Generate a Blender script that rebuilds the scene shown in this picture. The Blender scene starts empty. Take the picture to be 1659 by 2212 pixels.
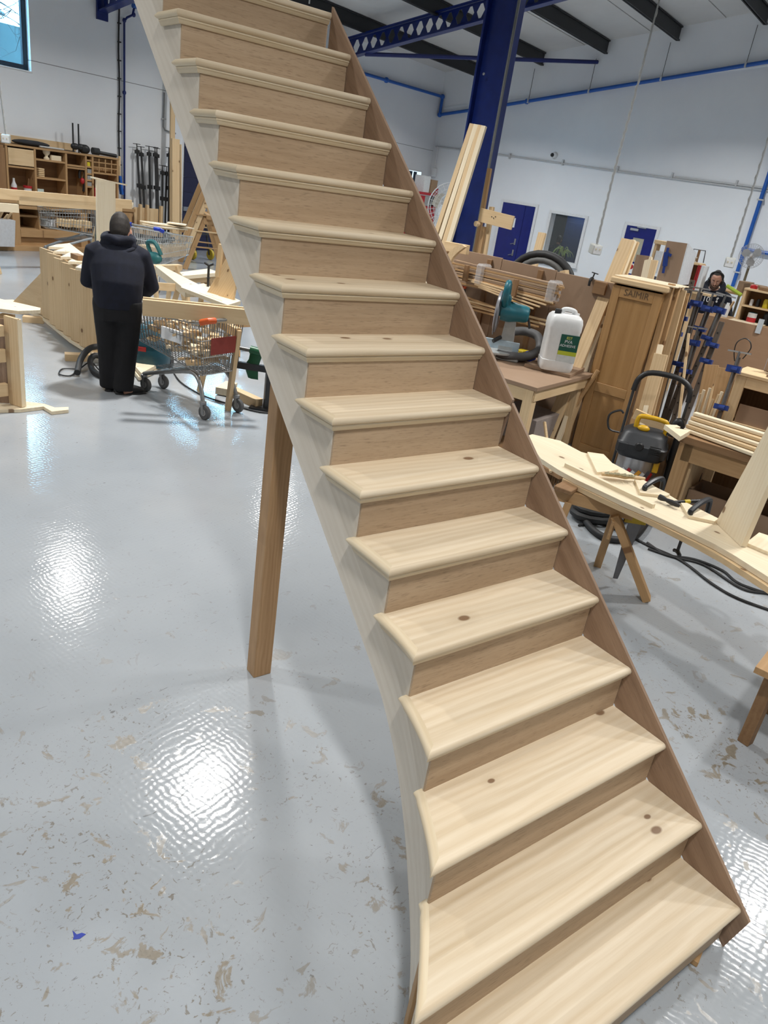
import bpy, bmesh, math, random
from mathutils import Vector, Matrix
random.seed(7)
V = Vector
scene = bpy.context.scene
COL = scene.collection

# ------------------------------------------------------------------ camera
S = 0.9                            # the scene is laid out in units of 0.9 m and scaled to metres when linked
FPX = 1595.28                      # focal length in pixels of the 1659 x 2212 frame
CAM = V((-2.431, -0.3256, 2.4432))
YAW, PITCH, ROLL = 0.6873, -0.4174, 0.1564
_F = V((math.sin(YAW)*math.cos(PITCH), math.cos(YAW)*math.cos(PITCH), math.sin(PITCH)))
_R = V((math.cos(YAW), -math.sin(YAW), 0)); _U = _R.cross(_F)
_R2 = _R*math.cos(ROLL) + _U*math.sin(ROLL); _U2 = -_R*math.sin(ROLL) + _U*math.cos(ROLL)
cam_d = bpy.data.cameras.new('camera'); cam = bpy.data.objects.new('camera', cam_d); COL.objects.link(cam)
cam_d.sensor_fit = 'VERTICAL'; cam_d.sensor_height = 24.0
cam_d.lens = 24.0*FPX/2212.0
cam_d.clip_start = 0.05; cam_d.clip_end = 300
_m = Matrix((_R2, _U2, -_F)).transposed().to_4x4(); _m.translation = CAM*S
cam.matrix_world = _m
scene.camera = cam

# ------------------------------------------------------------------ room frame: a along the window wall, b away from it
TH = math.radians(16.0)
E1 = V((math.cos(TH), math.sin(TH), 0)); N1 = V((-math.sin(TH), math.cos(TH), 0))
CO = V((16.087, 22.661, 0))
def R(a, b, z=0.0):
    q = CO + E1*a - N1*b; return V((q.x, q.y, z))
def toroom(p):
    d = V(p) - CO; return V((d.dot(E1), -d.dot(N1), p[2]))
RZ = TH
def ray(u, v):
    x = (u-829.5)/FPX; y = (v-1106)/FPX
    return _R2*x - _U2*y + _F
def fz(u, v, z): d = ray(u, v); return CAM + d*((z-CAM.z)/d.z)
def fa(u, v, a): d = ray(u, v); P = CO+E1*a; return CAM + d*((P-CAM).dot(E1)/d.dot(E1))
def fb(u, v, b): d = ray(u, v); P = CO-N1*b; return CAM + d*((P-CAM).dot(N1)/d.dot(N1))

# ------------------------------------------------------------------ light and exposure
scene.view_settings.view_transform = 'Standard'
scene.view_settings.look = 'None'
scene.view_settings.gamma = 1.0
scene.view_settings.use_curve_mapping = False
scene.view_settings.exposure = 0.0
w = bpy.data.worlds.new('sky'); scene.world = w; w.use_nodes = True
_bg = w.node_tree.nodes['Background']; _bg.inputs['Color'].default_value = (0.30, 0.68, 1.0, 1); _bg.inputs['Strength'].default_value = 12.0
def lamp(name, loc, power, size, color=(1, 1, 1), rot=(0, 0, 0)):
    l = bpy.data.lights.new(name, 'AREA'); l.shape = 'DISK'; l.size = size*S; l.energy = power*S*S; l.color = color; l.spread = 2.5
    o = bpy.data.objects.new(name, l); COL.objects.link(o); o.location = V(loc)*S; o.rotation_euler = rot
    return o
# high-bay lamps hung in rows under the roof
LAMP_W = 150
LAMP_K = {(-17.6, 10.8): 2.0, (-17.6, 4.4): 1.25, (-11.0, 17.4): 1.9, (-24.0, 17.4): 1.15, (-4.6, 10.8): 1.5, (-4.6, 17.4): 1.5, (-4.6, 4.4): 1.3, (-11.0, 4.4): 1.1}   # some lamps burn brighter than others
LAMP_AT = {(-17.6, 10.8): (-18.3, 10.4), (-17.6, 4.4): (-17.0, 4.5), (-11.0, 17.4): (-14.1, 17.6)}
for a_ in (-30.0, -24.0, -17.6, -11.0, -4.6):
    for b_ in (4.4, 10.8, 17.4, 24.0):
        h_ = 5.1 + 0.18*min(b_, 34-b_)
        la, lb_ = LAMP_AT.get((a_, b_), (a_, b_))
        lamp('high_bay_lamp', R(la, lb_, min(h_, 6.4)), LAMP_W*LAMP_K.get((a_, b_), 0.72), 0.5, (1.0, 0.985, 0.955))

# ------------------------------------------------------------------ mesh helpers
MW = {}                            # world matrix of everything built, by object name
def _link(o, parent, M):
    COL.objects.link(o); MW[o.name] = M.copy()
    if parent is not None:
        o.parent = parent; o.matrix_local = MW[parent.name].inverted() @ M
    else:
        o.matrix_world = Matrix.Scale(S, 4) @ M
def thing(name, label, cat, loc, rotz=0.0, group=None, parent=None):
    o = bpy.data.objects.new(name, None); o.empty_display_size = 0.1
    M = Matrix.Translation(V(loc)) @ Matrix.Rotation(rotz, 4, 'Z')
    _link(o, parent, M)
    if label: o['label'] = label
    if cat: o['category'] = cat
    if group: o['group'] = group
    return o
def tag(o, label=None, cat=None, group=None, kind=None):
    if label: o['label'] = label
    if cat: o['category'] = cat
    if group: o['group'] = group
    if kind: o['kind'] = kind
    return o
def mk(name, vf, mat, parent=None, M=None, smooth=False, world=False, autosmooth=True):
    """one mesh object; vf in local coordinates of M, or in world coordinates if world=True"""
    vs, fs = vf
    if M is None: M = Matrix.Identity(4) if parent is None else MW[parent.name]
    if world:
        Mi = M.inverted(); vs = [Mi @ V(v) for v in vs]
    me = bpy.data.meshes.new(name)
    me.from_pydata([tuple(v) for v in vs], [], [tuple(f) for f in fs])
    bm = bmesh.new(); bm.from_mesh(me); bmesh.ops.recalc_face_normals(bm, faces=bm.faces); bm.to_mesh(me); bm.free()
    me.materials.append(mat)
    if smooth:
        for p_ in me.polygons: p_.use_smooth = True
        if autosmooth:
            try: me.set_sharp_from_angle(angle=math.radians(40))
            except Exception: pass
    o = bpy.data.objects.new(name, me); _link(o, parent, M)
    return o
def copy_tree(o, M, parent=None):
    c = o.copy(); COL.objects.link(c); MW[c.name] = M.copy()
    c.parent = parent
    if parent is None: c.matrix_world = Matrix.Scale(S, 4) @ M
    else: c.matrix_local = MW[parent.name].inverted() @ M
    for ch in list(o.children):
        rel = MW[o.name].inverted() @ MW[ch.name]
        copy_tree(ch, M @ rel, c)
    return c
def join(*vfs):
    vs, fs = [], []
    for v, f in vfs:
        k = len(vs); vs += list(v); fs += [tuple(i+k for i in q) for q in f]
    return vs, fs
def xf(vf, M): return [M @ V(v) for v in vf[0]], vf[1]
def tr(vf, x, y, z): return [V(v)+V((x, y, z)) for v in vf[0]], vf[1]
def box(sx, sy, sz, c=(0, 0, 0), bev=0.0):
    hx, hy, hz = sx/2, sy/2, sz/2
    bev = min(bev, 0.45*min(sx, sy, sz))
    if bev <= 0:
        v = [(x, y, z) for z in (-hz, hz) for y in (-hy, hy) for x in (-hx, hx)]
        f = [(0, 2, 3, 1), (4, 5, 7, 6), (0, 1, 5, 4), (2, 6, 7, 3), (0, 4, 6, 2), (1, 3, 7, 5)]
    else:
        v = []; idx = {}
        for sx_ in (-1, 1):
            for sy_ in (-1, 1):
                for sz_ in (-1, 1):
                    for ax in range(3):
                        p = [sx_*(hx-bev), sy_*(hy-bev), sz_*(hz-bev)]; p[ax] = (sx_*hx, sy_*hy, sz_*hz)[ax]
                        idx[(sx_, sy_, sz_, ax)] = len(v); v.append(tuple(p))
        f = []
        for ax in range(3):
            o1, o2 = [k for k in range(3) if k != ax]
            for s in (-1, 1):
                q = []
                for (s1, s2) in ((-1, -1), (1, -1), (1, 1), (-1, 1)):
                    k = [0, 0, 0]; k[ax] = s; k[o1] = s1; k[o2] = s2; q.append(idx[(k[0], k[1], k[2], ax)])
                f.append(tuple(q))
        for ax in range(3):                       # edge chamfers run along ax
            o1, o2 = [k for k in range(3) if k != ax]
            for s1 in (-1, 1):
                for s2 in (-1, 1):
                    q = []
                    for (s, face) in ((-1, o1), (1, o1), (1, o2), (-1, o2)):
                        k = [0, 0, 0]; k[ax] = s; k[o1] = s1; k[o2] = s2; q.append(idx[(k[0], k[1], k[2], face)])
                    f.append(tuple(q))
        for s0 in (-1, 1):
            for s1 in (-1, 1):
                for s2 in (-1, 1): f.append(tuple(idx[(s0, s1, s2, ax)] for ax in range(3)))
    return [V(p)+V(c) for p in v], f
def frame_x(p0, p1, up=V((0, 0, 1))):
    p0, p1 = V(p0), V(p1); x = (p1-p0).normalized(); up = V(up)
    y = up.cross(x)
    if y.length < 1e-4: y = V((0, 1, 0)).cross(x)
    y.normalize(); z = x.cross(y)
    M = Matrix((x, y, z)).transposed().to_4x4(); M.translation = (p0+p1)/2
    return M
def beam(name, p0, p1, wid, thick, mat, parent=None, up=(0, 0, 1), bev=0.002):
    """board from p0 to p1: local x along the grain, wid across, thick along 'up'"""
    L = (V(p1)-V(p0)).length
    return mk(name, box(L, wid, thick, bev=bev), mat, parent, frame_x(p0, p1, up))
def beamvf(p0, p1, wid, thick, up=(0, 0, 1), bev=0.0):
    return xf(box((V(p1)-V(p0)).length, wid, thick, bev=bev), frame_x(p0, p1, up))
def tube(pts, r, seg=8, closed=False, caps=True):
    pts = [V(p) for p in pts]; n = len(pts)
    rs = r if isinstance(r, (list, tuple)) else [r]*n
    vs, fs = [], []; nrm = None
    for i, p in enumerate(pts):
        if closed: t = pts[(i+1) % n]-pts[i-1]
        else: t = pts[min(i+1, n-1)]-pts[max(i-1, 0)]
        t.normalize()
        if nrm is None:
            nrm = t.orthogonal().normalized()
        else:
            nrm = nrm - t*nrm.dot(t)
            if nrm.length < 1e-6: nrm = t.orthogonal()
            nrm.normalize()
        bn = t.cross(nrm)
        for k in range(seg):
            an = 2*math.pi*k/seg
            vs.append(p + (nrm*math.cos(an)+bn*math.sin(an))*rs[i])
    m = n if closed else n-1
    for i in range(m):
        j = (i+1) % n
        for k in range(seg):
            k2 = (k+1) % seg; fs.append((i*seg+k, i*seg+k2, j*seg+k2, j*seg+k))
    if caps and not closed:
        fs.append(tuple(range(seg))[::-1]); fs.append(tuple((n-1)*seg+k for k in range(seg)))
    return vs, fs
def spline(ctrl, n=8, closed=False):
    c = [V(p) for p in ctrl]; out = []; m = len(c)
    rng = range(m) if closed else range(m-1)
    for i in rng:
        if closed: p0, p1, p2, p3 = c[i-1], c[i], c[(i+1) % m], c[(i+2) % m]
        else: p0, p1, p2, p3 = c[max(i-1, 0)], c[i], c[i+1], c[min(i+2, m-1)]
        for k in range(n):
            t = k/n
            out.append(0.5*((2*p1)+(p2-p0)*t+(2*p0-5*p1+4*p2-p3)*t*t+(3*p1-p0-3*p2+p3)*t**3))
    if not closed: out.append(c[-1])
    return out
def lathe(prof, seg=20):
    """profile of (radius, z) about local z"""
    vs, fs = [], []; n = len(prof)
    for (r, z) in prof:
        for k in range(seg):
            a = 2*math.pi*k/seg; vs.append(V((r*math.cos(a), r*math.sin(a), z)))
    for i in range(n-1):
        for k in range(seg):
            k2 = (k+1) % seg; fs.append((i*seg+k, i*seg+k2, (i+1)*seg+k2, (i+1)*seg+k))
    fs.append(tuple(range(seg))[::-1]); fs.append(tuple((n-1)*seg+k for k in range(seg)))
    return vs, fs
def prism(poly, t, z0=0.0):
    """polygon in local xy, from z0 to z0+t"""
    n = len(poly)
    vs = [V((x, y, z0)) for x, y in poly]+[V((x, y, z0+t)) for x, y in poly]
    fs = [tuple(range(n))[::-1], tuple(range(n, 2*n))]+[(i, (i+1) % n, (i+1) % n+n, i+n) for i in range(n)]
    return vs, fs
def wprism(pts, off):
    """closed polygon of 3D points thickened by the vector off"""
    n = len(pts); off = V(off)
    vs = [V(p) for p in pts]+[V(p)+off for p in pts]
    fs = [tuple(range(n))[::-1], tuple(range(n, 2*n))]+[(i, (i+1) % n, (i+1) % n+n, i+n) for i in range(n)]
    return vs, fs
def loft(rings, caps=True):
    """rings: lists of points of equal count"""
    n = len(rings[0]); vs = [V(p) for r in rings for p in r]; fs = []
    for i in range(len(rings)-1):
        for k in range(n):
            k2 = (k+1) % n; fs.append((i*n+k, i*n+k2, (i+1)*n+k2, (i+1)*n+k))
    if caps:
        fs.append(tuple(range(n))[::-1]); fs.append(tuple((len(rings)-1)*n+k for k in range(n)))
    return vs, fs
def zv(P, u, v):
    """height of the sight line through (u, v) above the plan position P"""
    d = ray(u, v); h = V((d.x, d.y, 0)); t = (V((P[0], P[1], 0))-V((CAM.x, CAM.y, 0))).dot(h)/h.dot(h); return CAM.z+t*d.z
def up_to(P, u, v): return V((P[0], P[1], zv(P, u, v)))
def limb(pts, radii, side=(1, 0, 0), seg=14):
    """tapered elliptical tube: radii = (along side, other)"""
    rings = []; n = len(pts); pts = [V(p) for p in pts]
    for i, p in enumerate(pts):
        t = (pts[min(i+1, n-1)]-pts[max(i-1, 0)]).normalized()
        s = V(side); s = (s-t*s.dot(t))
        if s.length < 1e-4: s = t.orthogonal()
        s.normalize(); q = t.cross(s); rx, ry = radii[i]
        rings.append([p+s*(rx*math.cos(2*math.pi*k/seg))+q*(ry*math.sin(2*math.pi*k/seg)) for k in range(seg)])
    return loft(rings)
def ball(c, rx, ry, rz, seg=14, rings=9):
    c = V(c); rr = []
    for i in range(1, rings):
        th = math.pi*i/rings
        rr.append([c+V((rx*math.sin(th)*math.cos(2*math.pi*k/seg), ry*math.sin(th)*math.sin(2*math.pi*k/seg), -rz*math.cos(th))) for k in range(seg)])
    return loft(rr)

# ------------------------------------------------------------------ materials
MATS = {}
def nt(name):
    m = bpy.data.materials.new(name); m.use_nodes = True; t = m.node_tree
    return m, t, t.nodes['Principled BSDF']
def N(t, typ, **kw):
    n = t.nodes.new(typ)
    for k, v in kw.items(): setattr(n, k, v)
    return n
def mth(t, op, a, b=None, c=None, clamp=False):
    n = N(t, 'ShaderNodeMath', operation=op); n.use_clamp = clamp
    for i, x in enumerate((a, b, c)):
        if x is None: continue
        if isinstance(x, (int, float)): n.inputs[i].default_value = x
        else: t.links.new(x, n.inputs[i])
    return n.outputs[0]
def vmul(t, v, s):
    n = N(t, 'ShaderNodeVectorMath', operation='MULTIPLY'); t.links.new(v, n.inputs[0]); n.inputs[1].default_value = s; return n.outputs[0]
def mixc(t, fac, a, b, mode='MIX'):
    n = N(t, 'ShaderNodeMix', data_type='RGBA', blend_type=mode)
    for i, x in ((0, fac), (6, a), (7, b)):
        if isinstance(x, (int, float)): n.inputs[i].default_value = x
        elif isinstance(x, tuple): n.inputs[i].default_value = (*x, 1) if len(x) == 3 else x
        else: t.links.new(x, n.inputs[i])
    return n.outputs[2]
def noise(t, vec, scale, detail=3, rough=0.55, dist=0.0):
    n = N(t, 'ShaderNodeTexNoise'); n.inputs['Scale'].default_value = scale; n.inputs['Detail'].default_value = detail
    n.inputs['Roughness'].default_value = rough; n.inputs['Distortion'].default_value = dist
    t.links.new(vec, n.inputs['Vector']); return n.outputs['Fac']
def ramp(t, fac, lo, hi):
    n = N(t, 'ShaderNodeMapRange'); n.clamp = True
    n.inputs['From Min'].default_value = lo; n.inputs['From Max'].default_value = hi
    t.links.new(fac, n.inputs['Value']); return n.outputs['Result']
def bump(t, bs, h, strength, dist=0.01):
    b = N(t, 'ShaderNodeBump'); b.inputs['Strength'].default_value = strength; b.inputs['Distance'].default_value = dist
    t.links.new(h, b.inputs['Height']); t.links.new(b.outputs[0], bs.inputs['Normal'])
def plain(name, col, rough=0.5, metal=0.0, var=0.06, scale=25, emit=None, alpha=None, trans=0.0, bumps=0.0):
    if name in MATS: return MATS[name]
    m, t, bs = nt(name)
    tc = N(t, 'ShaderNodeTexCoord').outputs['Object']
    f = noise(t, tc, scale, 3)
    k = ramp(t, f, 0.3, 0.7)
    lo = tuple(max(0, c*(1-var)) for c in col); hi = tuple(min(1, c*(1+var)) for c in col)
    t.links.new(mixc(t, k, lo, hi), bs.inputs['Base Color'])
    bs.inputs['Roughness'].default_value = rough; bs.inputs['Metallic'].default_value = metal
    if trans: bs.inputs['Transmission Weight'].default_value = trans
    if alpha is not None: bs.inputs['Alpha'].default_value = alpha
    if emit: bs.inputs['Emission Color'].default_value = (*emit[:3], 1); bs.inputs['Emission Strength'].default_value = emit[3]
    if bumps: bump(t, bs, f, bumps)
    MATS[name] = m; return m
def wood(name, light, dark, streak=0.5, stave=0.0, knots=0.0, rough=0.6, spread=1.0, rings=30.0, pores=0.0, tint=0.05, knotcol=(0.16, 0.075, 0.03)):
    if name in MATS: return MATS[name]
    m, t, bs = nt(name)
    tc0 = N(t, 'ShaderNodeTexCoord').outputs['Object']
    rnd = N(t, 'ShaderNodeObjectInfo').outputs['Random']
    comb = N(t, 'ShaderNodeCombineXYZ')
    for i, k in enumerate((37.0, 11.0, 23.0)): t.links.new(mth(t, 'MULTIPLY', rnd, k), comb.inputs[i])
    add = N(t, 'ShaderNodeVectorMath', operation='ADD'); t.links.new(tc0, add.inputs[0]); t.links.new(comb.outputs[0], add.inputs[1])
    tc = add.outputs[0]
    s1 = noise(t, vmul(t, tc, (0.8, 13*spread, 13*spread)), 1.0, 4, 0.6)
    s2 = noise(t, vmul(t, tc, (5, 190, 190)), 1.0, 2, 0.5)
    s3 = noise(t, vmul(t, tc, (1.3, 60*spread, 60*spread)), 1.0, 3, 0.6)
    wv = N(t, 'ShaderNodeTexWave', wave_type='BANDS', bands_direction='Y')
    wv.inputs['Scale'].default_value = rings*0.32; wv.inputs['Distortion'].default_value = 9.0; wv.inputs['Detail'].default_value = 3.0
    wv.inputs['Detail Scale'].default_value = 0.7
    t.links.new(vmul(t, tc, (0.22, 1, 1)), wv.inputs['Vector'])
    f = mth(t, 'ADD', mth(t, 'ADD', mth(t, 'MULTIPLY', s1, 0.42), mth(t, 'MULTIPLY', s3, 0.32)), mth(t, 'ADD', mth(t, 'MULTIPLY', s2, 0.14), mth(t, 'MULTIPLY', wv.outputs['Fac'], 0.12)))
    k = ramp(t, f, 0.5-0.28/streak*0.5, 0.5+0.28/streak*0.5)
    col = mixc(t, k, dark, light)
    if stave:
        sp = N(t, 'ShaderNodeSeparateXYZ'); t.links.new(tc, sp.inputs[0])
        wn = N(t, 'ShaderNodeTexWhiteNoise', noise_dimensions='1D')
        t.links.new(mth(t, 'FLOOR', mth(t, 'DIVIDE', sp.outputs[1], stave)), wn.inputs['W'])
        br = mth(t, 'ADD', mth(t, 'MULTIPLY', wn.outputs['Value'], 0.16), 0.92)
        cb = N(t, 'ShaderNodeCombineColor')
        t.links.new(br, cb.inputs[0]); t.links.new(mth(t, 'MULTIPLY', br, mth(t, 'ADD', mth(t, 'MULTIPLY', br, 0.12), 0.88)), cb.inputs[1]); t.links.new(mth(t, 'MULTIPLY', br, mth(t, 'ADD', mth(t, 'MULTIPLY', br, 0.3), 0.7)), cb.inputs[2])
        col = mixc(t, 1.0, col, cb.outputs[0], 'MULTIPLY')
    if pores:
        pv = noise(t, vmul(t, tc, (18, 260, 260)), 1.0, 2, 0.6)
        col = mixc(t, mth(t, 'MULTIPLY', ramp(t, pv, 0.56, 0.72), pores), col, tuple(c*0.45 for c in dark))
    if knots:
        vo = N(t, 'ShaderNodeTexVoronoi', feature='F1', voronoi_dimensions='2D'); vo.inputs['Scale'].default_value = 1.0
        t.links.new(vmul(t, tc, (4.5, 7.5, 0.0)), vo.inputs['Vector'])
        sc = N(t, 'ShaderNodeSeparateColor'); t.links.new(vo.outputs['Color'], sc.inputs[0])
        sel = mth(t, 'GREATER_THAN', sc.outputs[0], 1.0-knots)
        rad = mth(t, 'ADD', mth(t, 'MULTIPLY', sc.outputs[1], 0.09), 0.055)
        core = mth(t, 'SUBTRACT', 1.0, mth(t, 'DIVIDE', vo.outputs['Distance'], rad), clamp=True)
        halo = mth(t, 'SUBTRACT', 1.0, mth(t, 'DIVIDE', vo.outputs['Distance'], mth(t, 'MULTIPLY', rad, 3.0)), clamp=True)
        col = mixc(t, mth(t, 'MULTIPLY', mth(t, 'MULTIPLY', halo, sel), 0.35), col, tuple(c*0.72 for c in dark))
        col = mixc(t, mth(t, 'MULTIPLY', ramp(t, core, 0.0, 0.35), mth(t, 'MULTIPLY', sel, 0.85)), col, knotcol)
    if tint:
        br = mth(t, 'ADD', mth(t, 'MULTIPLY', rnd, 2*tint), 1-tint)
        cb = N(t, 'ShaderNodeCombineColor')
        for i in range(3): t.links.new(br, cb.inputs[i])
        col = mixc(t, 1.0, col, cb.outputs[0], 'MULTIPLY')
    t.links.new(col, bs.inputs['Base Color'])
    bs.inputs['Roughness'].default_value = rough
    bs.inputs['Specular IOR Level'].default_value = 0.35
    bump(t, bs, s2, 0.12, 0.002)
    MATS[name] = m; return m

PINE = wood('pine_tread', (0.75, 0.645, 0.49), (0.585, 0.455, 0.295), streak=0.7, stave=0.088, knots=0.20, rough=0.5, rings=26)
PINE_STR = wood('pine_string', (0.70, 0.64, 0.55), (0.60, 0.53, 0.435), streak=0.6, knots=0.06, rough=0.55, rings=22, stave=0.11)
PINE_NOSE = wood('pine_nosing', (0.74, 0.645, 0.48), (0.62, 0.49, 0.315), streak=0.6, knots=0.04, rough=0.45, rings=40)
PLY = wood('plywood_riser', (0.56, 0.42, 0.285), (0.38, 0.265, 0.165), streak=0.75, rough=0.6, spread=0.6, rings=10, pores=0.5)
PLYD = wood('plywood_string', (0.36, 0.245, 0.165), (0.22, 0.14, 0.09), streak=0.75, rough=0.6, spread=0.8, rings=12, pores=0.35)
PINE2 = wood('pine_raw', (0.74, 0.56, 0.34), (0.58, 0.40, 0.215), streak=0.6, knots=0.14, rough=0.6)
PINEPALE = wood('pine_pale', (0.84, 0.74, 0.56), (0.72, 0.59, 0.40), streak=0.6, knots=0.08, rough=0.55)
PINEOLD = wood('pine_old', (0.50, 0.315, 0.155), (0.345, 0.20, 0.088), streak=0.6, knots=0.12, rough=0.65)
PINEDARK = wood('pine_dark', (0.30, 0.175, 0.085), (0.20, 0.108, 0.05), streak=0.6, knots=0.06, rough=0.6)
REDWOOD = wood('redwood_post', (0.50, 0.315, 0.165), (0.345, 0.20, 0.095), streak=0.8, knots=0.10, rough=0.55, rings=55)
MDF = wood('mdf_board', (0.33, 0.225, 0.15), (0.28, 0.185, 0.12), streak=0.3, rough=0.75, rings=5)
HARDB = wood('hardboard', (0.36, 0.22, 0.13), (0.30, 0.175, 0.10), streak=0.4, rough=0.6, rings=8)
# ================================================================== the setting
def floor_mat():
    m, t, bs = nt('painted_floor')
    tc = N(t, 'ShaderNodeTexCoord').outputs['Object']
    big = noise(t, tc, 0.5, 4, 0.6)
    col = mixc(t, ramp(t, big, 0.35, 0.65), (0.335, 0.36, 0.385), (0.40, 0.425, 0.45))
    # wear is denser where people stand: patches gate the worn spots
    gpos = N(t, 'ShaderNodeNewGeometry').outputs['Position']
    def near_(x, y, r0, r1):
        vd = N(t, 'ShaderNodeVectorMath', operation='DISTANCE'); t.links.new(gpos, vd.inputs[0]); vd.inputs[1].default_value = (x, y, 0)
        return mth(t, 'SUBTRACT', 1.0, ramp(t, vd.outputs['Value'], r0, r1))
    gate = mth(t, 'MULTIPLY', mth(t, 'ADD', mth(t, 'ADD', near_(-1.3, 0.5, 0.6, 3.2), mth(t, 'MULTIPLY', near_(2.2, 1.0, 0.8, 3.0), 0.55)), 0.12, clamp=True), ramp(t, noise(t, tc, 1.1, 3, 0.6), 0.30, 0.60))
    worn = noise(t, tc, 9.0, 5, 0.62, 0.6)
    wm = mth(t, 'MULTIPLY', ramp(t, mth(t, 'ADD', worn, mth(t, 'MULTIPLY', gate, 0.085)), 0.655, 0.685), gate)
    brown = mixc(t, noise(t, tc, 60, 3), (0.13, 0.10, 0.055), (0.26, 0.205, 0.13))
    col = mixc(t, mth(t, 'MULTIPLY', wm, 0.9), col, brown)
    worn2 = noise(t, tc, 30.0, 4, 0.65, 1.5)
    col = mixc(t, mth(t, 'MULTIPLY', mth(t, 'MULTIPLY', ramp(t, mth(t, 'ADD', worn2, mth(t, 'MULTIPLY', gate, 0.075)), 0.67, 0.70), gate), 0.8), col, (0.17, 0.14, 0.10))
    speck = noise(t, vmul(t, tc, (14, 40, 1)), 1.0, 4, 0.6, 1.0)
    col = mixc(t, mth(t, 'MULTIPLY', ramp(t, speck, 0.69, 0.72), 0.7), col, (0.15, 0.145, 0.14))
    speck2 = noise(t, tc, 75.0, 2, 0.5, 0.5)
    col = mixc(t, mth(t, 'MULTIPLY', ramp(t, speck2, 0.72, 0.75), 0.6), col, (0.15, 0.14, 0.125))
    t.links.new(col, bs.inputs['Base Color'])
    rg = mth(t, 'ADD', mth(t, 'MULTIPLY', ramp(t, noise(t, tc, 3.0, 4, 0.6), 0.3, 0.7), 0.05), 0.07)
    rg = mth(t, 'ADD', rg, mth(t, 'MULTIPLY', wm, 0.4))
    t.links.new(rg, bs.inputs['Roughness'])
    bs.inputs['Specular IOR Level'].default_value = 0.5
    w1 = N(t, 'ShaderNodeTexWave', wave_type='BANDS', bands_direction='X'); w1.inputs['Scale'].default_value = 11; w1.inputs['Distortion'].default_value = 6.0; w1.inputs['Detail'].default_value = 2
    w2 = N(t, 'ShaderNodeTexWave', wave_type='BANDS', bands_direction='Y'); w2.inputs['Scale'].default_value = 9.0; w2.inputs['Distortion'].default_value = 7.0; w2.inputs['Detail'].default_value = 2
    for w_ in (w1, w2): t.links.new(tc, w_.inputs['Vector'])
    h = mth(t, 'ADD', mth(t, 'MULTIPLY', w1.outputs['Fac'], 0.4), mth(t, 'ADD', mth(t, 'MULTIPLY', w2.outputs['Fac'], 0.5), noise(t, tc, 28, 3, 0.5)))
    bump(t, bs, h, 0.10, 0.004)
    return m
FLOOR = floor_mat()
def wall_mat(name, c0, c1):
    m, t, bs = nt(name)
    tc = N(t, 'ShaderNodeTexCoord').outputs['Object']
    k = ramp(t, noise(t, tc, 0.7, 5, 0.6), 0.3, 0.7)
    t.links.new(mixc(t, k, c0, c1), bs.inputs['Base Color']); bs.inputs['Roughness'].default_value = 0.55
    bump(t, bs, noise(t, tc, 40, 3), 0.08, 0.004); return m
WALL = wall_mat('white_wall_paint', (0.76, 0.785, 0.82), (0.81, 0.835, 0.86))
CEIL = wall_mat('roof_lining', (0.56, 0.555, 0.54), (0.63, 0.625, 0.61))
BLACKST = plain('purlin_paint', (0.016, 0.017, 0.018), 0.5)
BLUE = plain('blue_steel_paint', (0.005, 0.017, 0.13), 0.32, var=0.15, scale=6)
BLUEP = plain('blue_pipe', (0.012, 0.10, 0.42), 0.4)
BLUEDOOR = plain('blue_door_paint', (0.008, 0.014, 0.16), 0.22, var=0.1, scale=4)
WHITEP = plain('white_trim_paint', (0.72, 0.73, 0.74), 0.4)
GREYC = plain('grey_conduit', (0.50, 0.51, 0.52), 0.45)
BLACK = plain('black_plastic', (0.012, 0.012, 0.013), 0.45)
RUBBER = plain('black_rubber', (0.018, 0.018, 0.019), 0.6)
STEEL = plain('bare_steel', (0.42, 0.42, 0.43), 0.35, 1.0)
ZINC = plain('zinc_wire', (0.33, 0.33, 0.32), 0.38, 0.85)
DKSTEEL = plain('dark_steel', (0.05, 0.05, 0.052), 0.45, 0.6)
GLASS = None
def glass_mat():
    m, t, bs = nt('window_glass')
    bs.inputs['Base Color'].default_value = (0.9, 0.97, 1, 1); bs.inputs['Roughness'].default_value = 0.02
    bs.inputs['Alpha'].default_value = 0.04
    return m
GLASS = glass_mat()

A0, A1, B0, B1 = -36.0, 0.0, 0.0, 34.0
EAVE, SLOPE = 6.12, 0.184
def roofz(b): return EAVE + SLOPE*min(b, 34-b)
tag(mk('floor', box(A1-A0+0.6, B1-B0+0.6, 0.2, ((A0+A1)/2, 0, 0)), FLOOR, None, Matrix.Translation(R(0, 17, -0.1)) @ Matrix.Rotation(RZ, 4, 'Z')), kind='structure')
MR = Matrix.Translation(CO) @ Matrix.Rotation(RZ, 4, 'Z')       # room local: x = a, y = -b
def rp(a, b, z): return V((a, -b, z))
def rbox(a0, a1, b0, b1, z0, z1, bev=0.0): return box(a1-a0, b1-b0, z1-z0, ((a0+a1)/2, -(b0+b1)/2, (z0+z1)/2), bev)
# window wall (b = 0) in panels with a joint at 3.65 m, openings for two windows
WIN = [(-17.9, -14.84, 3.45, 5.35), (-10.9, -8.3, 3.45, 5.35)]
wl = thing('wall_left', None, None, R(0, 0, 0), RZ); tag(wl, kind='structure')
mk('panel', rbox(A0, A1+0.3, -0.3, 0.0, -0.1, 3.44), WALL, wl, MR)
def lpanel(a0, a1, z0, z1): mk('panel', rbox(a0, a1, -0.3, 0.0, z0, z1), WALL, wl, MR)
zt = roofz(0)+0.3
SW = (-2.75, -0.62, 1.45, 2.56)
prev = A0
for (a0, a1, z0, z1) in WIN:
    lpanel(prev, a0, 3.657, zt); lpanel(a0, a1, z1, zt); lpanel(prev, a0, 3.44, 3.643); mk('joint', rbox(prev, a0, -0.25, -0.004, 3.643, 3.657), plain('joint_grey', (0.25, 0.25, 0.26), 0.8), wl, MR); prev = a1
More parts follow.
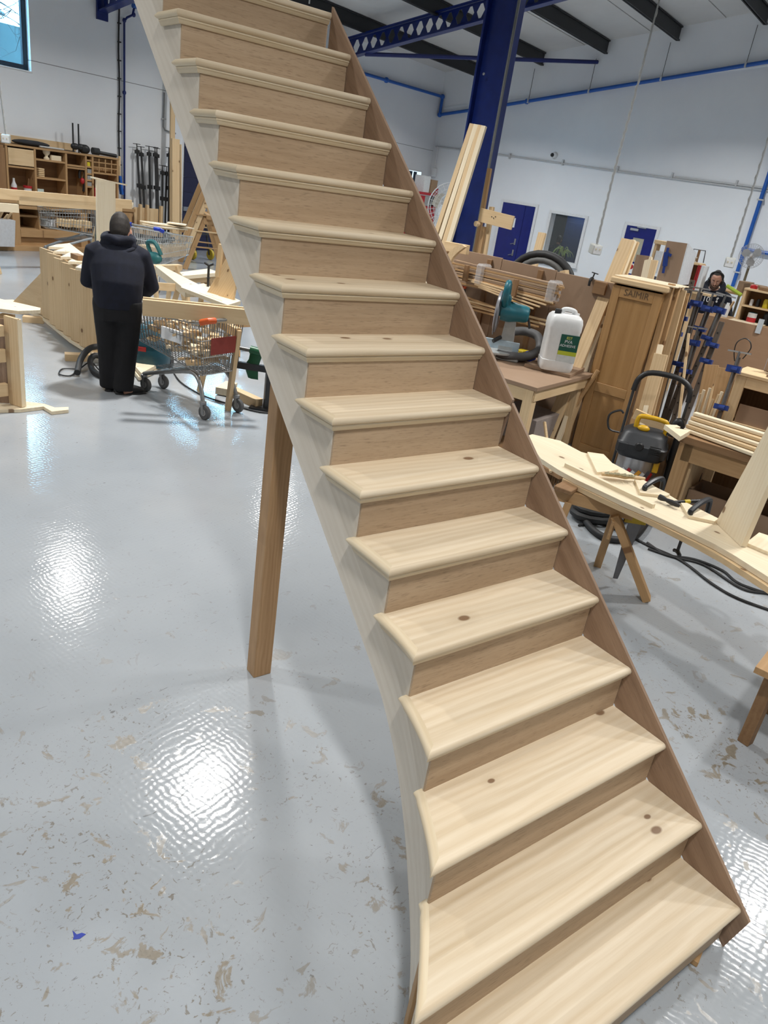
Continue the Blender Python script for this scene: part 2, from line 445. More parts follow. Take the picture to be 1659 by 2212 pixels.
lpanel(prev, A1+0.3, 3.657, zt); lpanel(prev, A1+0.3, 3.44, 3.643)
mk('joint', rbox(prev, A1, -0.25, -0.004, 3.643, 3.657), plain('joint_grey', (0.25, 0.25, 0.26), 0.8), wl, MR)  # wall joint is a strip in one plain grey
# gable wall with the doors (a = 0); its top follows the roof
wr = thing('wall_right', None, None, R(0, 0, 0), RZ); tag(wr, kind='structure')
OFFW = (5.13, 6.33, 0.86, 2.26)                                  # office window opening b0,b1,z0,z1
def gable(polybz, a=0.0, t=0.3, name='panel', par=None, mat=None):
    pts = [MR @ rp(a, b, z) for b, z in polybz]
    return mk(name, wprism(pts, E1*t), mat or WALL, par, MR, world=True)
gable([(B0-0.3, -0.1), (OFFW[0], -0.1), (OFFW[0], 3.70), (B0-0.3, 3.70)], par=wr)
gable([(OFFW[1], -0.1), (B1+0.3, -0.1), (B1+0.3, 3.70), (OFFW[1], 3.70)], par=wr)
gable([(OFFW[0], -0.1), (OFFW[1], -0.1), (OFFW[1], OFFW[2]), (OFFW[0], OFFW[2])], par=wr)
gable([(OFFW[0], OFFW[3]), (OFFW[1], OFFW[3]), (OFFW[1], 3.70), (OFFW[0], 3.70)], par=wr)
gable([(B0-0.3, 3.70), (B1+0.3, 3.70), (B1+0.3, EAVE+0.1), (17, roofz(17)+0.2), (B0-0.3, EAVE+0.1)], par=wr)
# walls behind the camera close the hall
wb = mk('wall_back', wprism([MR @ rp(A0, b, z) for b, z in [(B0-0.3, -0.1), (B1+0.3, -0.1), (B1+0.3, EAVE+0.1), (17, roofz(17)+0.2), (B0-0.3, EAVE+0.1)]], -E1*0.3), WALL, None, MR, world=True); tag(wb, kind='structure')
wn_ = mk('wall_near', rbox(A0, A1+0.3, B1, B1+0.3, -0.1, zt), WALL, None, MR); tag(wn_, kind='structure')
# roof lining in long panels that lap slightly
ce = thing('ceiling', None, None, R(0, 0, EAVE), RZ); tag(ce, kind='structure')
cm = []
nb = 17
for s in range(2):
    for i in range(nb):
        b0 = i*1.0; b1 = b0+0.988
        if s == 1: b0, b1 = 34-b1, 34-b0
        jit = 0.012*(i % 2)
        pts = [MR @ rp(A0, b0, roofz(b0)+jit), MR @ rp(A0, b1, roofz(b1)+jit), MR @ rp(A1+0.2, b1, roofz(b1)+jit), MR @ rp(A1+0.2, b0, roofz(b0)+jit)]
        mk('lining_panel', wprism(pts, (0, 0, 0.06)), CEIL, ce, MR, world=True)
mk('roof_deck', wprism([MR @ rp(A0-0.3, -0.3, EAVE+0.05), MR @ rp(A0-0.3, 17, roofz(17)+0.1), MR @ rp(A1+0.3, 17, roofz(17)+0.1), MR @ rp(A1+0.3, -0.3, EAVE+0.05)], (0, 0, 0.1)), CEIL, ce, MR, world=True)
mk('roof_deck', wprism([MR @ rp(A0-0.3, 34.3, EAVE+0.05), MR @ rp(A0-0.3, 17, roofz(17)+0.1), MR @ rp(A1+0.3, 17, roofz(17)+0.1), MR @ rp(A1+0.3, 34.3, EAVE+0.05)], (0, 0, 0.1)), CEIL, ce, MR, world=True)
for i, b in enumerate((1.42, 3.72, 5.78, 7.86, 10.1, 12.3, 14.5, 16.6, 18.9, 21.1, 23.3, 25.6)):
    z = roofz(b)
    pr = mk('purlin', join(rbox(A0, A1-0.02, b-0.05, b-0.02, z-0.36, z), rbox(A0, A1-0.02, b-0.09, b+0.02, z-0.36, z-0.325), rbox(A0, A1-0.02, b-0.07, b+0.02, z-0.035, z)), BLACKST, ce, MR)
# sloping ledge line on the gable wall under the roof
tag(mk('trim_1', wprism([MR @ rp(-0.03, 0.05, 4.98), MR @ rp(-0.03, 16.9, 4.98+0.165*16.9), MR @ rp(-0.03, 16.9, 5.03+0.165*16.9), MR @ rp(-0.03, 0.05, 5.03)], E1*0.03), WALL, None, MR, world=True), kind='structure')

# windows in the left wall
FRAMEW = plain('window_frame_dark', (0.02, 0.03, 0.045), 0.4)
for k, (a0, a1, z0, z1) in enumerate(WIN):
    wt = thing('window_%d' % (k+1), None, None, R((a0+a1)/2, 0, z0), RZ); tag(wt, kind='structure')
    fr = 0.10
    for (x0, x1, y0, y1) in ((a0, a1, z0, z0+fr), (a0, a1, z1-fr, z1), (a0, a0+fr, z0, z1), (a1-fr, a1, z0, z1), ((a0+a1)/2-.05, (a0+a1)/2+.05, z0, z1)):
        mk('frame', rbox(x0, x1, -0.20, -0.12, y0, y1, 0.005), FRAMEW, wt, MR)
    for (x0, x1) in ((a0+fr, (a0+a1)/2-.05), ((a0+a1)/2+.05, a1-fr)):
        mk('pane', rbox(x0, x1, -0.165, -0.155, z0+fr, z1-fr), GLASS, wt, MR)
    mk('sill', rbox(a0-0.02, a1+0.02, -0.12, 0.02, z0-0.03, z0, 0.004), WHITEP, wt, MR)
# ================================================================== the staircase
GO, RI, NP, TT = 0.2328, 0.2, 0.028, 0.032
NS = 16
_cx = [(0.0, -2.02), (0.23, -1.665), (0.47, -1.391), (0.70, -1.19), (0.762, -1.148), (0.94, -1.058), (0.99, -1.034), (1.17, -0.978), (1.233, -0.962), (1.40, -0.948), (9, -0.948)]
def xL(y):
    for (y0, x0), (y1, x1) in zip(_cx, _cx[1:]):
        if y <= y1: return x0+(x1-x0)*(y-y0)/(y1-y0)
    return -0.948
def xLs(y): return sum(xL(y+d) for d in (-0.08, -0.04, 0, 0.04, 0.08))/5 if y < 1.6 else -0.948
st = thing('pine_staircase', 'new pine staircase with curved open left side and plywood risers', 'staircase', (0.0-0.47, 0.3, 0))
HW = 0.035
def tread(i):
    y0 = i*GO; zc = i*RI; h = TT/2; yb = (i+1)*GO+NP+0.012
    prof = []
    for k in range(9):
        a = -math.pi/2+math.pi*k/8
        prof.append((y0+h-h*math.cos(a), zc+h*math.sin(a)))       # half-round from bottom to top
    rows = [(yb, zc-h)]+prof+[(y0+HW, zc+h)]+[(y0+HW+(yb-y0-HW)*k/12, zc+h) for k in range(1, 13)]
    rows = [(yb, zc-h), (y0+HW, zc-h)]+rows[1:]
    L, Rr = [], []
    for (y, z) in rows:
        s = min(max(y-y0, 0), HW)
        L.append(V((xLs(max(y, y0))+s if y < y0+HW else xLs(y)+HW, y, z))); Rr.append(V((-0.001, y, z)))
    n = len(rows); vs = L+Rr
    fs = [(k, (k+1) % n, (k+1) % n+n, k+n) for k in range(n)]+[tuple(range(n, 2*n))]
    t = mk('tread', (vs, fs), PINE, st, Matrix.Translation((-0.47, y0+0.1, zc)), smooth=True, world=True)
    # return nosing along the open side, mitred at the front
    y1 = (i+1)*GO+0.052
    cs = [(HW+.002, zc-h)]+[(h-h*math.cos(-math.pi/2+math.pi*k/8), zc+h*math.sin(-math.pi/2+math.pi*k/8)) for k in range(9)]+[(HW+.002, zc+h-.0002)]
    rings = []
    for k in range(13):
        tt = k/12; end = 0.0
        ring = []
        for (s, z) in cs:
            ya = y0+s; y = ya+(y1-ya)*min(tt*1.02, 1)
            sh = 1.0
            if k == 12: z = zc+(z-zc)*0.45
            ring.append(V((xLs(y)+s, y-(0.008 if k == 11 else 0), z)))
        rings.append(ring)
    mk('return_nosing', loft(rings), PINE_NOSE, t, frame_x((xLs(y0), y0, zc), (xLs(y1), y1, zc)), smooth=True, world=True)
    # cove moulding under the nosing, front and return
    zb = zc-h; cv = [(0.010, zb), (0.010, zb-0.006), (0.014, zb-0.010), (0.018, zb-0.018), (0.022, zb-0.024), (NP+0.004, zb-0.024), (NP+0.004, zb)]
    L = [V((xLs(y0)+s, y0+s, z)) for s, z in cv]; Rr = [V((-0.002, y0+s, z)) for s, z in cv]
    mk('cove_moulding', loft([L, Rr]), PINE_NOSE, t, Matrix.Translation((-0.47, y0, zb)), world=True)
    yr = (i+1)*GO+0.02
    rings = []
    for k in range(9):
        rings.append([V((xLs(y0+s+(yr-y0-s)*k/8)+s, y0+s+(yr-y0-s)*k/8, z)) for s, z in cv])
    mk('cove_moulding', loft(rings), PINE_NOSE, t, frame_x((xLs(y0), y0, zb), (xLs(yr), yr, zb)), world=True)
for i in range(1, NS+1): tread(i)
for i in range(1, NS+1):
    y = i*GO+NP; z0 = (i-1)*RI+TT/2-0.001 if i > 1 else 0.028; z1 = i*RI-TT/2+0.001
    xl = xLs(y)+HW+0.0015
    vs = [V((xl, y, z0)), V((-0.004, y, z0)), V((-0.004, y, z1)), V((xl, y, z1))]
    mk('riser', wprism(vs, (0, 0.009, 0)), PLY, st, Matrix.Translation((-0.47, y, z0)), world=True)
# cut string on the open side, swept out in a curve at the foot
def zbot(y):
    pts = [(0.0, 0.0), (0.68, 0.0), (0.77, 0.08), (0.944, 0.235), (1.15, 0.463), (1.37, 0.692), (1.6, 0.889)]
    if y > 1.6: return 0.859*y-0.485
    for (y0, z0), (y1, z1) in zip(pts, pts[1:]):
        if y <= y1: return z0+(z1-z0)*(y-y0)/(y1-y0)
vfs = []
for i in range(1, NS+3):
    ya, yb = i*GO+NP+0.009, (i+1)*GO+NP+0.009; zt_ = i*RI-TT/2
    ns = 6 if i < 7 else 1
    ys = [ya+(yb-ya)*k/ns for k in range(ns+1)]
    rings = [[V((xLs(y)+HW, y, max(zbot(y), 0.002))), V((xLs(y)+HW+0.028, y, max(zbot(y), 0.002))), V((xLs(y)+HW+0.028, y, zt_)), V((xLs(y)+HW, y, zt_))] for y in ys]
    vfs.append(loft(rings))
Mp = frame_x((-0.91, 0.2, 0), (-0.91, 0.2+GO, RI), (1, 0, 0))
mk('cut_string', join(*vfs), PINE_STR, st, Mp, world=True)
# plywood string along the other side, two lengths butted at the eighth tread
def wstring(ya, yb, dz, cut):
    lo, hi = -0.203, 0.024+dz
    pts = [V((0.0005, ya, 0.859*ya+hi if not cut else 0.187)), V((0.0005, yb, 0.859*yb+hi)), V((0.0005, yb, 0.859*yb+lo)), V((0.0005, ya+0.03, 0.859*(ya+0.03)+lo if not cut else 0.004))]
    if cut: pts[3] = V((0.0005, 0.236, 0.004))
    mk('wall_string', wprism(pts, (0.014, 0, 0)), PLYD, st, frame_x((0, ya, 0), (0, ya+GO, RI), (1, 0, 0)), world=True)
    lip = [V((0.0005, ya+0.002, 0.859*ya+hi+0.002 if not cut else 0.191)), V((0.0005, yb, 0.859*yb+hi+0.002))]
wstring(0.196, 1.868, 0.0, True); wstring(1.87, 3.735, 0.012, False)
# bearer hidden below carries the flight
mk('carriage', beamvf((-0.2, 0.75, 0.25), (-0.2, 3.85, 0.25+0.859*3.1), 0.05, 0.10), PINE2, st, Matrix.Translation((-0.2, 2, 1.5)), world=True)
tag(beam('support_post', (-0.808, 2.478, 0.0), (-0.808, 2.478, 1.955), 0.10, 0.083, REDWOOD, up=(0, 1, 0), bev=0.003), 'square reddish pine post propping up the staircase', 'post')
# packing under the foot of the stair
tag(beam('packing_block', (-0.17, 0.262, 0.014), (-0.05, 0.30, 0.014), 0.04, 0.026, PINEOLD), 'small wooden packing block under right foot of staircase', 'wood block')
p0 = fz(876, 2225, 0.0)
tag(beam('offcut_board', p0, up_to(p0, 876, 2078), 0.05, 0.014, PINEOLD, up=_R), 'narrow offcut board standing beside the curved foot of the staircase', 'wood board')
pc = fz(170, 2022, 0.0)
tag(mk('paint_chip', wprism([pc+V(q_) for q_ in ((-.02, -.004, .0005), (.0, -.012, .0005), (.022, -.006, .0005), (.012, .006, .0005), (-.004, .008, .0005), (-.012, .03, .0005), (-.014, .006, .0005))], (0, 0, .001)), plain('blue_chip', (.01, .03, .30), .5), None, None, world=True), 'small blue scrap lying on the grey floor at lower left', 'scrap')
# ================================================================== steelwork, doors, wall services
def castellated(a, b0, b1, zb, sl, depth, name, par):
    """rafter in the plane a, from b0 to b1, web pierced by tall hexagons"""
    s = 0.30; n = int((b1-b0)/s); h = depth-0.05; vs, fs = [], []
    for i in range(n):
        y = b0+i*s; m = s/2
        P = [(0, 0), (s, 0), (s, h/2), (s, h), (0, h), (0, h/2), (m-.035, h*.13), (m+.035, h*.13), (s-.035, h*.5), (m+.035, h*.87), (m-.035, h*.87), (.035, h*.5)]
        k = len(vs)
        for t in (-0.006, 0.006):
            vs += [MR @ rp(a+t, y+x, zb+0.025+z+sl*(y+x)) for x, z in P]
        for o in (0, 12):
            for q in ((0, 1, 7, 6), (1, 2, 8, 7), (2, 3, 9, 8), (3, 4, 10, 9), (4, 5, 11, 10), (5, 0, 6, 11)): fs.append(tuple(k+o+j for j in q))
        for j in range(6): fs.append((k+6+j, k+6+(j+1) % 6, k+18+(j+1) % 6, k+18+j))
    mk('web', (vs, fs), BLUE, par, MR, world=True)
    for z in (0.0, depth):
        mk('flange', beamvf(MR @ rp(a, b0-0.05, zb+z+sl*(b0-.05)), MR @ rp(a, b1, zb+z+sl*b1), 0.22, 0.03), BLUE, par, MR, world=True)
f1 = thing('steel_rafter', 'blue perforated steel roof beam behind the top of the staircase', 'steel beam', R(-6, 0.3, 5.3), RZ, 'blue roof beams')
castellated(-6.0, 0.35, 17.0, 5.24, 0.217, 0.47, 'rafter', f1)
f2 = thing('steel_rafter', 'blue steel roof beam meeting the wall at top left above vertical pipes', 'steel beam', R(-13.2, 0.1, 4.9), RZ, 'blue roof beams')
castellated(-13.2, 0.12, 17.0, 4.87, 0.21, 0.62, 'rafter', f2)
mk('end_plate', rbox(-13.33, -13.07, 0.005, 0.06, 4.72, 5.7), BLUE, f2, MR)
# column: I section, web along b
cl = thing('steel_column', 'tall blue steel column rising behind the leaning boards to the roof', 'column', R(-13.2, 10.2, 0), RZ)
ctop = 7.1
mk('flange', rbox(-13.31, -13.09, 10.40, 10.435, 0.0, ctop, 0.004), BLUE, cl, MR)
mk('flange', rbox(-13.31, -13.09, 9.90, 9.935, 0.0, ctop, 0.004), BLUE, cl, MR)
mk('web', rbox(-13.206, -13.194, 9.92, 10.42, 0.0, ctop), BLUE, cl, MR)
mk('base_plate', rbox(-13.45, -12.95, 9.75, 10.6, 0.0, 0.02), BLUE, cl, MR)
mk('conduit', tube([MR @ rp(-13.33, 10.46, 0.02), MR @ rp(-13.33, 10.46, 7.0)], 0.022, 8), plain('galvanised_conduit', (0.16, 0.165, 0.16), 0.5, 0.3), cl, MR, world=True, smooth=True)
bp = mk('bolt', xf(lathe([(0.02, 0), (0.02, 0.02), (0.012, 0.025)], 8), Matrix.Translation(fa(1046, 265-105, -13.31)) @ Matrix.Rotation(RZ, 4, 'Z') @ Matrix.Rotation(-math.pi/2, 4, 'Y')), STEEL, cl, MR, world=True)
tag(mk('roof_brace', tube([MR @ rp(-6.0, 1.45, 5.53), MR @ rp(-0.06, 5.56, 6.60)], 0.055, 6), plain('blue_brace_paint', (0.006, 0.016, 0.13), 0.5), None, MR, world=True), 'thin dark blue roof brace running from roof beam to gable wall', 'steel brace')
# --- doors in the gable wall
def door(n, b0, b1, top, fr=0.09):
    d = thing('door_%d' % n, None, None, R(0, (b0+b1)/2, 0), RZ); tag(d, kind='structure')
    for (x0, x1, z0, z1) in ((b0, b0+fr, 0, top), (b1-fr, b1, 0, top), (b0+fr, b1-fr, top-fr, top)):
        mk('frame', rbox(-0.055, -0.001, x0, x1, z0, z1, 0.006), WHITEP, d, MR)
    return d
d1 = door(1, 3.17, 4.60, 2.45)
mk('leaf', rbox(-0.04, -0.004, 3.26, 4.13, 0.01, 2.36, 0.004), BLUEDOOR, d1, MR)
mk('leaf', rbox(-0.032, -0.004, 4.14, 4.51, 0.01, 2.36, 0.004), BLUEDOOR, d1, MR)
for z in (1.18, 0.82):
    h = mk('handle', join(rbox(-0.055, -0.04, 3.97, 4.03, z-0.10, z+0.10, 0.006), tube([MR.inverted() @ (MR @ rp(-0.09, 4.0, z-0.05)), MR.inverted() @ (MR @ rp(-0.09, 3.86, z-0.09))], 0.014, 8)), STEEL, d1, MR)
tag(mk('paper_notice', rbox(-0.046, -0.0405, 3.52, 3.86, 1.62, 1.92), plain('paper', (0.80, 0.82, 0.84), 0.7), None, MR), 'white paper notice taped to the blue double door', 'notice')
for k, z in enumerate((1.86, 1.76, 1.70, 1.66)):
    pass
d2 = door(2, 7.67, 8.80, 2.36)
mk('leaf', join(rbox(-0.04, -0.004, 7.76, 8.71, 0.01, 1.25), rbox(-0.04, -0.004, 7.76, 8.05, 1.25, 1.95), rbox(-0.04, -0.004, 8.40, 8.71, 1.25, 1.95), rbox(-0.04, -0.004, 7.76, 8.71, 1.95, 2.27)), BLUEDOOR, d2, MR)
mk('vision_pane', rbox(-0.03, -0.015, 8.05, 8.40, 1.25, 1.95), plain('obscured_glass', (0.42, 0.40, 0.31), 0.25), d2, MR)
mk('door_closer', join(rbox(-0.10, -0.04, 7.90, 8.16, 2.14, 2.21, 0.01), rbox(-0.08, -0.05, 8.10, 8.38, 2.245, 2.265)), plain('closer_silver', (0.5, 0.51, 0.53), 0.4, 0.6), d2, MR)
mk('safety_sign', xf(lathe([(0.075, 0), (0.075, 0.004)], 20), Matrix.Translation(MR @ rp(-0.045, 8.22, 1.10)) @ Matrix.Rotation(RZ, 4, 'Z') @ Matrix.Rotation(-math.pi/2, 4, 'Y')), plain('sign_red', (0.45, 0.02, 0.02), 0.5), d2, MR, world=True)
mk('sign_plate', rbox(-0.043, -0.0405, 8.06, 8.40, 0.90, 1.2), plain('paper', (0.8, 0.82, 0.84)), d2, MR)
# --- office window with the room behind it
o2 = thing('window_3', None, None, R(0, 5.73, 0.86), RZ); tag(o2, kind='structure')
b0, b1, z0, z1 = OFFW
for (x0, x1, y0, y1) in ((b0-.09, b1+.09, z0-.10, z0+.0), (b0-.09, b1+.09, z1-.0, z1+.09), (b0-.09, b0+.0, z0, z1), (b1-.0, b1+.09, z0, z1)):
    mk('frame', rbox(-0.05, 0.06, x0, x1, y0, y1, 0.006), WHITEP, o2, MR)
mk('sill', rbox(-0.10, 0.0, b0-.11, b1+.11, z0-.14, z0-.10, 0.005), WHITEP, o2, MR)
mk('pane', rbox(0.02, 0.028, b0, b1, z0, z1), GLASS, o2, MR)
og = plain('office_paint', (0.30, 0.33, 0.34), 0.7); ofl = plain('office_floor', (0.08, 0.08, 0.085), 0.8)
ow = thing('wall_office', None, None, R(3, 5.7, 0), RZ); tag(ow, kind='structure')
mk('back_wall', rbox(3.6, 3.7, 2.5, 9.5, 0, 3.0), og, ow, MR)
mk('side_wall', rbox(0.3, 3.7, 2.4, 2.5, 0, 3.0), og, ow, MR); mk('side_wall', rbox(0.3, 3.7, 9.5, 9.6, 0, 3.0), og, ow, MR)
mk('floor_slab', rbox(0.3, 3.7, 2.5, 9.5, -0.1, 0), ofl, ow, MR); mk('ceiling_slab', rbox(0.3, 3.7, 2.4, 9.6, 3.0, 3.1), og, ow, MR)
l_ = lamp('office_lamp', R(1.8, 5.2, 2.8), 14, 0.6, (0.9, 0.97, 1.0))
cb_ = thing('filing_cupboard', 'dark blue tall cupboard seen through the office window', 'cupboard', R(2.6, 5.4, 0), RZ)
mk('body', rbox(2.3, 2.9, 4.62, 6.3, 0.02, 2.8, 0.01), plain('office_blue', (0.012, 0.03, 0.10), 0.4), cb_, MR)
mk('door', rbox(2.27, 2.298, 4.64, 5.44, 0.05, 2.05, 0.004), plain('office_blue', (0.012, 0.03, 0.10), 0.4), cb_, MR)
mk('door', rbox(2.27, 2.298, 5.46, 6.28, 0.05, 2.05, 0.004), plain('office_blue', (0.012, 0.03, 0.10), 0.4), cb_, MR)
# potted spider plant on the office window sill
pl = thing('potted_plant', 'spider plant on the office window sill', 'plant', R(0.2, 5.75, 0.86), RZ)
mk('pot', xf(lathe([(0.05, 0), (0.075, 0.12), (0.08, 0.13), (0.07, 0.13)], 14), Matrix.Translation(MR @ rp(0.18, 5.75, 0.86))), plain('pot_dark', (0.05, 0.04, 0.035), 0.6), pl, MR, world=True)
LEAF = plain('leaf_green', (0.16, 0.22, 0.07), 0.5)
rl = random.Random(3)
for k in range(16):
    an = 2*math.pi*k/16+rl.uniform(-.2, .2); L = rl.uniform(0.22, 0.42); hh = rl.uniform(0.12, 0.34)
    c = MR @ rp(0.18, 5.75, 0.98); d = V((math.cos(an), math.sin(an), 0))
    pts = [c, c+d*L*0.35+V((0, 0, hh)), c+d*L*0.75+V((0, 0, hh*0.8)), c+d*L+V((0, 0, hh*0.1))]
    mk('leaf', tube(spline(pts, 3), [0.005, 0.012, 0.014, 0.014, 0.013, 0.012, 0.011, 0.009, 0.006, 0.002][:10], 4), LEAF, pl, MR, world=True)
# --- conduit along the gable wall with clips
cd = thing('cable_conduit', 'grey cable conduit running along the white wall above the doors', 'conduit', R(-0.03, 5, 3.72), RZ)
mk('pipe', tube([MR @ rp(-0.04, 0.1, 3.80), MR @ rp(-0.04, 3.16, 3.79), MR @ rp(-0.04, 7, 3.73), MR @ rp(-0.04, 13.5, 3.68)], 0.024, 8), GREYC, cd, MR, world=True, smooth=True)
mk('trunking', rbox(-0.05, -0.001, 8.8, 13.5, 3.74, 3.79), GREYC, cd, MR)
for b in (1.2, 3.16, 5.13, 7.0, 8.72, 10.58, 12.4):
    mk('clip', rbox(-0.085, 0.0, b-0.025, b+0.025, 3.70, 3.87, 0.004), GREYC, cd, MR)
cc = thing('security_camera', 'small white dome security camera on the wall above the doors', 'camera', R(-0.05, 4.77, 3.97), RZ)
mk('housing', xf(lathe([(0.10, 0), (0.105, 0.03), (0.09, 0.07), (0.07, 0.10)], 16), Matrix.Translation(MR @ rp(-0.001, 4.78, 3.96)) @ Matrix.Rotation(RZ, 4, 'Z') @ Matrix.Rotation(-math.pi/2, 4, 'Y')), WHITEP, cc, MR, world=True, smooth=True)
mk('lens', ball(MR @ rp(-0.11, 4.74, 3.96), 0.06, 0.06, 0.06), BLACK, cc, MR, world=True, smooth=True)
# --- blue compressed-air pipe
ap = thing('air_pipe', 'blue compressed-air pipe running round both white walls', 'pipe', R(-0.1, 5, 5.4), RZ)
def pipe(pts, r, name='pipe', par=ap, mat=BLUEP): return mk(name, tube([MR @ rp(*p) for p in pts], r, 10), mat, par, MR, world=True, smooth=True)
pipe([(-0.12, 0.12, 4.80), (-0.12, 2.5, 5.23), (-0.12, 10.4, 6.76), (-0.12, 16.5, 7.93)], 0.052)
pipe([(-0.12, 0.12, 4.80), (-0.12, 0.12, 5.36)], 0.052); pipe([(-0.12, 0.12, 5.36), (-12.5, 0.12, 5.16)], 0.048)
for p in ((-0.12, 0.12, 4.80), (-0.12, 0.12, 5.36), (-3.3, 0.12, 5.31), (-0.12, 3.45, 5.41)):
    mk('joint', ball(MR @ rp(*p), 0.085, 0.085, 0.085, 10, 7), BLUEP, ap, MR, world=True, smooth=True)
for (b, zt, zb_) in ((3.5, 6.34, 5.42), (5.52, 6.68, 5.82), (7.67, 7.15, 6.24), (9.9, 7.6, 6.67)):
    mk('hanger_rod', tube([MR @ rp(-0.12, b, zt), MR @ rp(-0.12, b, zb_-0.06)], 0.009, 5), plain('rod_dark', (0.12, 0.12, 0.12), 0.5, 0.5), ap, MR, world=True)
    mk('clip', rbox(-0.185, -0.055, b-0.025, b+0.025, zb_-0.06, zb_+0.06, 0.004), GREYC, ap, MR)
# drop pipe beside the bench on the far right
dp = thing('air_drop_pipe', 'blue pipe dropping down the wall beside the standing fan on the right', 'pipe', R(-0.1, 11.36, 1.2), RZ)
mk('pipe', tube([MR @ rp(-0.1, 11.36, 1.10), MR @ rp(-0.1, 11.36, 7.05)], 0.055, 8), BLUEP, dp, MR, world=True, smooth=True)
mk('branch', tube([MR @ rp(-0.1, 11.36, 2.13), MR @ rp(-0.1, 15, 2.13)], 0.05, 8), BLUEP, dp, MR, world=True, smooth=True)
mk('tee', ball(MR @ rp(-0.1, 11.36, 2.13), 0.09, 0.09, 0.09), BLUEP, dp, MR, world=True, smooth=True)
for z in (1.5, 3.45): mk('clip', rbox(-0.16, 0, 11.27, 11.45, z-0.02, z+0.02), GREYC, dp, MR)
# pipes and cable on the window wall
dv = thing('air_drop_pipe', 'thin blue pipe running straight down the window wall to the workbench', 'pipe', R(-12.67, 0.06, 2.0), RZ)
mk('pipe', tube([MR @ rp(-12.67, 0.06, 1.0), MR @ rp(-12.67, 0.06, 4.82), MR @ rp(-12.63, 0.10, 4.90), MR @ rp(-12.5, 0.12, 4.98), MR @ rp(-12.44, 0.12, 5.2)], 0.025, 8), BLUE, dv, MR, world=True, smooth=True)
for p in ((-12.67, .06, 4.84), (-12.47, .12, 4.99), (-12.44, .12, 5.16), (-12.67, .06, 3.42)): mk('joint', ball(MR @ rp(*p), 0.045, 0.045, 0.05, 10, 7), BLUE, dv, MR, world=True, smooth=True)
cv = thing('wall_cable', 'black cable clipped down the window wall next to the blue pipe', 'cable', R(-12.79, 0.04, 1.9), RZ)
mk('cable', tube(spline([MR @ rp(-12.79+0.012*math.sin(i*1.7), 0.035, 5.6-i*0.46) for i in range(10)], 3), 0.018, 6), BLACK, cv, MR, world=True, smooth=True)
for i in range(9): mk('clip', rbox(-12.81, -12.74, 0.0, 0.05, 4.75-i*0.36, 4.775-i*0.36), BLACK, cv, MR)
cg = thing('wall_conduit', 'thin grey conduit with an elbow on the wall left of the stair', 'conduit', R(-11.56, 0.04, 2.8), RZ)
mk('pipe', tube([MR @ rp(-11.56, 0.04, 3.6), MR @ rp(-11.57, 0.04, 2.86), MR @ rp(-11.52, 0.04, 2.79), MR @ rp(-11.2, 0.04, 2.76)], 0.018, 7), plain('dull_conduit', (0.25, 0.26, 0.27), 0.5), cg, MR, world=True, smooth=True)
mk('clip', rbox(-11.61, -11.5, 0, 0.06, 3.02, 3.05), GREYC, cg, MR)
jb = thing('junction_box', 'small white junction box on the wall corner beside the barred window', 'junction box', R(-0.05, 0.1, 3.2), RZ)
mk('box', rbox(-0.10, -0.002, 0.12, 0.30, 2.82, 3.10, 0.01), WHITEP, jb, MR)
mk('conduit', tube([MR @ rp(-0.05, 0.2, 3.1), MR @ rp(-0.05, 0.2, 3.8)], 0.02, 6), WHITEP, jb, MR, world=True)
# --- small barred window near the far corner
sw = thing('window_4', None, None, R(-1.2, 0, 1.9), RZ); tag(sw, kind='structure')
wx0, wx1, wz0, wz1 = -2.6, -0.52, 1.5, 2.93
sky = plain('glowing_frosted_glass', (0.75, 0.88, 0.95), 0.4, emit=(0.75, 0.92, 1.0, 0.9))  # pane glows by emission in place of daylight; the wall behind is solid
mk('pane', rbox(wx0, wx1, 0.004, 0.012, wz0, wz1), sky, sw, MR)
for k in range(5):
    x = -0.82-0.27*k
    mk('blind_slat', rbox(x-0.19, x, 0.014, 0.022, wz0+0.62+0.1*(k % 2), wz1-0.05), plain('slat_dark', (0.012, 0.03, 0.06), 0.5), sw, MR)
for (x0, x1, y0, y1) in ((wx0, wx1, wz1-0.03, wz1+.02), (wx0, wx1, wz0, wz0+0.05), (wx1-0.03, wx1+0.02, wz0, wz1), (wx0, wx0+.05, wz0, wz1)): mk('frame', rbox(x0, x1, 0.0, 0.03, y0, y1), WHITEP, sw, MR)
# faint squares of patched plaster
tag(mk('trim_2', rbox(-3.3, -1.9, -0.001, 0.004, 4.3, 4.36), WALL, None, MR), kind='structure')
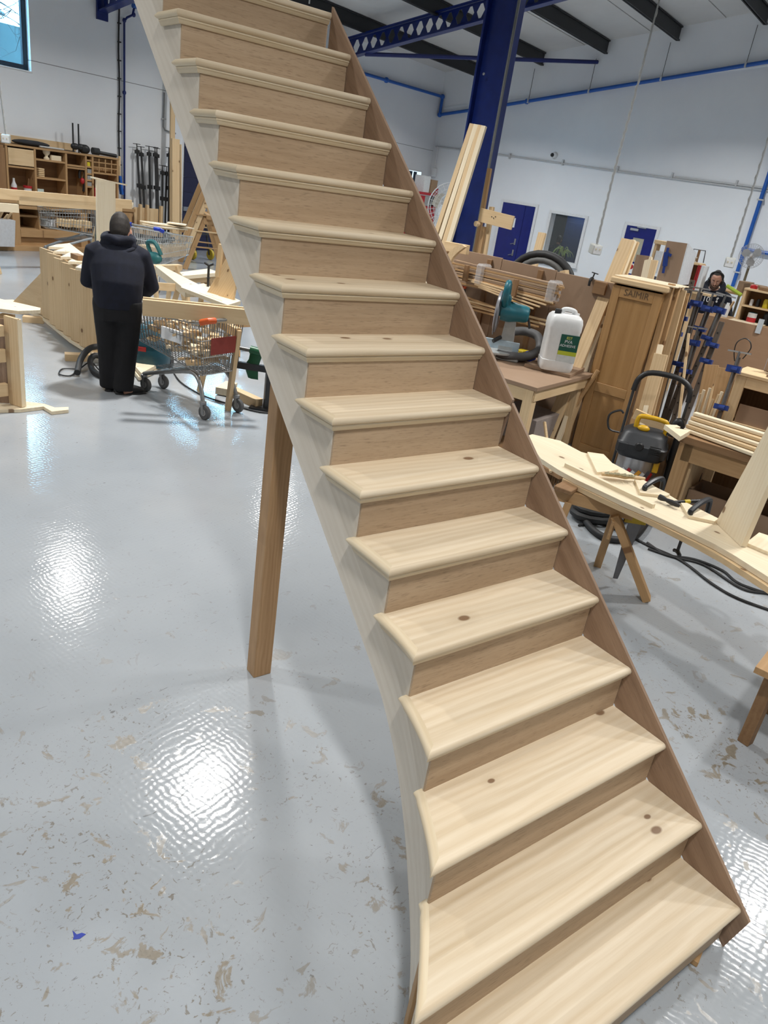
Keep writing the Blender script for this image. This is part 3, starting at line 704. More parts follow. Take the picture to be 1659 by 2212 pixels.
# --- pendant sockets hung on chains
def pendant(label, pts, boxsz, twist, faces):
    t = thing('pendant_socket', label, 'socket', pts[-1], 0, 'hanging socket boxes')
    p = spline(pts, 10)
    mk('cable', tube(p, 0.012, 6), plain('cable_grey', (0.30, 0.31, 0.31), 0.5), t, None, world=True, smooth=True)
    lk = []
    n = int((V(pts[0])-V(pts[-1])).length/0.085)
    for i in range(n):
        q = p[int(i*(len(p)-1)/n)]; q2 = p[min(int(i*(len(p)-1)/n)+1, len(p)-1)]
        f_ = (i*(len(p)-1)/n) % 1.0; c = q.lerp(q2, f_); s_ = V((0.02, 0, 0)) if i % 2 else V((0, 0.02, 0))
        lk.append(tube([c+s_*0.6+V((0, 0, .04)), c+s_+V((0, 0, 0)), c+s_*0.6+V((0, 0, -.04))], 0.006, 4))
    mk('chain', join(*lk), plain('chain_zinc', (0.62, 0.61, 0.58), 0.35, 0.3), t, None, world=True)['kind'] = 'stuff'
    M = Matrix.Translation(V(pts[-1])-V((0, 0, boxsz/2))) @ Matrix.Rotation(twist, 4, 'Z') @ Matrix.Rotation(0.12, 4, 'X')
    b = mk('box', box(boxsz, boxsz, boxsz*0.92, bev=0.01), plain('socket_box_grey', (0.52, 0.53, 0.50), 0.5), t, M)
    for s_ in faces:
        mk('socket_plate', box(boxsz*0.8, 0.006, boxsz*0.74, (0, s_*(boxsz/2+0.003), 0), 0.002), WHITEP, b, M)
        mk('switch', join(box(boxsz*0.14, 0.012, boxsz*0.16, (-boxsz*.2, s_*(boxsz/2+0.008), boxsz*.1)), box(boxsz*0.14, 0.012, boxsz*0.16, (boxsz*.2, s_*(boxsz/2+0.008), boxsz*.1))), plain('socket_cream', (0.6, 0.55, 0.42), 0.5), b, M)
    return t
def _pz(u, v, d):
    r_ = ray(u, v).normalized(); return CAM + r_*d
e = _pz(1289, 527, 11.0)
pendant('white socket box on a long chain hanging in front of the office window', [V((e.x+0.25, e.y+0.15, 7.0)), V((e.x+0.16, e.y+0.1, 4.2)), V((e.x+.06, e.y+.05, 3.0)), e], 0.135, math.radians(-25), (-1,))
e = _pz(1580, 556, 12.5)
pendant('grey socket box on a chain hanging above the second workman', [V((e.x+0.1, e.y+.1, 7.0)), V((e.x+0.06, e.y+0.05, 4)), e], 0.14, math.radians(-60), (-1,))
e = _pz(12, 290, 17.0)
pendant('white socket box on a cable hanging before the shelf unit at left', [V((e.x-.25, e.y+0, 6.3)), V((e.x-0.12, e.y, 4)), e], 0.15, math.radians(-20), (-1,))
e = _pz(668, 8, 13.0)
t_ = tag(mk('hanging_cable', tube([e, V((e.x, e.y, 7.8))], 0.012, 6), plain('cable_grey', (0.3, 0.31, 0.31)), None, world=True), 'thin cable hanging from the roof above the top tread', 'cable')
# --- outside the window: building and bare tree
ob = thing('neighbour_building', 'pale clad building outside the high window', 'building', R(-22, -16, 0), RZ)
CLAD = plain('cladding', (0.022, 0.055, 0.06), 0.6)
for i in range(17): mk('cladding_board', rbox(-30, -7.4, -16.3, -16.0+0.02*(i % 2), i*0.36, i*0.36+0.345), CLAD, ob, MR)
mk('annex', rbox(-7.4, -3, -17.5, -16.5, -0.1, 5.9), CLAD, ob, MR)
mk('roof', wprism([MR @ rp(-30.5, -15.7, 6.05), MR @ rp(-7.2, -15.7, 6.05), MR @ rp(-11, -20, 8.4), MR @ rp(-30.5, -20, 8.4)], (0, 0, 0.1)), plain('roof_pale', (0.045, 0.075, 0.08), 0.7), ob, MR, world=True)
og_ = mk('ground_outside', rbox(-70, 40, -90, -0.6, -0.3, -0.1), plain('tarmac', (0.1, 0.11, 0.12), 0.9), None, MR); tag(og_, kind='structure')
tre = thing('bare_tree', 'bare winter tree branches outside the high window', 'tree', R(-11.5, -9, 0), RZ)
BARK = plain('bark', (0.03, 0.025, 0.025), 0.9); rt = random.Random(11)
mk('trunk', tube([MR @ rp(-15, -9, -0.1), MR @ rp(-14.8, -9, 4), MR @ rp(-14.6, -9, 8.5)], [0.25, 0.2, 0.12], 8), BARK, tre, MR, world=True)
def branch(p, d, L, r, depth):
    q = p; pts = [p]
    for k in range(4):
        d = (d+V((rt.uniform(-.25, .25), rt.uniform(-.25, .25), rt.uniform(-.2, .2)))).normalized(); q = q+d*L/4; pts.append(q)
    out = [tube(pts, [r*(1-0.15*k) for k in range(5)], 4)]
    if depth:
        for k in range(3):
            b_ = pts[rt.randint(1, 4)]; out += branch(b_, (d+V((rt.uniform(-.9, .9), rt.uniform(-.4, .4), rt.uniform(-.8, .7)))).normalized(), L*0.62, r*0.5, depth-1)
    return out
for k in range(9):
    z = 4.5+k*0.6; dd = E1*rt.uniform(0.6, 1.0)+V((0, 0, rt.uniform(-.1, .6)))
    mk('branch', join(*branch(MR @ rp(-14.7, -9, z), dd.normalized(), 3.4, 0.05, 3)), BARK, tre, MR, world=True)
# ================================================================== workbench and racks along the window wall
def ra(u, v, b): return toroom(fb(u, v, b)).x
def rz(u, v, b): return fb(u, v, b).z
def rmk(name, a0, a1, b0, b1, z0, z1, mat, par=None, bev=0.003):
    """box in room axes with its grain along the longest side"""
    d = (a1-a0, b1-b0, z1-z0); c = R((a0+a1)/2, (b0+b1)/2, (z0+z1)/2)
    k = max(range(3), key=lambda i: d[i])
    if k == 0: M = Matrix.Rotation(RZ, 4, 'Z'); s = d
    elif k == 1: M = Matrix.Rotation(RZ+math.pi/2, 4, 'Z'); s = (d[1], d[0], d[2])
    else: M = Matrix.Rotation(RZ, 4, 'Z') @ Matrix.Rotation(-math.pi/2, 4, 'Y'); s = (d[2], d[1], d[0])
    return mk(name, box(*s, bev=bev), mat, par, Matrix.Translation(c) @ M)
BZ = 1.0                                                      # bench top height
wbn = thing('workbench', 'long wooden workbench with open bays along the window wall', 'workbench', R(-15, 0.45, 0), RZ)
bl, br = -22.0, ra(287, 470, 0.85)
rmk('worktop', bl, br+0.05, 0.02, 0.88, BZ-0.07, BZ, PINEOLD, wbn)
rmk('front_rail', bl, br, 0.80, 0.85, BZ-0.17, BZ-0.07, PINEOLD, wbn)
rmk('plinth', bl, br+0.02, 0.55, 0.92, 0.0, 0.10, PINEOLD, wbn)
rmk('back_panel', bl, br, 0.02, 0.05, 0.0, BZ-0.07, PINEDARK, wbn)
for u in (36, 182, 250):
    a = ra(u, 490, 0.85); rmk('leg', a-0.08, a+0.08, 0.72, 0.85, 0.0, BZ-0.07, PINEOLD, wbn)
a1_ = ra(46, 490, .85); a2_ = ra(182, 490, .85)
rmk('lower_rail', a1_, br, 0.76, 0.82, 0.27, 0.42, PINEOLD, wbn); rmk('kick_board', a1_, br, 0.70, 0.74, 0.06, 0.27, PINEOLD, wbn)
rmk('shelf', a1_, a2_, 0.1, 0.72, 0.66, 0.70, PINEOLD, wbn); rmk('bottom_shelf', a1_, br, 0.06, 0.74, 0.40, 0.43, PINEOLD, wbn)
for u in (88, 126): a = ra(u, 480, .8); rmk('divider', a-0.02, a+0.02, 0.1, 0.76, 0.42, BZ-0.07, PINEOLD, wbn)
rmk('cupboard_door', ra(252, 470, .86), ra(284, 470, .86), 0.85, 0.875, 0.14, BZ-0.1, PINEOLD, wbn)
rmk('cupboard_panel', ra(258, 470, .88), ra(276, 470, .88), 0.868, 0.88, 0.3, BZ-0.2, PINEDARK, wbn)
# bin, tub and caddy under the bench
bn = thing('waste_bin', 'white bin full of offcuts under the left end of the workbench', 'bin', R(ra(5, 500, .9), .95, 0.1), RZ)
ab_ = ra(4, 505, .95)
mk('body', loft([[MR @ rp(ab_+x*s, .95+y*s*.7, z) for x, y in ((-.22, -.22), (.22, -.22), (.22, .22), (-.22, .22))] for s, z in ((0.85, 0.10), (1.0, 0.62))]), plain('bin_grey', (0.55, 0.56, 0.58), 0.5), bn, None, world=True)
for k in range(5):
    beam('offcut', MR @ rp(ab_-.18+.08*k, .85, .55), MR @ rp(ab_-.12+.08*k, 1.0, .72+.04*(k % 3)), .05, .02, PINE2, bn)
tb = thing('plastic_tub', 'white plastic tub under the bench behind the small trolley', 'tub', R(ra(111, 490, .7), .6, .43), RZ)
mk('body', rbox(ra(98, 490, .7), ra(124, 490, .7), .40, .70, .432, .80, .04), plain('tub_white', (0.62, 0.64, 0.66), 0.4), tb, MR)
mk('label', rbox(ra(104, 490, .7), ra(118, 490, .7), .70, .703, .63, .70), plain('label_dark', (0.08, 0.08, 0.10)), tb, MR)
# ---- shelf unit standing on the bench
D0, D1 = 0.05, 0.42
XS = [ra(u, 365, D1) for u in (16.3, 76.9, 143.8, 186.3, 200.7, 254.5)]
ZT = 1.99
su = thing('shelf_unit', 'wooden pigeonhole shelf unit standing on the workbench', 'shelf unit', R(-14, 0.25, BZ), RZ)
for i, a in enumerate(XS): rmk('upright', a-0.022, a+0.022, D0, D1, BZ, ZT, PINEOLD, su)
rmk('top', XS[0]-0.03, XS[-1]+0.03, D0, D1+.01, ZT, ZT+0.04, PINEOLD, su)
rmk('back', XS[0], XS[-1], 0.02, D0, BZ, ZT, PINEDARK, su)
rmk('bottom', XS[0], XS[-1], D0, D1, BZ, BZ+0.035, PINEOLD, su)
def shelf(i, z): rmk('shelf', XS[i]+.022, XS[i+1]-.022, D0, D1-.01, z-0.018, z+0.018, PINEOLD, su)
zsh = lambda u, v: rz(u, v, D1)
shelf(0, zsh(46, 362)); shelf(1, zsh(108, 348)); shelf(1, zsh(108, 387)); shelf(2, zsh(165, 359)); shelf(2, zsh(165, 364))
for v in (345, 359, 374, 388, 402): shelf(3, zsh(193, v+2))
shelf(4, zsh(228, 376))
rmk('cabinet_door', XS[0]+.03, XS[1]-.03, D1-.02, D1+.006, zsh(46, 360)+.02, ZT-.03, PINE2, su)
for k in range(1, 4):
    a = XS[4]+(XS[5]-XS[4])*k/4; rmk('lattice_bar', a-.012, a+.012, D1-.02, D1, zsh(228, 374), ZT-.02, PINEOLD, su)
for k in range(1, 3):
    z = zsh(228, 374)+(ZT-zsh(228, 374))*k/3; rmk('lattice_bar', XS[4]+.02, XS[5]-.02, D1-.02, D1+.002, z-.012, z+.012, PINEOLD, su)
rmk('lattice_back', XS[4]+.02, XS[5]-.02, .2, .22, zsh(228, 374), ZT-.02, PINEOLD, su)
s2 = thing('shelf_unit', 'dark shelf unit at the left edge beside the pigeonhole unit', 'shelf unit', R(-16.6, .25, BZ), RZ)
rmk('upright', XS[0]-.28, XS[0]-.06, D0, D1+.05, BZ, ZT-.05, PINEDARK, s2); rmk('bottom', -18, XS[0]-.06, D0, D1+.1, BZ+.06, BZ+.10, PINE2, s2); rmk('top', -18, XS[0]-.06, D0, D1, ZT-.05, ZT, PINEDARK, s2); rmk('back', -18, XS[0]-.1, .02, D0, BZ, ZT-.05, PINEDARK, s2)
wr2 = mk('wall_rail', rbox(XS[0]-.4, XS[3], 0.0, 0.03, ZT+.06, ZT+.20), PINE2, None, MR); tag(wr2, 'pale wooden batten on the wall above the shelf unit', 'batten')
# things on the shelves
def lth(name, label, cat, u, v, b, prof, mat, zfix=None, seg=14, group=None):
    p = fb(u, v, b)
    if zfix is not None: p.z = zfix
    t = thing(name, label, cat, p, 0, group)
    mk('body', lathe(prof, seg), mat, t, Matrix.Translation(p), smooth=True)
    return t, p
WPL = plain('white_plastic', (0.66, 0.68, 0.70), 0.4); REDP = plain('red_plastic', (0.42, 0.02, 0.025), 0.4)
zb0 = BZ+.036
t, p = lth('glue_bottle', 'white glue bottle with a red label on the shelf unit', 'bottle', 30.5, 405, .3, [(.055, 0), (.058, .02), (.058, .2), (.03, .26), (.022, .30), (.022, .34)], WPL, zb0)
mk('label', lathe([(.0595, .06), (.0595, .16)], 14), REDP, t, Matrix.Translation(p))
t, p = lth('brush_pot', 'white pot with a red rim and a brush standing in it', 'pot', 60, 407, .3, [(.075, 0), (.082, .17), (.088, .175), (.088, .2), (.07, .2)], WPL, zb0)
mk('rim', lathe([(.09, .17), (.092, .21), (.085, .215)], 14), REDP, t, Matrix.Translation(p)); mk('brush', tube([p+V((0, 0, .15)), p+V((.03, 0, .36))], .012, 6), PINEDARK, t, world=True)
t, p = lth('wood_finial', 'turned pale wooden ball finial on the upper shelf', 'finial', 100.5, 345, .3, [(.06, 0), (.06, .03), (.03, .06), (.035, .08), (.07, .12), (.08, .17), (.065, .22), (.03, .245)], PINEPALE, zsh(108, 348)+.018)
tag(rmk('curved_block', ra(111, 345, .35), ra(132, 345, .35), .28, .36, zsh(108, 348)+.018, zsh(108, 348)+.12, PINEPALE), 'pale shaped wooden block next to the ball finial', 'wood block')
for k in range(5):
    tag(rmk('wood_disc', ra(80, 380, .3), ra(93, 380, .3), .2, .38, zsh(108, 387)+.019+k*.036, zsh(108, 387)+.05+k*.036, PINE2, bev=.01), ('lowest', 'second lowest', 'middle', 'second highest', 'topmost')[k]+' of the five thin wood blocks stacked on the shelf', 'wood block', 'thin blocks stacked on the shelf')
tag(rmk('paper_card', ra(80.5, 410, .43), ra(94, 410, .43), .43, .445, BZ+.04, BZ+.22, plain('card_green', (0.50, 0.60, 0.56), 0.7)), 'pale green card leaning in the middle of the shelf unit', 'card')
em = thing('ear_defenders', 'red and black ear defenders hung inside the shelf unit', 'ear defenders', fb(178, 390, .3), 0)
p = fb(178, 391, .35)
mk('cup', ball(p, .05, .05, .07), REDP, em, world=True, smooth=True); mk('band', tube(spline([p+V((-.06, 0, .05)), p+V((-.05, 0, .2)), p+V((.05, 0, .22)), p+V((.05, 0, .05)), p+V((.02, 0, -.22))], 5), .028, 6), BLACK, em, world=True, smooth=True)
tag(mk('yellow_box', rbox(ra(187.5, 354, .38), ra(193.5, 354, .38), .3, .4, zsh(193, 361)+.018, zsh(193, 361)+.10), plain('yellow_card', (0.65, 0.52, 0.02), 0.6), None, MR), 'small yellow box in the narrow pigeonhole', 'box')
for k, v in enumerate((376, 390, 404)):
    tag(mk('hardware_box', rbox(ra(188, v, .38), ra(198, v, .38), .3, .4, zsh(193, v)+.018, zsh(193, v)+.10), plain('hardware_grey', (0.3, 0.3, 0.29), 0.5), None, MR), ('upper', 'middle', 'lower')[k]+' grey box in the narrow pigeonhole column', 'box', 'grey pigeonhole boxes')
tag(mk('red_case', rbox(ra(203, 388, .35), ra(220, 388, .35), .2, .38, BZ+.036, BZ+.34), REDP, None, MR), 'dark red case in the last bay of the shelf unit', 'case')
bb = thing('bag', 'dark folded bag lying on top of the shelf unit', 'bag', fb(70, 312, .3), 0)
mk('body', xf(ball((0, 0, 0), .42, .13, .06), Matrix.Translation(R(ra(70, 315, .3), .25, ZT+.10)) @ Matrix.Rotation(RZ, 4, 'Z')), plain('dark_cloth', (.025, .025, .028), .9), bb, None, world=True, smooth=True)
mk('flap', xf(box(.55, .2, .03, bev=.01), Matrix.Translation(R(ra(108, 322, .3), .3, ZT+.065)) @ Matrix.Rotation(RZ, 4, 'Z')), plain('dusty_white', (.55, .55, .54), .8), bb, None, world=True)
tc_ = thing('trigger_clamps', 'pair of black bar clamps standing up on top of the shelf unit', 'clamp', R(ra(165, 320, .3), .3, ZT+.04), RZ)
for u in (158.5, 170.5):
    a = ra(u, 330, .3)
    mk('bar', rbox(a-.014, a+.014, .29, .31, ZT+.042, ZT+.62), BLACK, tc_, MR); mk('grip', xf(ball((0, 0, 0), .10, .06, .07), Matrix.Translation(MR @ rp(a+.04, .3, ZT+.16)) @ Matrix.Rotation(RZ, 4, 'Z')), BLACK, tc_, None, world=True, smooth=True)
mk('knob', ball(MR @ rp(ra(182, 327, .3), .3, ZT+.13), .13, .07, .10), BLACK, tc_, None, world=True, smooth=True)
rl_ = thing('rolled_tube', 'dark rolled tube lying at the right end on the shelf unit', 'tube', R(ra(225, 335, .3), .3, ZT+.1), RZ)
mk('roll', tube([MR @ rp(ra(200, 330, .3), .3, ZT+.12), MR @ rp(ra(213, 333, .3), .3, ZT+.12)], .075, 12), plain('roll_grey', (.03, .032, .034), .8), rl_, None, world=True, smooth=True)
mk('strap', tube([MR @ rp(ra(213, 333, .3), .3, ZT+.1), MR @ rp(ra(252, 342, .3), .28, ZT+.08)], .04, 8), BLACK, rl_, None, world=True, smooth=True)
# brush and blue dustpan handle by the bench end
bs_ = thing('floor_brush', 'blue brush with a wooden handle leaning at the bench end', 'brush', R(ra(262, 415, .3), .2, BZ), RZ)
mk('handle', tube([fb(257, 405, .25), fb(258, 338, .12)], .03, 8), PINE2, bs_, None, world=True); mk('head', beamvf(fb(258, 380, .4), fb(263, 420, .4), .10, .05), BLUEP, bs_, None, world=True)
# ---- rack of sash clamps
ck = thing('clamp_rack', 'wooden rack holding long sash clamps against the window wall', 'rack', R(-11.6, .5, 0), RZ)
aL = ra(304, 450, .7); aR = ra(372, 450, .7)
for (u, w_) in ((306, .16), (334, .16)): a = ra(u, 440, .7); rmk('board', a-w_, a+w_, .60, .64, .02, 1.02, PINE2, ck)
for u in (304, 319, 349): a = ra(u, 460, .7); rmk('post', a-.03, a+.03, .64, .72, 0, 1.1, PINE2, ck)
rmk('rail', aL-.1, aR, .66, .70, .56, .64, PINE2, ck); rmk('base', aL-.1, aR, .25, .72, 0, .05, PINE2, ck); rmk('back', aL-.1, aR, .10, .14, 0, .9, PINEDARK, ck)
rc = random.Random(5)
def sash_clamp(label, p0, p1, group, headcol=None, ln=.10):
    p0, p1 = V(p0), V(p1); d = (p1-p0).normalized(); side = E1
    t = thing('sash_clamp', label, 'clamp', p0, 0, group)
    mk('bar', beamvf(p0, p1, .05, .018, up=N1), DKSTEEL, t, None, world=True)
    mk('head', beamvf(p1-d*.10, p1-d*.02, .10, .07, up=N1), headcol or BLACK, t, None, world=True)
    mk('screw', tube([p1-d*.30, p1+d*.12], .012, 6), DKSTEEL, t, None, world=True)
    mk('tommy_bar', tube([p1+d*.11-side*ln, p1+d*.11+side*ln], .008, 5), DKSTEEL, t, None, world=True)
    mk('slide', beamvf(p0+d*((p1-p0).length*.62), p0+d*((p1-p0).length*.62+.09), .11, .06, up=N1), headcol or BLACK, t, None, world=True)
    return t
for k, (u0, v0, u1, v1) in enumerate(((310, 440, 296, 322), (318, 455, 305, 328), (328, 460, 322, 327), (342, 460, 335, 329), (345, 460, 339, 331), (352, 455, 351, 368), (357, 462, 360, 370), (365, 455, 365, 330))):
    q0 = fb(u0, v0, .30); q0.z = .06; q1 = fb(u1, v1, .12)
    sash_clamp('dark sash clamp standing in the wall rack, number %s from the left' % ('one', 'two', 'three', 'four', 'five', 'six', 'seven', 'eight')[k], q0, q1, 'sash clamps in the wall rack')
# coil of black hose on the floor in front of the rack
hb = thing('hose_heap', 'heap of black hose lying in front of the clamp rack', 'hose', fz(325, 500, .3), 0)
c = R(ra(327, 488, 1.6), 1.6, .36)
for k in range(6): mk('loop', tube([c+V((.5*math.cos(t_*.5+k)*(.8+.05*k), .3*math.sin(t_*.5+k), -.3+.08*k+.03*math.sin(t_))) for t_ in range(13)], .05, 8, closed=True), RUBBER, hb, None, world=True, smooth=True)
# ---- tall timbers by the wall and the dark blue shutter door
tm = [((375, 500), (371, 250), .10, 'old pine plank against the wall beside the shutter door'), ((383, 515), (379, 300), .17, 'knotty pale plank in front of the taller plank by the shutter'), ((395, 510), (390, 312), .03, 'thin pine batten next to the knotty plank')]
for k, ((u0, v0), (u1, v1), w_, lab) in enumerate(tm):
    b_ = (.25, .9, .6)[k]; q1 = fb(u1, v1, b_); q0 = V((q1.x, q1.y, 0)) - N1*0.12
    q0.z = 0.0
    tag(beam('timber_plank', q0, q1+V((0, 0, (.9, 0, 0)[k])), w_*1.3, .045, (PINE2, PINE2, PINE2)[k], up=N1), lab, 'plank', 'planks by the shutter')
d3 = thing('door_3', None, None, R(-9.9, 0, 0), RZ); tag(d3, kind='structure')
a3 = ra(398, 350, .02)
for i in range(9): mk('slat', rbox(a3, a3+2.6, 0.0, .03+.006*(i % 2), .0+i*.36, .355+i*.36), plain('shutter_navy', (.006, .008, .045), .45), d3, MR)
mk('push_bar', rbox(a3+.0, a3+.9, .03, .07, .98, 1.08), plain('bar_grey', (.20, .22, .26), .4), d3, MR)
# ---- nested saw horses at the wall
def sawhorse(label, M, L=.9, H=.78, sp=.5, mat=PINEOLD, name='saw_horse', group=None, w=.07, stretch=True, topw=.1):
    t = thing(name, label, 'saw horse', M.translation, 0, group)
    def bm_(n, p0, p1, wd, th, up=(0, 0, 1)): return beam(n, M @ V(p0), M @ V(p1), wd, th, mat, t, up=M.to_3x3() @ V(up))
    bm_('top_rail', (-L/2, 0, H-.045), (L/2, 0, H-.045), topw, .09)
    for sx in (-1, 1):
        for sy in (-1, 1): bm_('leg', (sx*(L/2-.05), sy*sp/2, 0.0), (sx*(L/2-.14), sy*.045, H-.02), w, .045, (1, 0, 0))
        if stretch: bm_('brace', (sx*(L/2-.085), -sp*.30, H*.42), (sx*(L/2-.085), sp*.30, H*.42), .07, .025)
        bm_('gusset', (sx*(L/2-.10), -.10, H-.13), (sx*(L/2-.10), .10, H-.13), .14, .02, (1, 0, 0))
    return t
q = fz(425, 572, 0)
pw = R(-12.35, 2.7, 0)
for k in range(3):
    sawhorse(('lowest', 'middle', 'topmost')[k]+' of the three nested pine saw horses by the shutter', Matrix.Translation(pw+V((0, 0, .34*k))) @ Matrix.Rotation(RZ+1.0, 4, 'Z'), 1.25, 1.2, .95, PINE2 if k == 1 else PINEOLD, group='nested saw horses', w=.11)
rmd = thing('parked_barrow', 'black sack barrow with yellow wheels behind the saw horses', 'barrow', fz(430, 560, 0), 0)
qb = fb(438, 540, 1.6)
qb.z = 0
mk('frame', join(*[tube([qb+E1*dx+V((0, 0, .12)), qb+E1*dx+V((0, 0, 1.15))+N1*.25], .022, 6) for dx in (-.2, .2)]+[tube([qb+E1*-.2+V((0, 0, z))+N1*.05*k, qb+E1*.2+V((0, 0, z))+N1*.05*k], .018, 6) for k, z in enumerate((.3, .6, .9))]), BLACK, rmd, None, world=True)
for dx in (-.3, .25): mk('wheel', xf(lathe([(.0, -.03), (.12, -.03), (.13, 0), (.12, .03), (0, .03)], 16), Matrix.Translation(qb+E1*dx+V((0, 0, .13))) @ Matrix.Rotation(RZ, 4, 'Z') @ Matrix.Rotation(math.pi/2, 4, 'Y')), plain('wheel_yellow', (.5, .36, .02), .5), rmd, None, world=True)
# ================================================================== people
NAVY = plain('navy_cloth', (0.0035, 0.0055, 0.016), 0.9, var=0.25, scale=14, bumps=0.2)
BLACKC = plain('black_cloth', (0.004, 0.004, 0.006), 0.9, var=0.2, scale=14)
SKIN = plain('skin', (0.46, 0.24, 0.165), 0.5, var=0.05)
HAIR = plain('dark_hair', (0.018, 0.013, 0.010), 0.7, var=0.4, scale=60)
SHOE = plain('black_shoe', (0.008, 0.008, 0.009), 0.5)
def remesh(o, vox, sm=6):
    m = o.modifiers.new('remesh', 'REMESH'); m.mode = 'VOXEL'; m.voxel_size = vox; m.use_smooth_shade = True
    s_ = o.modifiers.new('smooth', 'SMOOTH'); s_.iterations = sm; s_.factor = 0.5
    return o
def hand(w, d, up, side, sgn, curl=0.5):
    """palm and five fingers as overlapping limbs; w wrist, d pointing direction, side towards the thumb"""
    w, d, up, side = V(w), V(d).normalized(), V(up).normalized(), V(side).normalized()
    out = [limb([w-d*.02, w+d*.03, w+d*.075, w+d*.095], [(.026, .018), (.036, .018), (.041, .017), (.036, .012)], side)]
    for k, (o_, L) in enumerate(((.030, .070), (.010, .080), (-.010, .075), (-.029, .058))):
        b = w+d*.085+side*o_; c1 = (d-up*curl*.5).normalized(); c2 = (d*.6-up*curl*1.6).normalized()
        out.append(limb([b, b+c1*L*.5, b+c1*L*.5+c2*L*.35, b+c1*L*.5+c2*L*.6], [(.0095, .0095), (.009, .009), (.008, .008), (.005, .005)], side, 8))
    tb_ = w+d*.025+side*.030; td = (d*.7+side*.6-up*.4).normalized()
    out.append(limb([tb_, tb_+td*.035, tb_+td*.035+(d-up*.3).normalized()*.03], [(.013, .012), (.011, .011), (.006, .006)], side, 8))
    return out
def person(label, M, spec, jersey=None):
    """local frame: x right, y forward, z up, metres"""
    t = thing('person', label, 'person', M.translation)
    h = spec
    def put(name, vfs, mat, vox=None, sm=5, par=None):
        o = mk(name, xf(join(*vfs), M), mat, par or t, None, smooth=True, world=True, autosmooth=False)
        if vox: remesh(o, vox, sm)
        return o
    # body: one continuous skin surface, head to feet
    H = V(h['head']); hd = V(h['look']).normalized(); hs = V((1, 0, 0)); hup = hs.cross(hd).normalized()
    hk = h.get('hk', 1.0)
    def hp(x, y, z): return H+(hs*x+hd*y+hup*z)*hk
    skull = [limb([hp(0, .005, .12), hp(0, .0, .112), hp(0, -.004, .09), hp(0, -.004, .05), hp(0, .0, .0), hp(0, .012, -.05), hp(0, .03, -.09), hp(0, .045, -.112), hp(0, .05, -.12)],
             [(a_*hk, b_*hk) for a_, b_ in ((.02, .03), (.045, .06), (.064, .084), (.075, .097), (.074, .098), (.066, .086), (.05, .064), (.033, .04), (.015, .02))], hs, 18)]
    nose = limb([hp(0, .094, .02), hp(0, .108, -.005), hp(0, .116, -.022), hp(0, .10, -.036)], [(.008, .008), (.011, .012), (.016, .014), (.012, .010)], hs, 8)
    brow = limb([hp(-.045, .078, .032), hp(0, .094, .03), hp(.045, .078, .032)], [(.01, .008)]*3, hup, 8)
    lips = limb([hp(-.024, .086, -.062), hp(0, .098, -.060), hp(.024, .086, -.062)], [(.006, .007), (.009, .009), (.006, .007)], hup, 8)
    ears = [xf(ball((0, 0, 0), .011, .019, .031, 10, 7), Matrix.Translation(hp(s*.078, -.005, -.002)) @ Matrix((hs, hd, hup)).transposed().to_4x4()) for s in (-1, 1)]
    nk = V(h['neck']); neck = limb([nk-V((0, 0, .06)), nk, hp(0, -.02, -.06)], [(.075, .07), (.06, .06), (.055, .06)])
    T = h['torso']; torso = limb([V(p) for p, r in T], [(r[0]*.9, r[1]*.9) for p, r in T])
    arms = []
    for s, (sh, el, wr) in zip((-1, 1), h['arms']):
        arms += [limb([V(sh), V(sh).lerp(V(el), .5), V(el), V(el).lerp(V(wr), .6), V(wr)], [(.052, .052), (.048, .048), (.040, .040), (.036, .036), (.026, .026)])]
        arms += hand(wr, V(wr)-V(el), h.get('handup', (0, 0, 1)), (-s, 0, 0), s)
    legs = []
    for (hp_, kn, an, toe) in h['legs']:
        legs += [limb([V(hp_), V(hp_).lerp(V(kn), .5), V(kn), V(kn).lerp(V(an), .4), V(an), V(an)-V((0, 0, .04))], [(.085, .085), (.075, .075), (.055, .055), (.055, .055), (.038, .038), (.04, .04)])]
        legs += [limb([V(an)+V((0, -.03, -.055)), V(an)+(V(toe)-V(an))*.5+V((0, 0, -.02)), V(toe)], [(.035, .025), (.042, .025), (.03, .016)])]
    put('body', skull+[nose, brow, lips]+ears+[neck, torso]+arms+legs, SKIN, .0075, 3)
    for s in (-1, 1):
        e = put('eye', [ball(hp(s*.031, .083, .008), .012, .012, .010, 10, 7)], plain('eye_white', (.7, .68, .66), .3))
        put('eyelid', [xf(ball((0, 0, 0), .016, .012, .008, 10, 7), Matrix.Translation(hp(s*.031, .086, .015)))], SKIN)
        put('eyebrow', [limb([hp(s*.014, .098, .034), hp(s*.03, .096, .04), hp(s*.05, .078, .034)], [(.005, .004)]*3, hup, 6)], HAIR)
    # hair cap
    cap = [limb([hp(0, -.002, .128), hp(0, -.008, .118), hp(0, -.016, .09), hp(0, -.022, .05), hp(0, -.034, .0), hp(0, -.045, -.045), hp(0, -.045, -.075)],
            [(a_*hk, b_*hk) for a_, b_ in ((.025, .03), (.052, .064), (.071, .086), (.080, .094), (.078, .082), (.066, .058), (.05, .04))], hs, 18)]
    put('hair', cap, HAIR, .009, 2)
    # top
    top = [limb([V(p) for p, r in T], [r for p, r in T], seg=20)]
    for s, (sh, el, wr) in zip((-1, 1), h['arms']):
        k = h.get('sleeve', 1.0); sh, el, wr = V(sh), V(el), V(wr)
        top += [limb([sh+V((-s*.06, 0, .02)), sh, sh.lerp(el, .5), el, el.lerp(wr, .5), wr], [(.085, .085), (.088*k, .09*k), (.082*k, .082*k), (.072*k, .074*k), (.066*k, .066*k), (.048*k, .048*k)])]
    o = put(h.get('topname', 'hoodie'), top, NAVY, .014, 4)
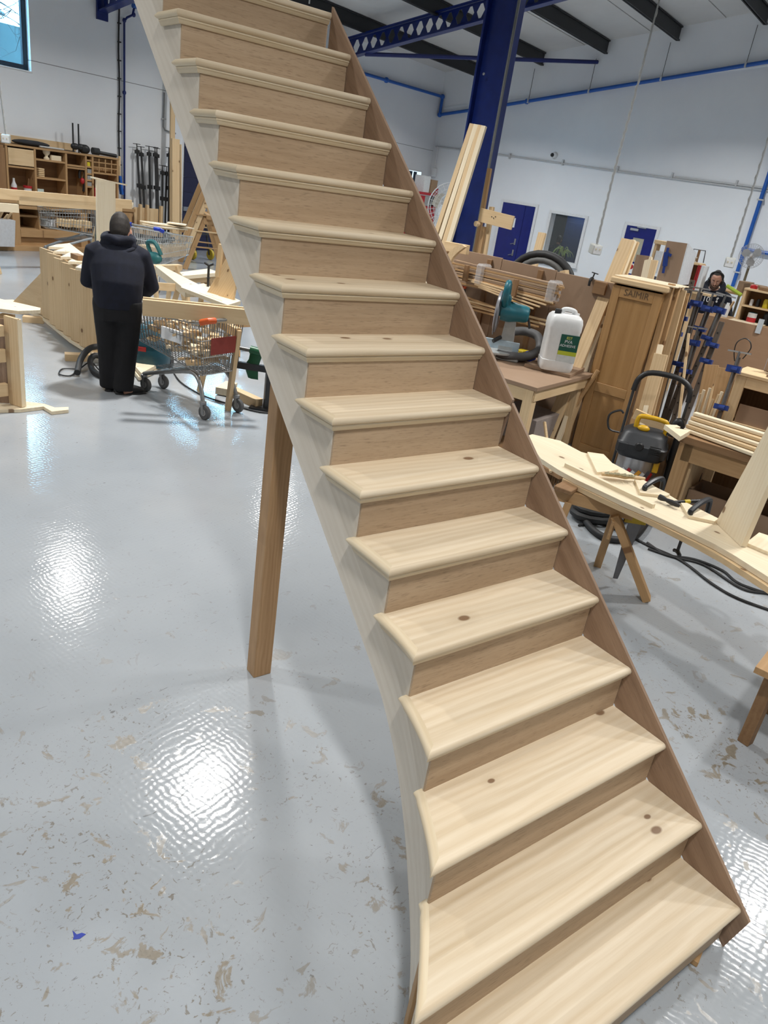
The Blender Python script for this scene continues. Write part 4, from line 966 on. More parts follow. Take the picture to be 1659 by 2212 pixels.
    if 'hood' in h:
        c = V(h['hood'])
        put('hood', [xf(ball((0, 0, 0), .165, .085, .10, 18, 10), Matrix.Translation(c) @ Matrix.Rotation(-.35, 4, 'X')),
                     tube(spline([c+V((-.12, .03, .05)), c+V((-.07, -.06, .07)), c+V((0, -.085, .05)), c+V((.07, -.06, .07)), c+V((.12, .03, .05)), c+V((.09, .15, .07)), c+V((-.09, .15, .07))], 4, True), .036, 8, closed=True)], NAVY, .012, 2)
        put('collar_fold', [tube(spline([c+V((-.15, .02, .0)), c+V((-.09, -.09, -.02)), c+V((0, -.11, -.06)), c+V((.09, -.09, -.02)), c+V((.15, .02, .0))], 4), .02, 8)], NAVY)
    tr_ = []
    for (hp_, kn, an, toe) in h['legs']:
        hp_, kn, an = V(hp_), V(kn), V(an)
        tr_ += [limb([hp_+V((0, 0, .06)), hp_, hp_.lerp(kn, .5), kn, kn.lerp(an, .5), an-V((0, 0, .05))], [(.13, .14), (.135, .14), (.118, .12), (.10, .10), (.095, .098), (.092, .10)])]
    p0, r0 = T[0]; tr_ += [limb([V(p0)-V((0, 0, .10)), V(p0)-V((0, 0, .02)), V(p0)+V((0, 0, .08))], [(r0[0]*.92, r0[1]*.95), (r0[0]*.97, r0[1]), (r0[0]*.9, r0[1]*.9)])]
    put('trousers', tr_, BLACKC, .014, 4)
    for (hp_, kn, an, toe) in h['legs']:
        an, toe = V(an), V(toe); d = V((toe.x-an.x, toe.y-an.y, 0)).normalized(); s_ = d.cross(V((0, 0, 1)))
        base = an-V((0, 0, an.z))
        sh_ = put('shoe', [limb([base-d*.07+V((0, 0, .05)), base-d*.03+V((0, 0, .055)), base+d*.06+V((0, 0, .05)), base+d*.15+V((0, 0, .036)), base+d*.20+V((0, 0, .028))], [(.03, .04), (.042, .052), (.046, .048), (.046, .034), (.028, .022)], s_)], SHOE, .01, 2)
        put('sole', [limb([base-d*.075+V((0, 0, .012)), base+d*.05+V((0, 0, .012)), base+d*.15+V((0, 0, .012)), base+d*.21+V((0, 0, .012))], [(.034, .012), (.045, .012), (.05, .012), (.03, .012)], s_, 10)], plain('sole_rubber', (.02, .02, .022), .6), par=sh_)
    return t, put, hp
KM = 1/S                                                       # metres to layout units
pf = fz(255, 846, 0.0)
yv = V((pf.x-CAM.x, pf.y-CAM.y, 0)).normalized(); an_ = math.atan2(yv.y, yv.x)-math.pi/2
Mman = Matrix.Translation(pf) @ Matrix.Rotation(an_, 4, 'Z') @ Matrix.Scale(KM, 4)
spec1 = dict(head=(.03, .27, 1.43), look=(.30, .85, -.50), neck=(.02, .20, 1.32), hk=1.14,
    torso=[((.0, -.02, .80), (.205, .155)), ((.0, -.02, .88), (.212, .165)), ((0, -.01, 1.0), (.222, .17)), ((0, .05, 1.13), (.235, .165)), ((.005, .10, 1.235), (.225, .145)), ((.01, .15, 1.30), (.165, .115)), ((.015, .19, 1.36), (.10, .09))],
    arms=[((-.195, .12, 1.255), (-.255, .17, .98), (-.12, .40, .92)), ((.205, .12, 1.255), (.30, .14, .985), (.195, .33, .86))],
    legs=[((-.085, .0, .82), (-.085, .03, .46), (-.075, .05, .085), (-.05, .20, .03)), ((.085, -.02, .82), (.085, .0, .45), (.045, -.06, .085), (.21, -.02, .03))],
    hood=(.01, .10, 1.325), sleeve=1.0)
man1, _, _ = person('person in navy hoodie and black trousers bending over work, seen from behind', Mman, spec1)

# ================================================================== trolleys
ORG = plain('orange_plastic', (.62, .10, .015), .4)
def trolley(label, M, handle, panel=None, wire=ZINC, tubem=ZINC, group='shopping trolleys'):
    t = thing('shopping_trolley', label, 'trolley', M.translation, 0, group)
    def wmk(n, vf, m, par=None, sm=True): return mk(n, xf(vf, M), m, par or t, None, world=True, smooth=sm)
    def rim(y): k = (y+.5)/1.05; return .30-.08*k, .95-.10*k, .23-.08*k, .44+.11*k      # half width top, z top, half width bottom, z bottom
    ys = [-.5+1.05*i/20 for i in range(21)]
    for s in (-1, 1):
        side = [tube([(s*rim(y)[0], y, rim(y)[1]), (s*rim(y)[2], y, rim(y)[3])], .0045, 4) for y in ys]
        for f in (.0, .33, .66, 1.0):
            side.append(tube([(s*(rim(y)[0]*(1-f)+rim(y)[2]*f), y, rim(y)[1]*(1-f)+rim(y)[3]*f) for y in (-.5, .55)], .008 if f in (0, 1) else .005, 5))
        o = wmk('basket_side', join(*side), wire); o['kind'] = 'stuff'
    def endp(y, nm, n):
        a, z1, b, z0 = rim(y); e = [tube([(x*a, y, z1), (x*b, y, z0)], .0045, 4) for x in [-1+2*i/n for i in range(n+1)]]
        for f in (0, .33, .66, 1): e.append(tube([(-(a*(1-f)+b*f), y, z1*(1-f)+z0*f), ((a*(1-f)+b*f), y, z1*(1-f)+z0*f)], .006, 5))
        o = wmk(nm, join(*e), wire); o['kind'] = 'stuff'
    endp(-.5, 'basket_gate', 18); endp(.55, 'basket_front', 10)
    fl = [tube([(x*rim(-.5)[2], -.5, rim(-.5)[3]), (x*rim(.55)[2], .55, rim(.55)[3])], .0045, 4) for x in [-1+i/5 for i in range(11)]]
    o = wmk('basket_floor', join(*fl), wire); o['kind'] = 'stuff'
    wmk('handle_bar', tube([(-.28, -.60, 1.0), (.28, -.60, 1.0)], .016, 10), tubem)
    for s in (-1, 1):
        wmk('handle_arm', tube(spline([(s*.30, -.40, .94), (s*.30, -.55, .97), (s*.28, -.60, 1.0)], 4), .014, 8), tubem)
        if s < 0 or handle is not ORG: wmk('handle_grip', tube([(s*.30, -.52, .97), (s*.28, -.60, 1.0), (s*.20, -.605, 1.0)], .03, 10), handle)
        wmk('chassis_tube', tube(spline([(s*.235, -.53, .17), (s*.215, -.46, .33), (s*.20, -.36, .415), (s*.185, -.2, .40), (s*.15, .15, .30), (s*.12, .50, .19)], 6), .022, 10), tubem)
    wmk('cross_tube', tube([(-.2, -.36, .41), (.2, -.36, .41)], .018, 8), tubem)
    wmk('under_rack', join(*[tube([(-.2+.4*i/8, -.35, .42), (-.15+.3*i/8, .3, .33)], .004, 4) for i in range(9)]), wire)['kind'] = 'stuff'
    for (x, y) in ((-.235, -.53), (.235, -.53), (-.12, .50), (.12, .50)):
        w_ = wmk('wheel', xf(lathe([(.03, -.02), (.068, -.02), (.075, -.01), (.075, .01), (.068, .02), (.03, .02)], 18), Matrix.Translation((x, y-.03, .075)) @ Matrix.Rotation(math.pi/2, 4, 'Y')), plain('trolley_tyre', (.10, .10, .10), .6))
        wmk('hub', xf(lathe([(.0, -.022), (.035, -.024), (.035, .024), (0, .022)], 12), Matrix.Translation((x, y-.03, .075)) @ Matrix.Rotation(math.pi/2, 4, 'Y')), plain('hub_grey', (.32, .31, .30), .5), w_)
        wmk('fork', join(*[beamvf((x+sx*.026, y-.03, .06), (x+sx*.022, y, .155), .035, .006, up=(1, 0, 0)) for sx in (-1, 1)]+[tr(lathe([(.032, 0), (.036, .01), (.036, .03), (.02, .035)], 12), x, y, .15)]), plain('fork_grey', (.30, .30, .30), .4, .6), w_)
    if panel: wmk('seat_panel', box(.34, .008, .17, (.02, -.515, .72), .003), panel)
    return t
near = (fz(433, 900, 0)+fz(513, 893, 0))/2; far = (fz(318, 848, 0)+fz(367, 843, 0))/2
ydir = (far-near).normalized(); ctr = near+ydir*.53
MT = Matrix.Translation(ctr) @ Matrix.Rotation(math.atan2(ydir.y, ydir.x)-math.pi/2, 4, 'Z')
ORG = plain('orange_plastic', (.62, .10, .015), .4); REDB = plain('red_brown_plastic', (.25, .035, .025), .5)
trolley('shopping trolley full of wood offcuts with orange handle grips', MT, ORG, REDB)
ro = random.Random(21)
for k in range(95):                                           # offcuts heaped in the basket, each a block of its own
    y = ro.uniform(-.42, .45); kk = (y+.5)/1.05; w_ = .22-.08*kk; z = .48+.10*kk+ro.uniform(0, .30)
    M_ = MT @ Matrix.Translation((ro.uniform(-w_, w_), y, z)) @ Matrix.Rotation(ro.uniform(0, 6), 4, 'Z') @ Matrix.Rotation(ro.uniform(-.5, .5), 4, 'X')
    tag(mk('wood_offcut', box(ro.uniform(.07, .17), ro.uniform(.035, .09), ro.uniform(.02, .045), bev=.002), (PINE2, PINEPALE, PINE2)[k % 3], None, M_), 'short wood offcut heaped in the orange-handled trolley', 'offcut', 'offcuts in the trolley')
for k, (p0, p1, w_) in enumerate((((-.18, .35, .93), (.22, -.25, .90), .11), ((-.05, .4, .88), (.05, -.3, .93), .07))):
    tag(beam('offcut_board', MT @ V(p0), MT @ V(p1), w_, .02, PINE2), ('wider', 'narrower')[k]+' board lying across the top of the trolley offcuts', 'offcut', 'boards on the trolley')
tag(mk('white_carton', box(.02, .30, .12, bev=.003), plain('paper', (.8, .82, .84)), None, MT @ Matrix.Translation((-.235, -.05, .74))), 'white card against the wires of the full trolley', 'card')
# plank resting across the trolley
zt_, zb_ = 1.115, .965
PL = fz(308, 646, zt_); PR = fz(560, 671, zt_)
off = V((0, 0, -(zt_-zb_)/2))
tag(beam('timber_plank', PL+off, PR+off, .05, zt_-zb_, PINE2), 'planed pine plank on edge resting across the full trolley', 'plank')
dd = V((.06, .16, 0))
tag(beam('timber_plank', PL+off+dd, PR+off+dd, .04, zt_-zb_-.02, PINE2), 'second pine plank lying behind the plank on the trolley', 'plank')
# second trolley at the bench, third one with blue handles
M2 = Matrix.Translation(R(ra(160, 500, 1.9), 1.9, 0)) @ Matrix.Rotation(RZ+math.pi/2, 4, 'Z') @ Matrix.Scale(1.15, 4)
trolley('empty silver shopping trolley in front of the workbench', M2, plain('handle_grey', (.3, .3, .32), .5), None, ZINC, plain('chassis_grey', (.42, .44, .46), .4, .3))
for k in range(3): tag(mk('wood_block', box(.22, .14, .12, bev=.004), PINE2, None, M2 @ Matrix.Translation((.05, -.25+.2*k, .62)) @ Matrix.Rotation(.3*k, 4, 'Z')), ('left', 'middle', 'right')[2-k]+' wood block inside the silver trolley by the workbench', 'wood block', 'blocks in the silver trolley')
P3 = fz(352, 640, 0); 
P3 = fb(352, 600, 5.0); P3.z = 0
M3 = Matrix.Translation(P3) @ Matrix.Rotation(RZ-math.radians(68), 4, 'Z') @ Matrix.Scale(1.12, 4)
trolley('shopping trolley with bright blue handle loaded with white boards', M3, plain('blue_handle', (.01, .04, .42), .35), None, plain('pale_wire', (.6, .62, .63), .4, .5), ZINC)
for k, (w_, l_2, ox, oy, rz_) in enumerate(((.42, .8, 0, .05, .1), (.34, .95, -.02, .15, -.15), (.3, .6, .03, .35, .5))):
    tag(mk('white_board', box(w_, l_2, .02, (0, 0, 0), .002), PINEPALE, None, M3 @ Matrix.Translation((ox, oy, .985-.03*0+.025*k)) @ Matrix.Rotation(rz_, 4, 'Z') @ Matrix.Rotation(-.06, 4, 'X')), ('lowest', 'middle', 'topmost')[k]+' pale board lying on the blue-handled trolley', 'board', 'boards on the blue trolley')
tag(mk('timber_block', box(.34, .9, .16, (0, 0, 0), .004), PINE2, None, M3 @ Matrix.Translation((0, -.02, .62))), 'timber piece inside the blue-handled trolley', 'timber')

# ================================================================== parts of other stairs being made
fl2 = thing('stair_flight', 'unfinished pine stair flight lying on its side left of the person', 'staircase', fz(160, 735, 0))
zf = .10
bot = [(104, 684), (120, 699), (133, 710), (150, 722), (167, 734), (185, 746), (203, 757), (218, 764)]
topv = [(100, 535), (115, 546), (131, 557), (147, 567), (163, 580), (180, 590), (197, 596), (212, 602)]
PB = [fz(u, v, zf) for u, v in bot]
sdir = (PB[-1]-PB[0]).normalized(); odir = V((sdir.y, -sdir.x, 0)) 
if odir.dot(V((1, 0, 0))) < 0: odir = -odir
for k in range(len(PB)-1):
    A_, B_ = PB[k], PB[k+1]; zt_ = zv(A_, *topv[k])
    e = -odir*.075
    # a tread on edge: front face with nosing, standing on the lower string
    vs = [A_+e, B_+odir*.03, B_+odir*.06, A_+e+odir*.03]
    mk('tread', wprism([V((p.x, p.y, zf)) for p in vs], (0, 0, zt_-zf)), PINE2, fl2, frame_x(A_, A_+V((0, 0, 1)), odir), world=True)
    inn = [A_+odir*.0, A_+odir*.20+sdir*.02, A_+odir*.20+sdir*.035, A_+sdir*.015]
    mk('riser', wprism([V((p.x, p.y, zf)) for p in inn], (0, 0, zt_-zf-.03)), PINE2, fl2, frame_x(A_, A_+V((0, 0, 1)), odir), world=True)
w0, w1 = fz(28, 652, zf), PB[0]
ztw = zv(w1, 102, 578)
mk('winder_tread', wprism([w0, w1, V((w1.x, w1.y, ztw))], odir*.03), PINE2, fl2, frame_x(w0, w1), world=True)
w2 = fz(75, 672, zf)
mk('winder_riser', wprism([w2+odir*-.03, w1+odir*-.03, V((w1.x, w1.y, zv(w1, 103, 610)))+odir*-.03], odir*.02), PINE2, fl2, frame_x(w2, w1), world=True)
ls = [fz(u, v, .09) for u, v in ((-5, 648), (28, 647), (70, 668), (105, 688), (235, 772), (262, 800), (225, 790), (215, 772), (150, 733), (85, 680), (40, 662))]
mk('lower_string', wprism(ls, (0, 0, -.04)), PINEPALE, fl2, frame_x(ls[1], ls[4]), world=True)
ztop = max(zv(PB[k], *topv[k]) for k in (0, 3))
ps = [V((p.x, p.y, ztop)) for p in [fz(u, v, ztop) for u, v in ((105, 538), (122, 533), (150, 530), (205, 572), (250, 612), (250, 625), (180, 596), (200, 590), (163, 583), (182, 572), (147, 570), (165, 560), (131, 560), (152, 549), (115, 548), (140, 540))]]
mk('upper_string', wprism(ps, (0, 0, .03)), PINEPALE, fl2, frame_x(ps[2], ps[3]), world=True)
tag(beam('tool_block', fz(160, 552, ztop+.06), fz(176, 558, ztop+.06), .09, .06, PINEDARK), 'small dark sanding block on the stair flight lying on its side', 'sanding block')
for k, (u0, v0, u1, v1) in enumerate(((140, 770, 195, 772), (50, 688, 95, 692))):
    tag(beam('bearer_block', fz(u0, v0, .04), fz(u1, v1, .04), .12, .08, PINE2), ('near', 'far')[k]+' bearer block under the stair flight lying on its side', 'wood block', 'bearer blocks')
# flight at the left edge, seen from its back
fl3 = thing('stair_flight', 'stair flight on its side at the left edge with glue blocks and ply riser', 'staircase', fz(30, 885, 0))
lp = [fz(u, v, .035) for u, v in ((-60, 872), (0, 866), (30, 868), (48, 866), (95, 872), (118, 880), (148, 879), (148, 885), (112, 889), (94, 878), (45, 884), (-60, 886))]
mk('lower_string', wprism(lp, (0, 0, -.032)), PINEPALE, fl3, frame_x(lp[0], lp[6]), world=True)
q = fz(47, 884, 0.0)
q0_ = fz(18, 878, 0.0)
def vboard(n, u0, v0, u1, v1, vt0, vt1, th, mat, par, z0=.04):
    a, b = fz(u0, v0, z0), fz(u1, v1, z0)
    n_ = V((b-a).to_tuple()).cross(V((0, 0, 1))).normalized()*th
    return mk(n, wprism([a, b, up_to(b, u1, vt1), up_to(a, u0, vt0)], -n_), mat, par, frame_x(a, a+V((0, 0, 1)), n_), world=True)
vboard('tread', 20, 872, 47, 880, 682, 690, .03, PINE2, fl3)
vboard('tread_edge', 41, 878, 48, 880, 690, 692, .05, PINEPALE, fl3)
vboard('riser', -60, 865, 22, 872, 680, 690, .012, PLYD, fl3)
a_ = fz(21, 872, .04)
for k, (v, h_) in enumerate(((712, .10), (765, .12), (838, .12))):
    zc = zv(a_, 14, v); mk('glue_block', box(.10, .05, h_, bev=.004), PINE2, fl3, Matrix.Translation(V((a_.x-.07, a_.y-.05, zc))) @ Matrix.Rotation(.3, 4, 'Z'))
ztp = zv(a_, 20, 680)
up_ = [fz(u, v, ztp) for u, v in ((-60, 640), (0, 652), (88, 672), (87, 677), (40, 679), (0, 674), (-60, 668))]
mk('upper_string', wprism(up_, (0, 0, .03)), PINEPALE, fl3, frame_x(up_[0], up_[2]), world=True)
mk('wedge', beamvf(fz(3, 684, ztp-.06), fz(30, 688, ztp-.06), .06, .06), PINE2, fl3, None, world=True)
tag(beam('bearer_block', fz(36, 690, ztp-.03)+V((0, 0, -.1)), fz(75, 695, ztp-.03)+V((0, 0, -.1)), .12, .08, PINE2), 'block packed under the top board at the left edge', 'wood block') if False else None
# long timbers stacked across the bench front, with a tall board clamped upright
LB = 3.2
def lb(u, v): return fb(u, v, LB)
for k, (u0, v0, u1, v1, h_, lab) in enumerate(((-40, 431, 283, 428, .17, 'upper long pine timber lying across in front of the workbench'), (-40, 448, 36, 446, .14, 'lower left pine timber in front of the workbench'), (40, 446, 262, 437, .14, 'lower pine timber with knots in front of the workbench'), (150, 441, 290, 436, .10, 'back pine timber with rounded end near the clamp rack'))):
    A_, B_ = lb(u0, v0), lb(u1, v1); z = (A_.z+B_.z)/2
    A_.z = B_.z = z; o_ = -N1*(.04*(k % 2)+.0) + N1*(.10 if k == 3 else 0)
    tag(beam('long_timber', A_+o_, B_+o_, .07, h_, PINEPALE if k % 2 else PINE2), lab, 'timber', 'long timbers before the workbench')
tr_ = sawhorse('pine trestle carrying the long timbers before the workbench', Matrix.Translation(R(ra(236, 500, LB), LB, 0)) @ Matrix.Rotation(RZ+math.pi/2, 4, 'Z'), .8, zv(R(ra(120, 500, LB), LB, 0), 100, 455), .5, PINE2)
sawhorse('pine trestle carrying the long timbers at the far left', Matrix.Translation(R(ra(-60, 500, LB), LB, 0)) @ Matrix.Rotation(RZ+math.pi/2, 4, 'Z'), .8, zv(R(ra(120, 500, LB), LB, 0), 100, 455), .5, PINE2)
pnl = thing('newel_panel', 'upright knotty pine board with a white tread on top behind the person', 'board', fz(237, 560, .8))
pb = fz(236, 640, .0); LP = 4.6
A_, B_ = fb(211, 535, LP), fb(250, 535, LP); tz = fb(230, 390, LP).z
mk('board', wprism([V((A_.x, A_.y, .0)), V((B_.x, B_.y, .0)), V((B_.x, B_.y, tz-.03)), V((A_.x, A_.y, tz))], -N1*-.04), PINEPALE, pnl, frame_x(A_, A_+V((0, 0, 1)), N1), world=True)
tp = [fb(213, 383, LP), fb(250, 391, LP)]
mk('tread', wprism([V((A_.x-.02, A_.y, tz)), V((B_.x+.22, B_.y+.05, tz-.05)), V((B_.x+.10, B_.y+.35, tz-.05)), V((A_.x-.02, A_.y+.3, tz))], (0, 0, .025)), PINEPALE, pnl, None, world=True)
gc = thing('f_clamp', 'green clamp holding the upright pine board', 'clamp', fb(215, 510, LP-.1))
c_ = fb(217, 511, LP-.12)
mk('jaw', beamvf(c_-E1*.10, c_+E1*.18, .05, .06), plain('green_clamp', (.01, .10, .04), .4), gc, None, world=True); mk('screw', tube([c_+E1*.16-V((0, 0, .05)), c_+E1*.16+V((0, 0, .2))], .014, 6), DKSTEEL, gc, None, world=True); mk('bar', beamvf(fb(207, 560, LP-.12), fb(209, 455, LP-.12), .05, .02, up=N1), plain('clamp_bar', (.3, .31, .32), .4, .6), gc, None, world=True)
# boards of another flight on trestles right of the person
fl4 = thing('stair_string_assembly', 'half-built stair string with a curved board on trestles behind the trolley', 'staircase', fz(430, 700, 0))
zh = .80
def flat(n, pix, th, mat=PINEPALE, z=zh, par=fl4):
    ps_ = [fz(u, v, z) for u, v in pix]; return mk(n, wprism(ps_, (0, 0, -th)), mat, par, frame_x(ps_[0], ps_[1]), world=True)
flat('string_board', ((335, 574), (346, 572), (450, 625), (400, 625)), .10)
flat('string_board', ((390, 620), (440, 612), (520, 650), (492, 659)), .045, z=zh+.03)
flat('string_board', ((435, 612), (460, 622), (480, 650), (430, 632)), .03, z=zh+.035)
flat('kite_board', ((388, 588), (450, 580), (476, 589), (395, 596)), .05, z=zh)
A_, B_ = fz(448, 632, zh+.03), fz(503, 648, zh+.03)
cv_ = [(447, 632), (470, 590), (487, 560), (505, 540), (512, 600), (503, 648)]
B0 = fz(470, 640, zh+.03); nrm = V((A_.y-B_.y, B_.x-A_.x, 0)).normalized()
def onvert(u, v):
    d = ray(u, v); return CAM+d*((A_-CAM).dot(nrm)/d.dot(nrm))
mk('curved_board', wprism([onvert(u, v) for u, v in cv_], nrm*.03), PINE2, fl4, frame_x(A_, onvert(495, 555), nrm), world=True)
mk('batten', beamvf(onvert(470, 598), onvert(478, 528), .07, .03, up=nrm), PINE2, fl4, frame_x(onvert(470, 598), onvert(478, 528), nrm), world=True)
mk('apron', beamvf(fz(335, 618, .72), fz(390, 622, .72), .03, .10), PINE2, fl4, None, world=True)
sawhorse('pine trestle under the half-built string with the curved board', Matrix.Translation(V((*fz(420, 660, .3).xy, 0))) @ Matrix.Rotation(.4, 4, 'Z'), .75, zh-.06, .45, PINE2)
sawhorse('pine trestle near the person under the half-built string', Matrix.Translation(V((*fz(352, 625, .3).xy, 0))) @ Matrix.Rotation(.4, 4, 'Z'), .75, zh-.11, .45, PINE2)
fc = thing('f_clamp', 'black screw clamp standing up on the half-built string', 'clamp', fz(451, 620, zh+.03))
b_ = fz(449, 620, zh+.03)
mk('screw', tube([b_, up_to(b_, 452, 575)], .016, 6), BLACK, fc, None, world=True); z_ = up_to(b_, 452, 574)
mk('wing', tube([z_+_R*-.06+V((0, 0, .03)), z_, z_+_R*.06+V((0, 0, .03))], .016, 6), BLACK, fc, None, world=True); mk('jaw', beamvf(up_to(b_, 450, 600), up_to(b_, 461, 602), .05, .05), BLACK, fc, None, world=True)
js = thing('jigsaw', 'teal power tool resting on the string beside the person', 'power tool', fz(333, 575, zh))
jq = fz(333, 566, zh+.02)
mk('body', xf(ball((0, 0, 0), .08, .14, .09), Matrix.Translation(jq+V((0, 0, .06))) @ Matrix.Rotation(.5, 4, 'Z')), plain('teal_tool', (.015, .12, .125), .45), js, None, world=True, smooth=True)
mk('handle', tube(spline([jq+V((-.02, .1, .12)), jq+V((-.06, .12, .26)), jq+V((.0, -.02, .28)), jq+V((.07, -.1, .12))], 5), .032, 8), plain('teal_tool', (.015, .12, .125)), js, None, world=True, smooth=True)
# green clamp on the steel stand that grips the big string
ss = thing('steel_stand', 'black steel box-section stand beside the post', 'stand', fz(578, 882, 0))
sb_ = fz(577, 884, 0.0); 
mk('post', box(.085, .085, .60, (0, 0, .30), .004), DKSTEEL, ss, Matrix.Translation(sb_) @ Matrix.Rotation(-.3, 4, 'Z'))
z1_ = zv(sb_, 570, 797)
for k, o_ in enumerate((-.05,)):
    pass
al = _R
mk('arm', beamvf(V((sb_.x, sb_.y, z1_))-al*.36, V((sb_.x, sb_.y, z1_))+al*.04, .05, .07), DKSTEEL, ss, None, world=True)
mk('foot', beamvf(sb_-al*.18+V((0, 0, .012)), sb_+al*.18+V((0, 0, .012)), .2, .022), DKSTEEL, ss, None, world=True)
g0 = V((sb_.x, sb_.y, z1_))-al*.36
mk('upright_rod', tube([g0, up_to(g0, 512, 748)], .014, 6), DKSTEEL, ss, None, world=True)
GRN = plain('green_clamp', (.01, .10, .04), .4)
gk = thing('green_clamp', 'green clamp with a pistol handle on the black steel stand', 'clamp', V((sb_.x, sb_.y, z1_))-al*.2)
ga = up_to(g0, 508, 750); gb = ga+al*.36; gb.z = ga.z-.02
mk('screw', tube([ga-al*.03, gb+al*.02], .022, 10), plain('screw_grey', (.18, .18, .18), .4, .7), gk, None, world=True, smooth=True)
mk('body', tube([ga+al*.13, gb-al*.05], .042, 12), GRN, gk, None, world=True, smooth=True)
gm = ga+al*.20
mk('handle', loft([[gm+al*(dx*s)+V((0, 0, dz-.01))+al*o_+N1*dy*s for dx, dy in ((-.045, -.03), (.05, -.03), (.05, .03), (-.045, .03))] for s, dz, o_ in ((1.0, 0, 0), (.9, -.10, -.02), (1.1, -.17, -.05), (.95, -.24, -.035), (.8, -.30, -.02))]), GRN, gk, None, world=True, smooth=True)
mk('pad', ball(gb+al*.03, .035, .035, .045, 12, 8), STEEL, gk, None, world=True, smooth=True)
# trestle legs and blocks behind the trolley
ts = thing('trestle', 'slanted pine trestle legs standing behind the full trolley', 'trestle', fz(470, 870, 0))
t1, t2 = fz(431, 846, 0), fz(492, 886, 0)
tp1 = up_to(t1+_R*.13, 452, 770); tp2 = up_to(t2+_R*.06, 507, 690)
beam('leg', t1, V((tp1.x, tp1.y, .80)), .07, .045, PINE2, ts, up=(1, 0, 0)); beam('leg', t2, V((tp2.x, tp2.y, .86)), .07, .045, PINE2, ts, up=(1, 0, 0)); beam('rail', V((tp1.x, tp1.y, .83)), V((tp2.x, tp2.y, .83)), .07, .09, PINE2, ts)
tag(beam('timber_block', fz(478, 846, .05), fz(500, 832, .05), .14, .08, PINEPALE), 'angled pale offcut lying on the floor behind the trolley', 'wood block')
tag(beam('timber_block', fz(503, 846, .05), fz(560, 872, .05), .10, .10, PINE2), 'long square timber block on the floor beside the steel stand', 'wood block')
rt_ = sawhorse('low pine trestle behind the green clamp', Matrix.Translation(V((*fz(538, 760, .0).xy, 0))) @ Matrix.Rotation(.2, 4, 'Z'), .8, .45, .4, PINEOLD)
# vacuum cleaner, hoses, boards on the floor
vc = thing('vacuum_cleaner', 'dark teal vacuum cleaner on the floor behind the person', 'vacuum cleaner', fz(333, 800, 0))
vq = fz(328, 796, 0)
Mv = Matrix.Translation(vq) @ Matrix.Rotation(an_-.3, 4, 'Z')
TEAL = plain('teal_vac', (.012, .07, .10), .4)
def rr(w_, d_, z, n=16, p=3.2):
    return [V((w_*abs(math.cos(a))**(2/p)*(1 if math.cos(a) > 0 else -1), d_*abs(math.sin(a))**(2/p)*(1 if math.sin(a) > 0 else -1), z)) for a in [2*math.pi*k/n for k in range(n)]]
mk('tank', xf(loft([rr(.20, .20, .06), rr(.215, .215, .10), rr(.21, .21, .22), rr(.20, .20, .30)]), Mv), TEAL, vc, None, world=True, smooth=True)
mk('motor_head', xf(loft([rr(.205, .205, .30), rr(.195, .19, .42), rr(.16, .15, .50), rr(.10, .10, .54)]), Mv), TEAL, vc, None, world=True, smooth=True)
mk('badge', xf(box(.09, .01, .05, (-.06, -.212, .27)), Mv), plain('badge_red', (.45, .03, .03), .5), vc, None, world=True)
for s in (-1, 1): mk('wheel', xf(lathe([(.0, -.02), (.075, -.02), (.08, 0), (.075, .02), (0, .02)], 16), Mv @ Matrix.Translation((s*.20, .1, .08)) @ Matrix.Rotation(math.pi/2, 4, 'Y')), RUBBER, vc, None, world=True, smooth=True)
hz = [fz(300, 752, .3), fz(215, 745, .22), fz(180, 770, .1), fz(166, 800, .04), fz(185, 770, .16), fz(222, 772, .14)]
mk('hose', tube(spline([fz(225, 748, .20), fz(195, 752, .2), fz(175, 775, .12), fz(167, 805, .05)], 8), .035, 10), RUBBER, vc, None, world=True, smooth=True)
mk('hose_loop', tube(spline([fz(225, 772, .1), fz(205, 768, .12), fz(195, 780, .08), fz(203, 803, .04), fz(230, 815, .04)], 8), .034, 10), RUBBER, vc, None, world=True, smooth=True)
mk('lead', tube(spline([fz(163, 797, .015), fz(135, 797, .015), fz(128, 808, .015), fz(150, 812, .015), fz(165, 803, .015), fz(195, 782, .05), fz(215, 800, .02), fz(240, 815, .02)], 6), .008, 6), RUBBER, vc, None, world=True, smooth=True)
for k, pix in enumerate((((285, 783), (325, 768), (345, 785), (305, 806)), ((285, 795), (310, 780), (340, 798), (300, 815)))):
    ps_ = [fz(u, v, .10-.05*k) for u, v in pix]
    tag(mk('floor_board', wprism(ps_, (0, 0, -.04)), PINEPALE, None, frame_x(ps_[0], ps_[2]), world=True), ('upper', 'lower')[k]+' pale board stacked on the floor by the person', 'board', 'boards by the person')
tag(mk('power_cable', tube(spline([fz(340, 768, .12), fz(365, 790, .012), fz(390, 825, .012), fz(440, 855, .012), fz(500, 874, .012), fz(560, 890, .012), fz(600, 892, .012)], 8), .009, 6), RUBBER, None, None, world=True, smooth=True), 'black cable lying across the floor under the full trolley', 'cable')
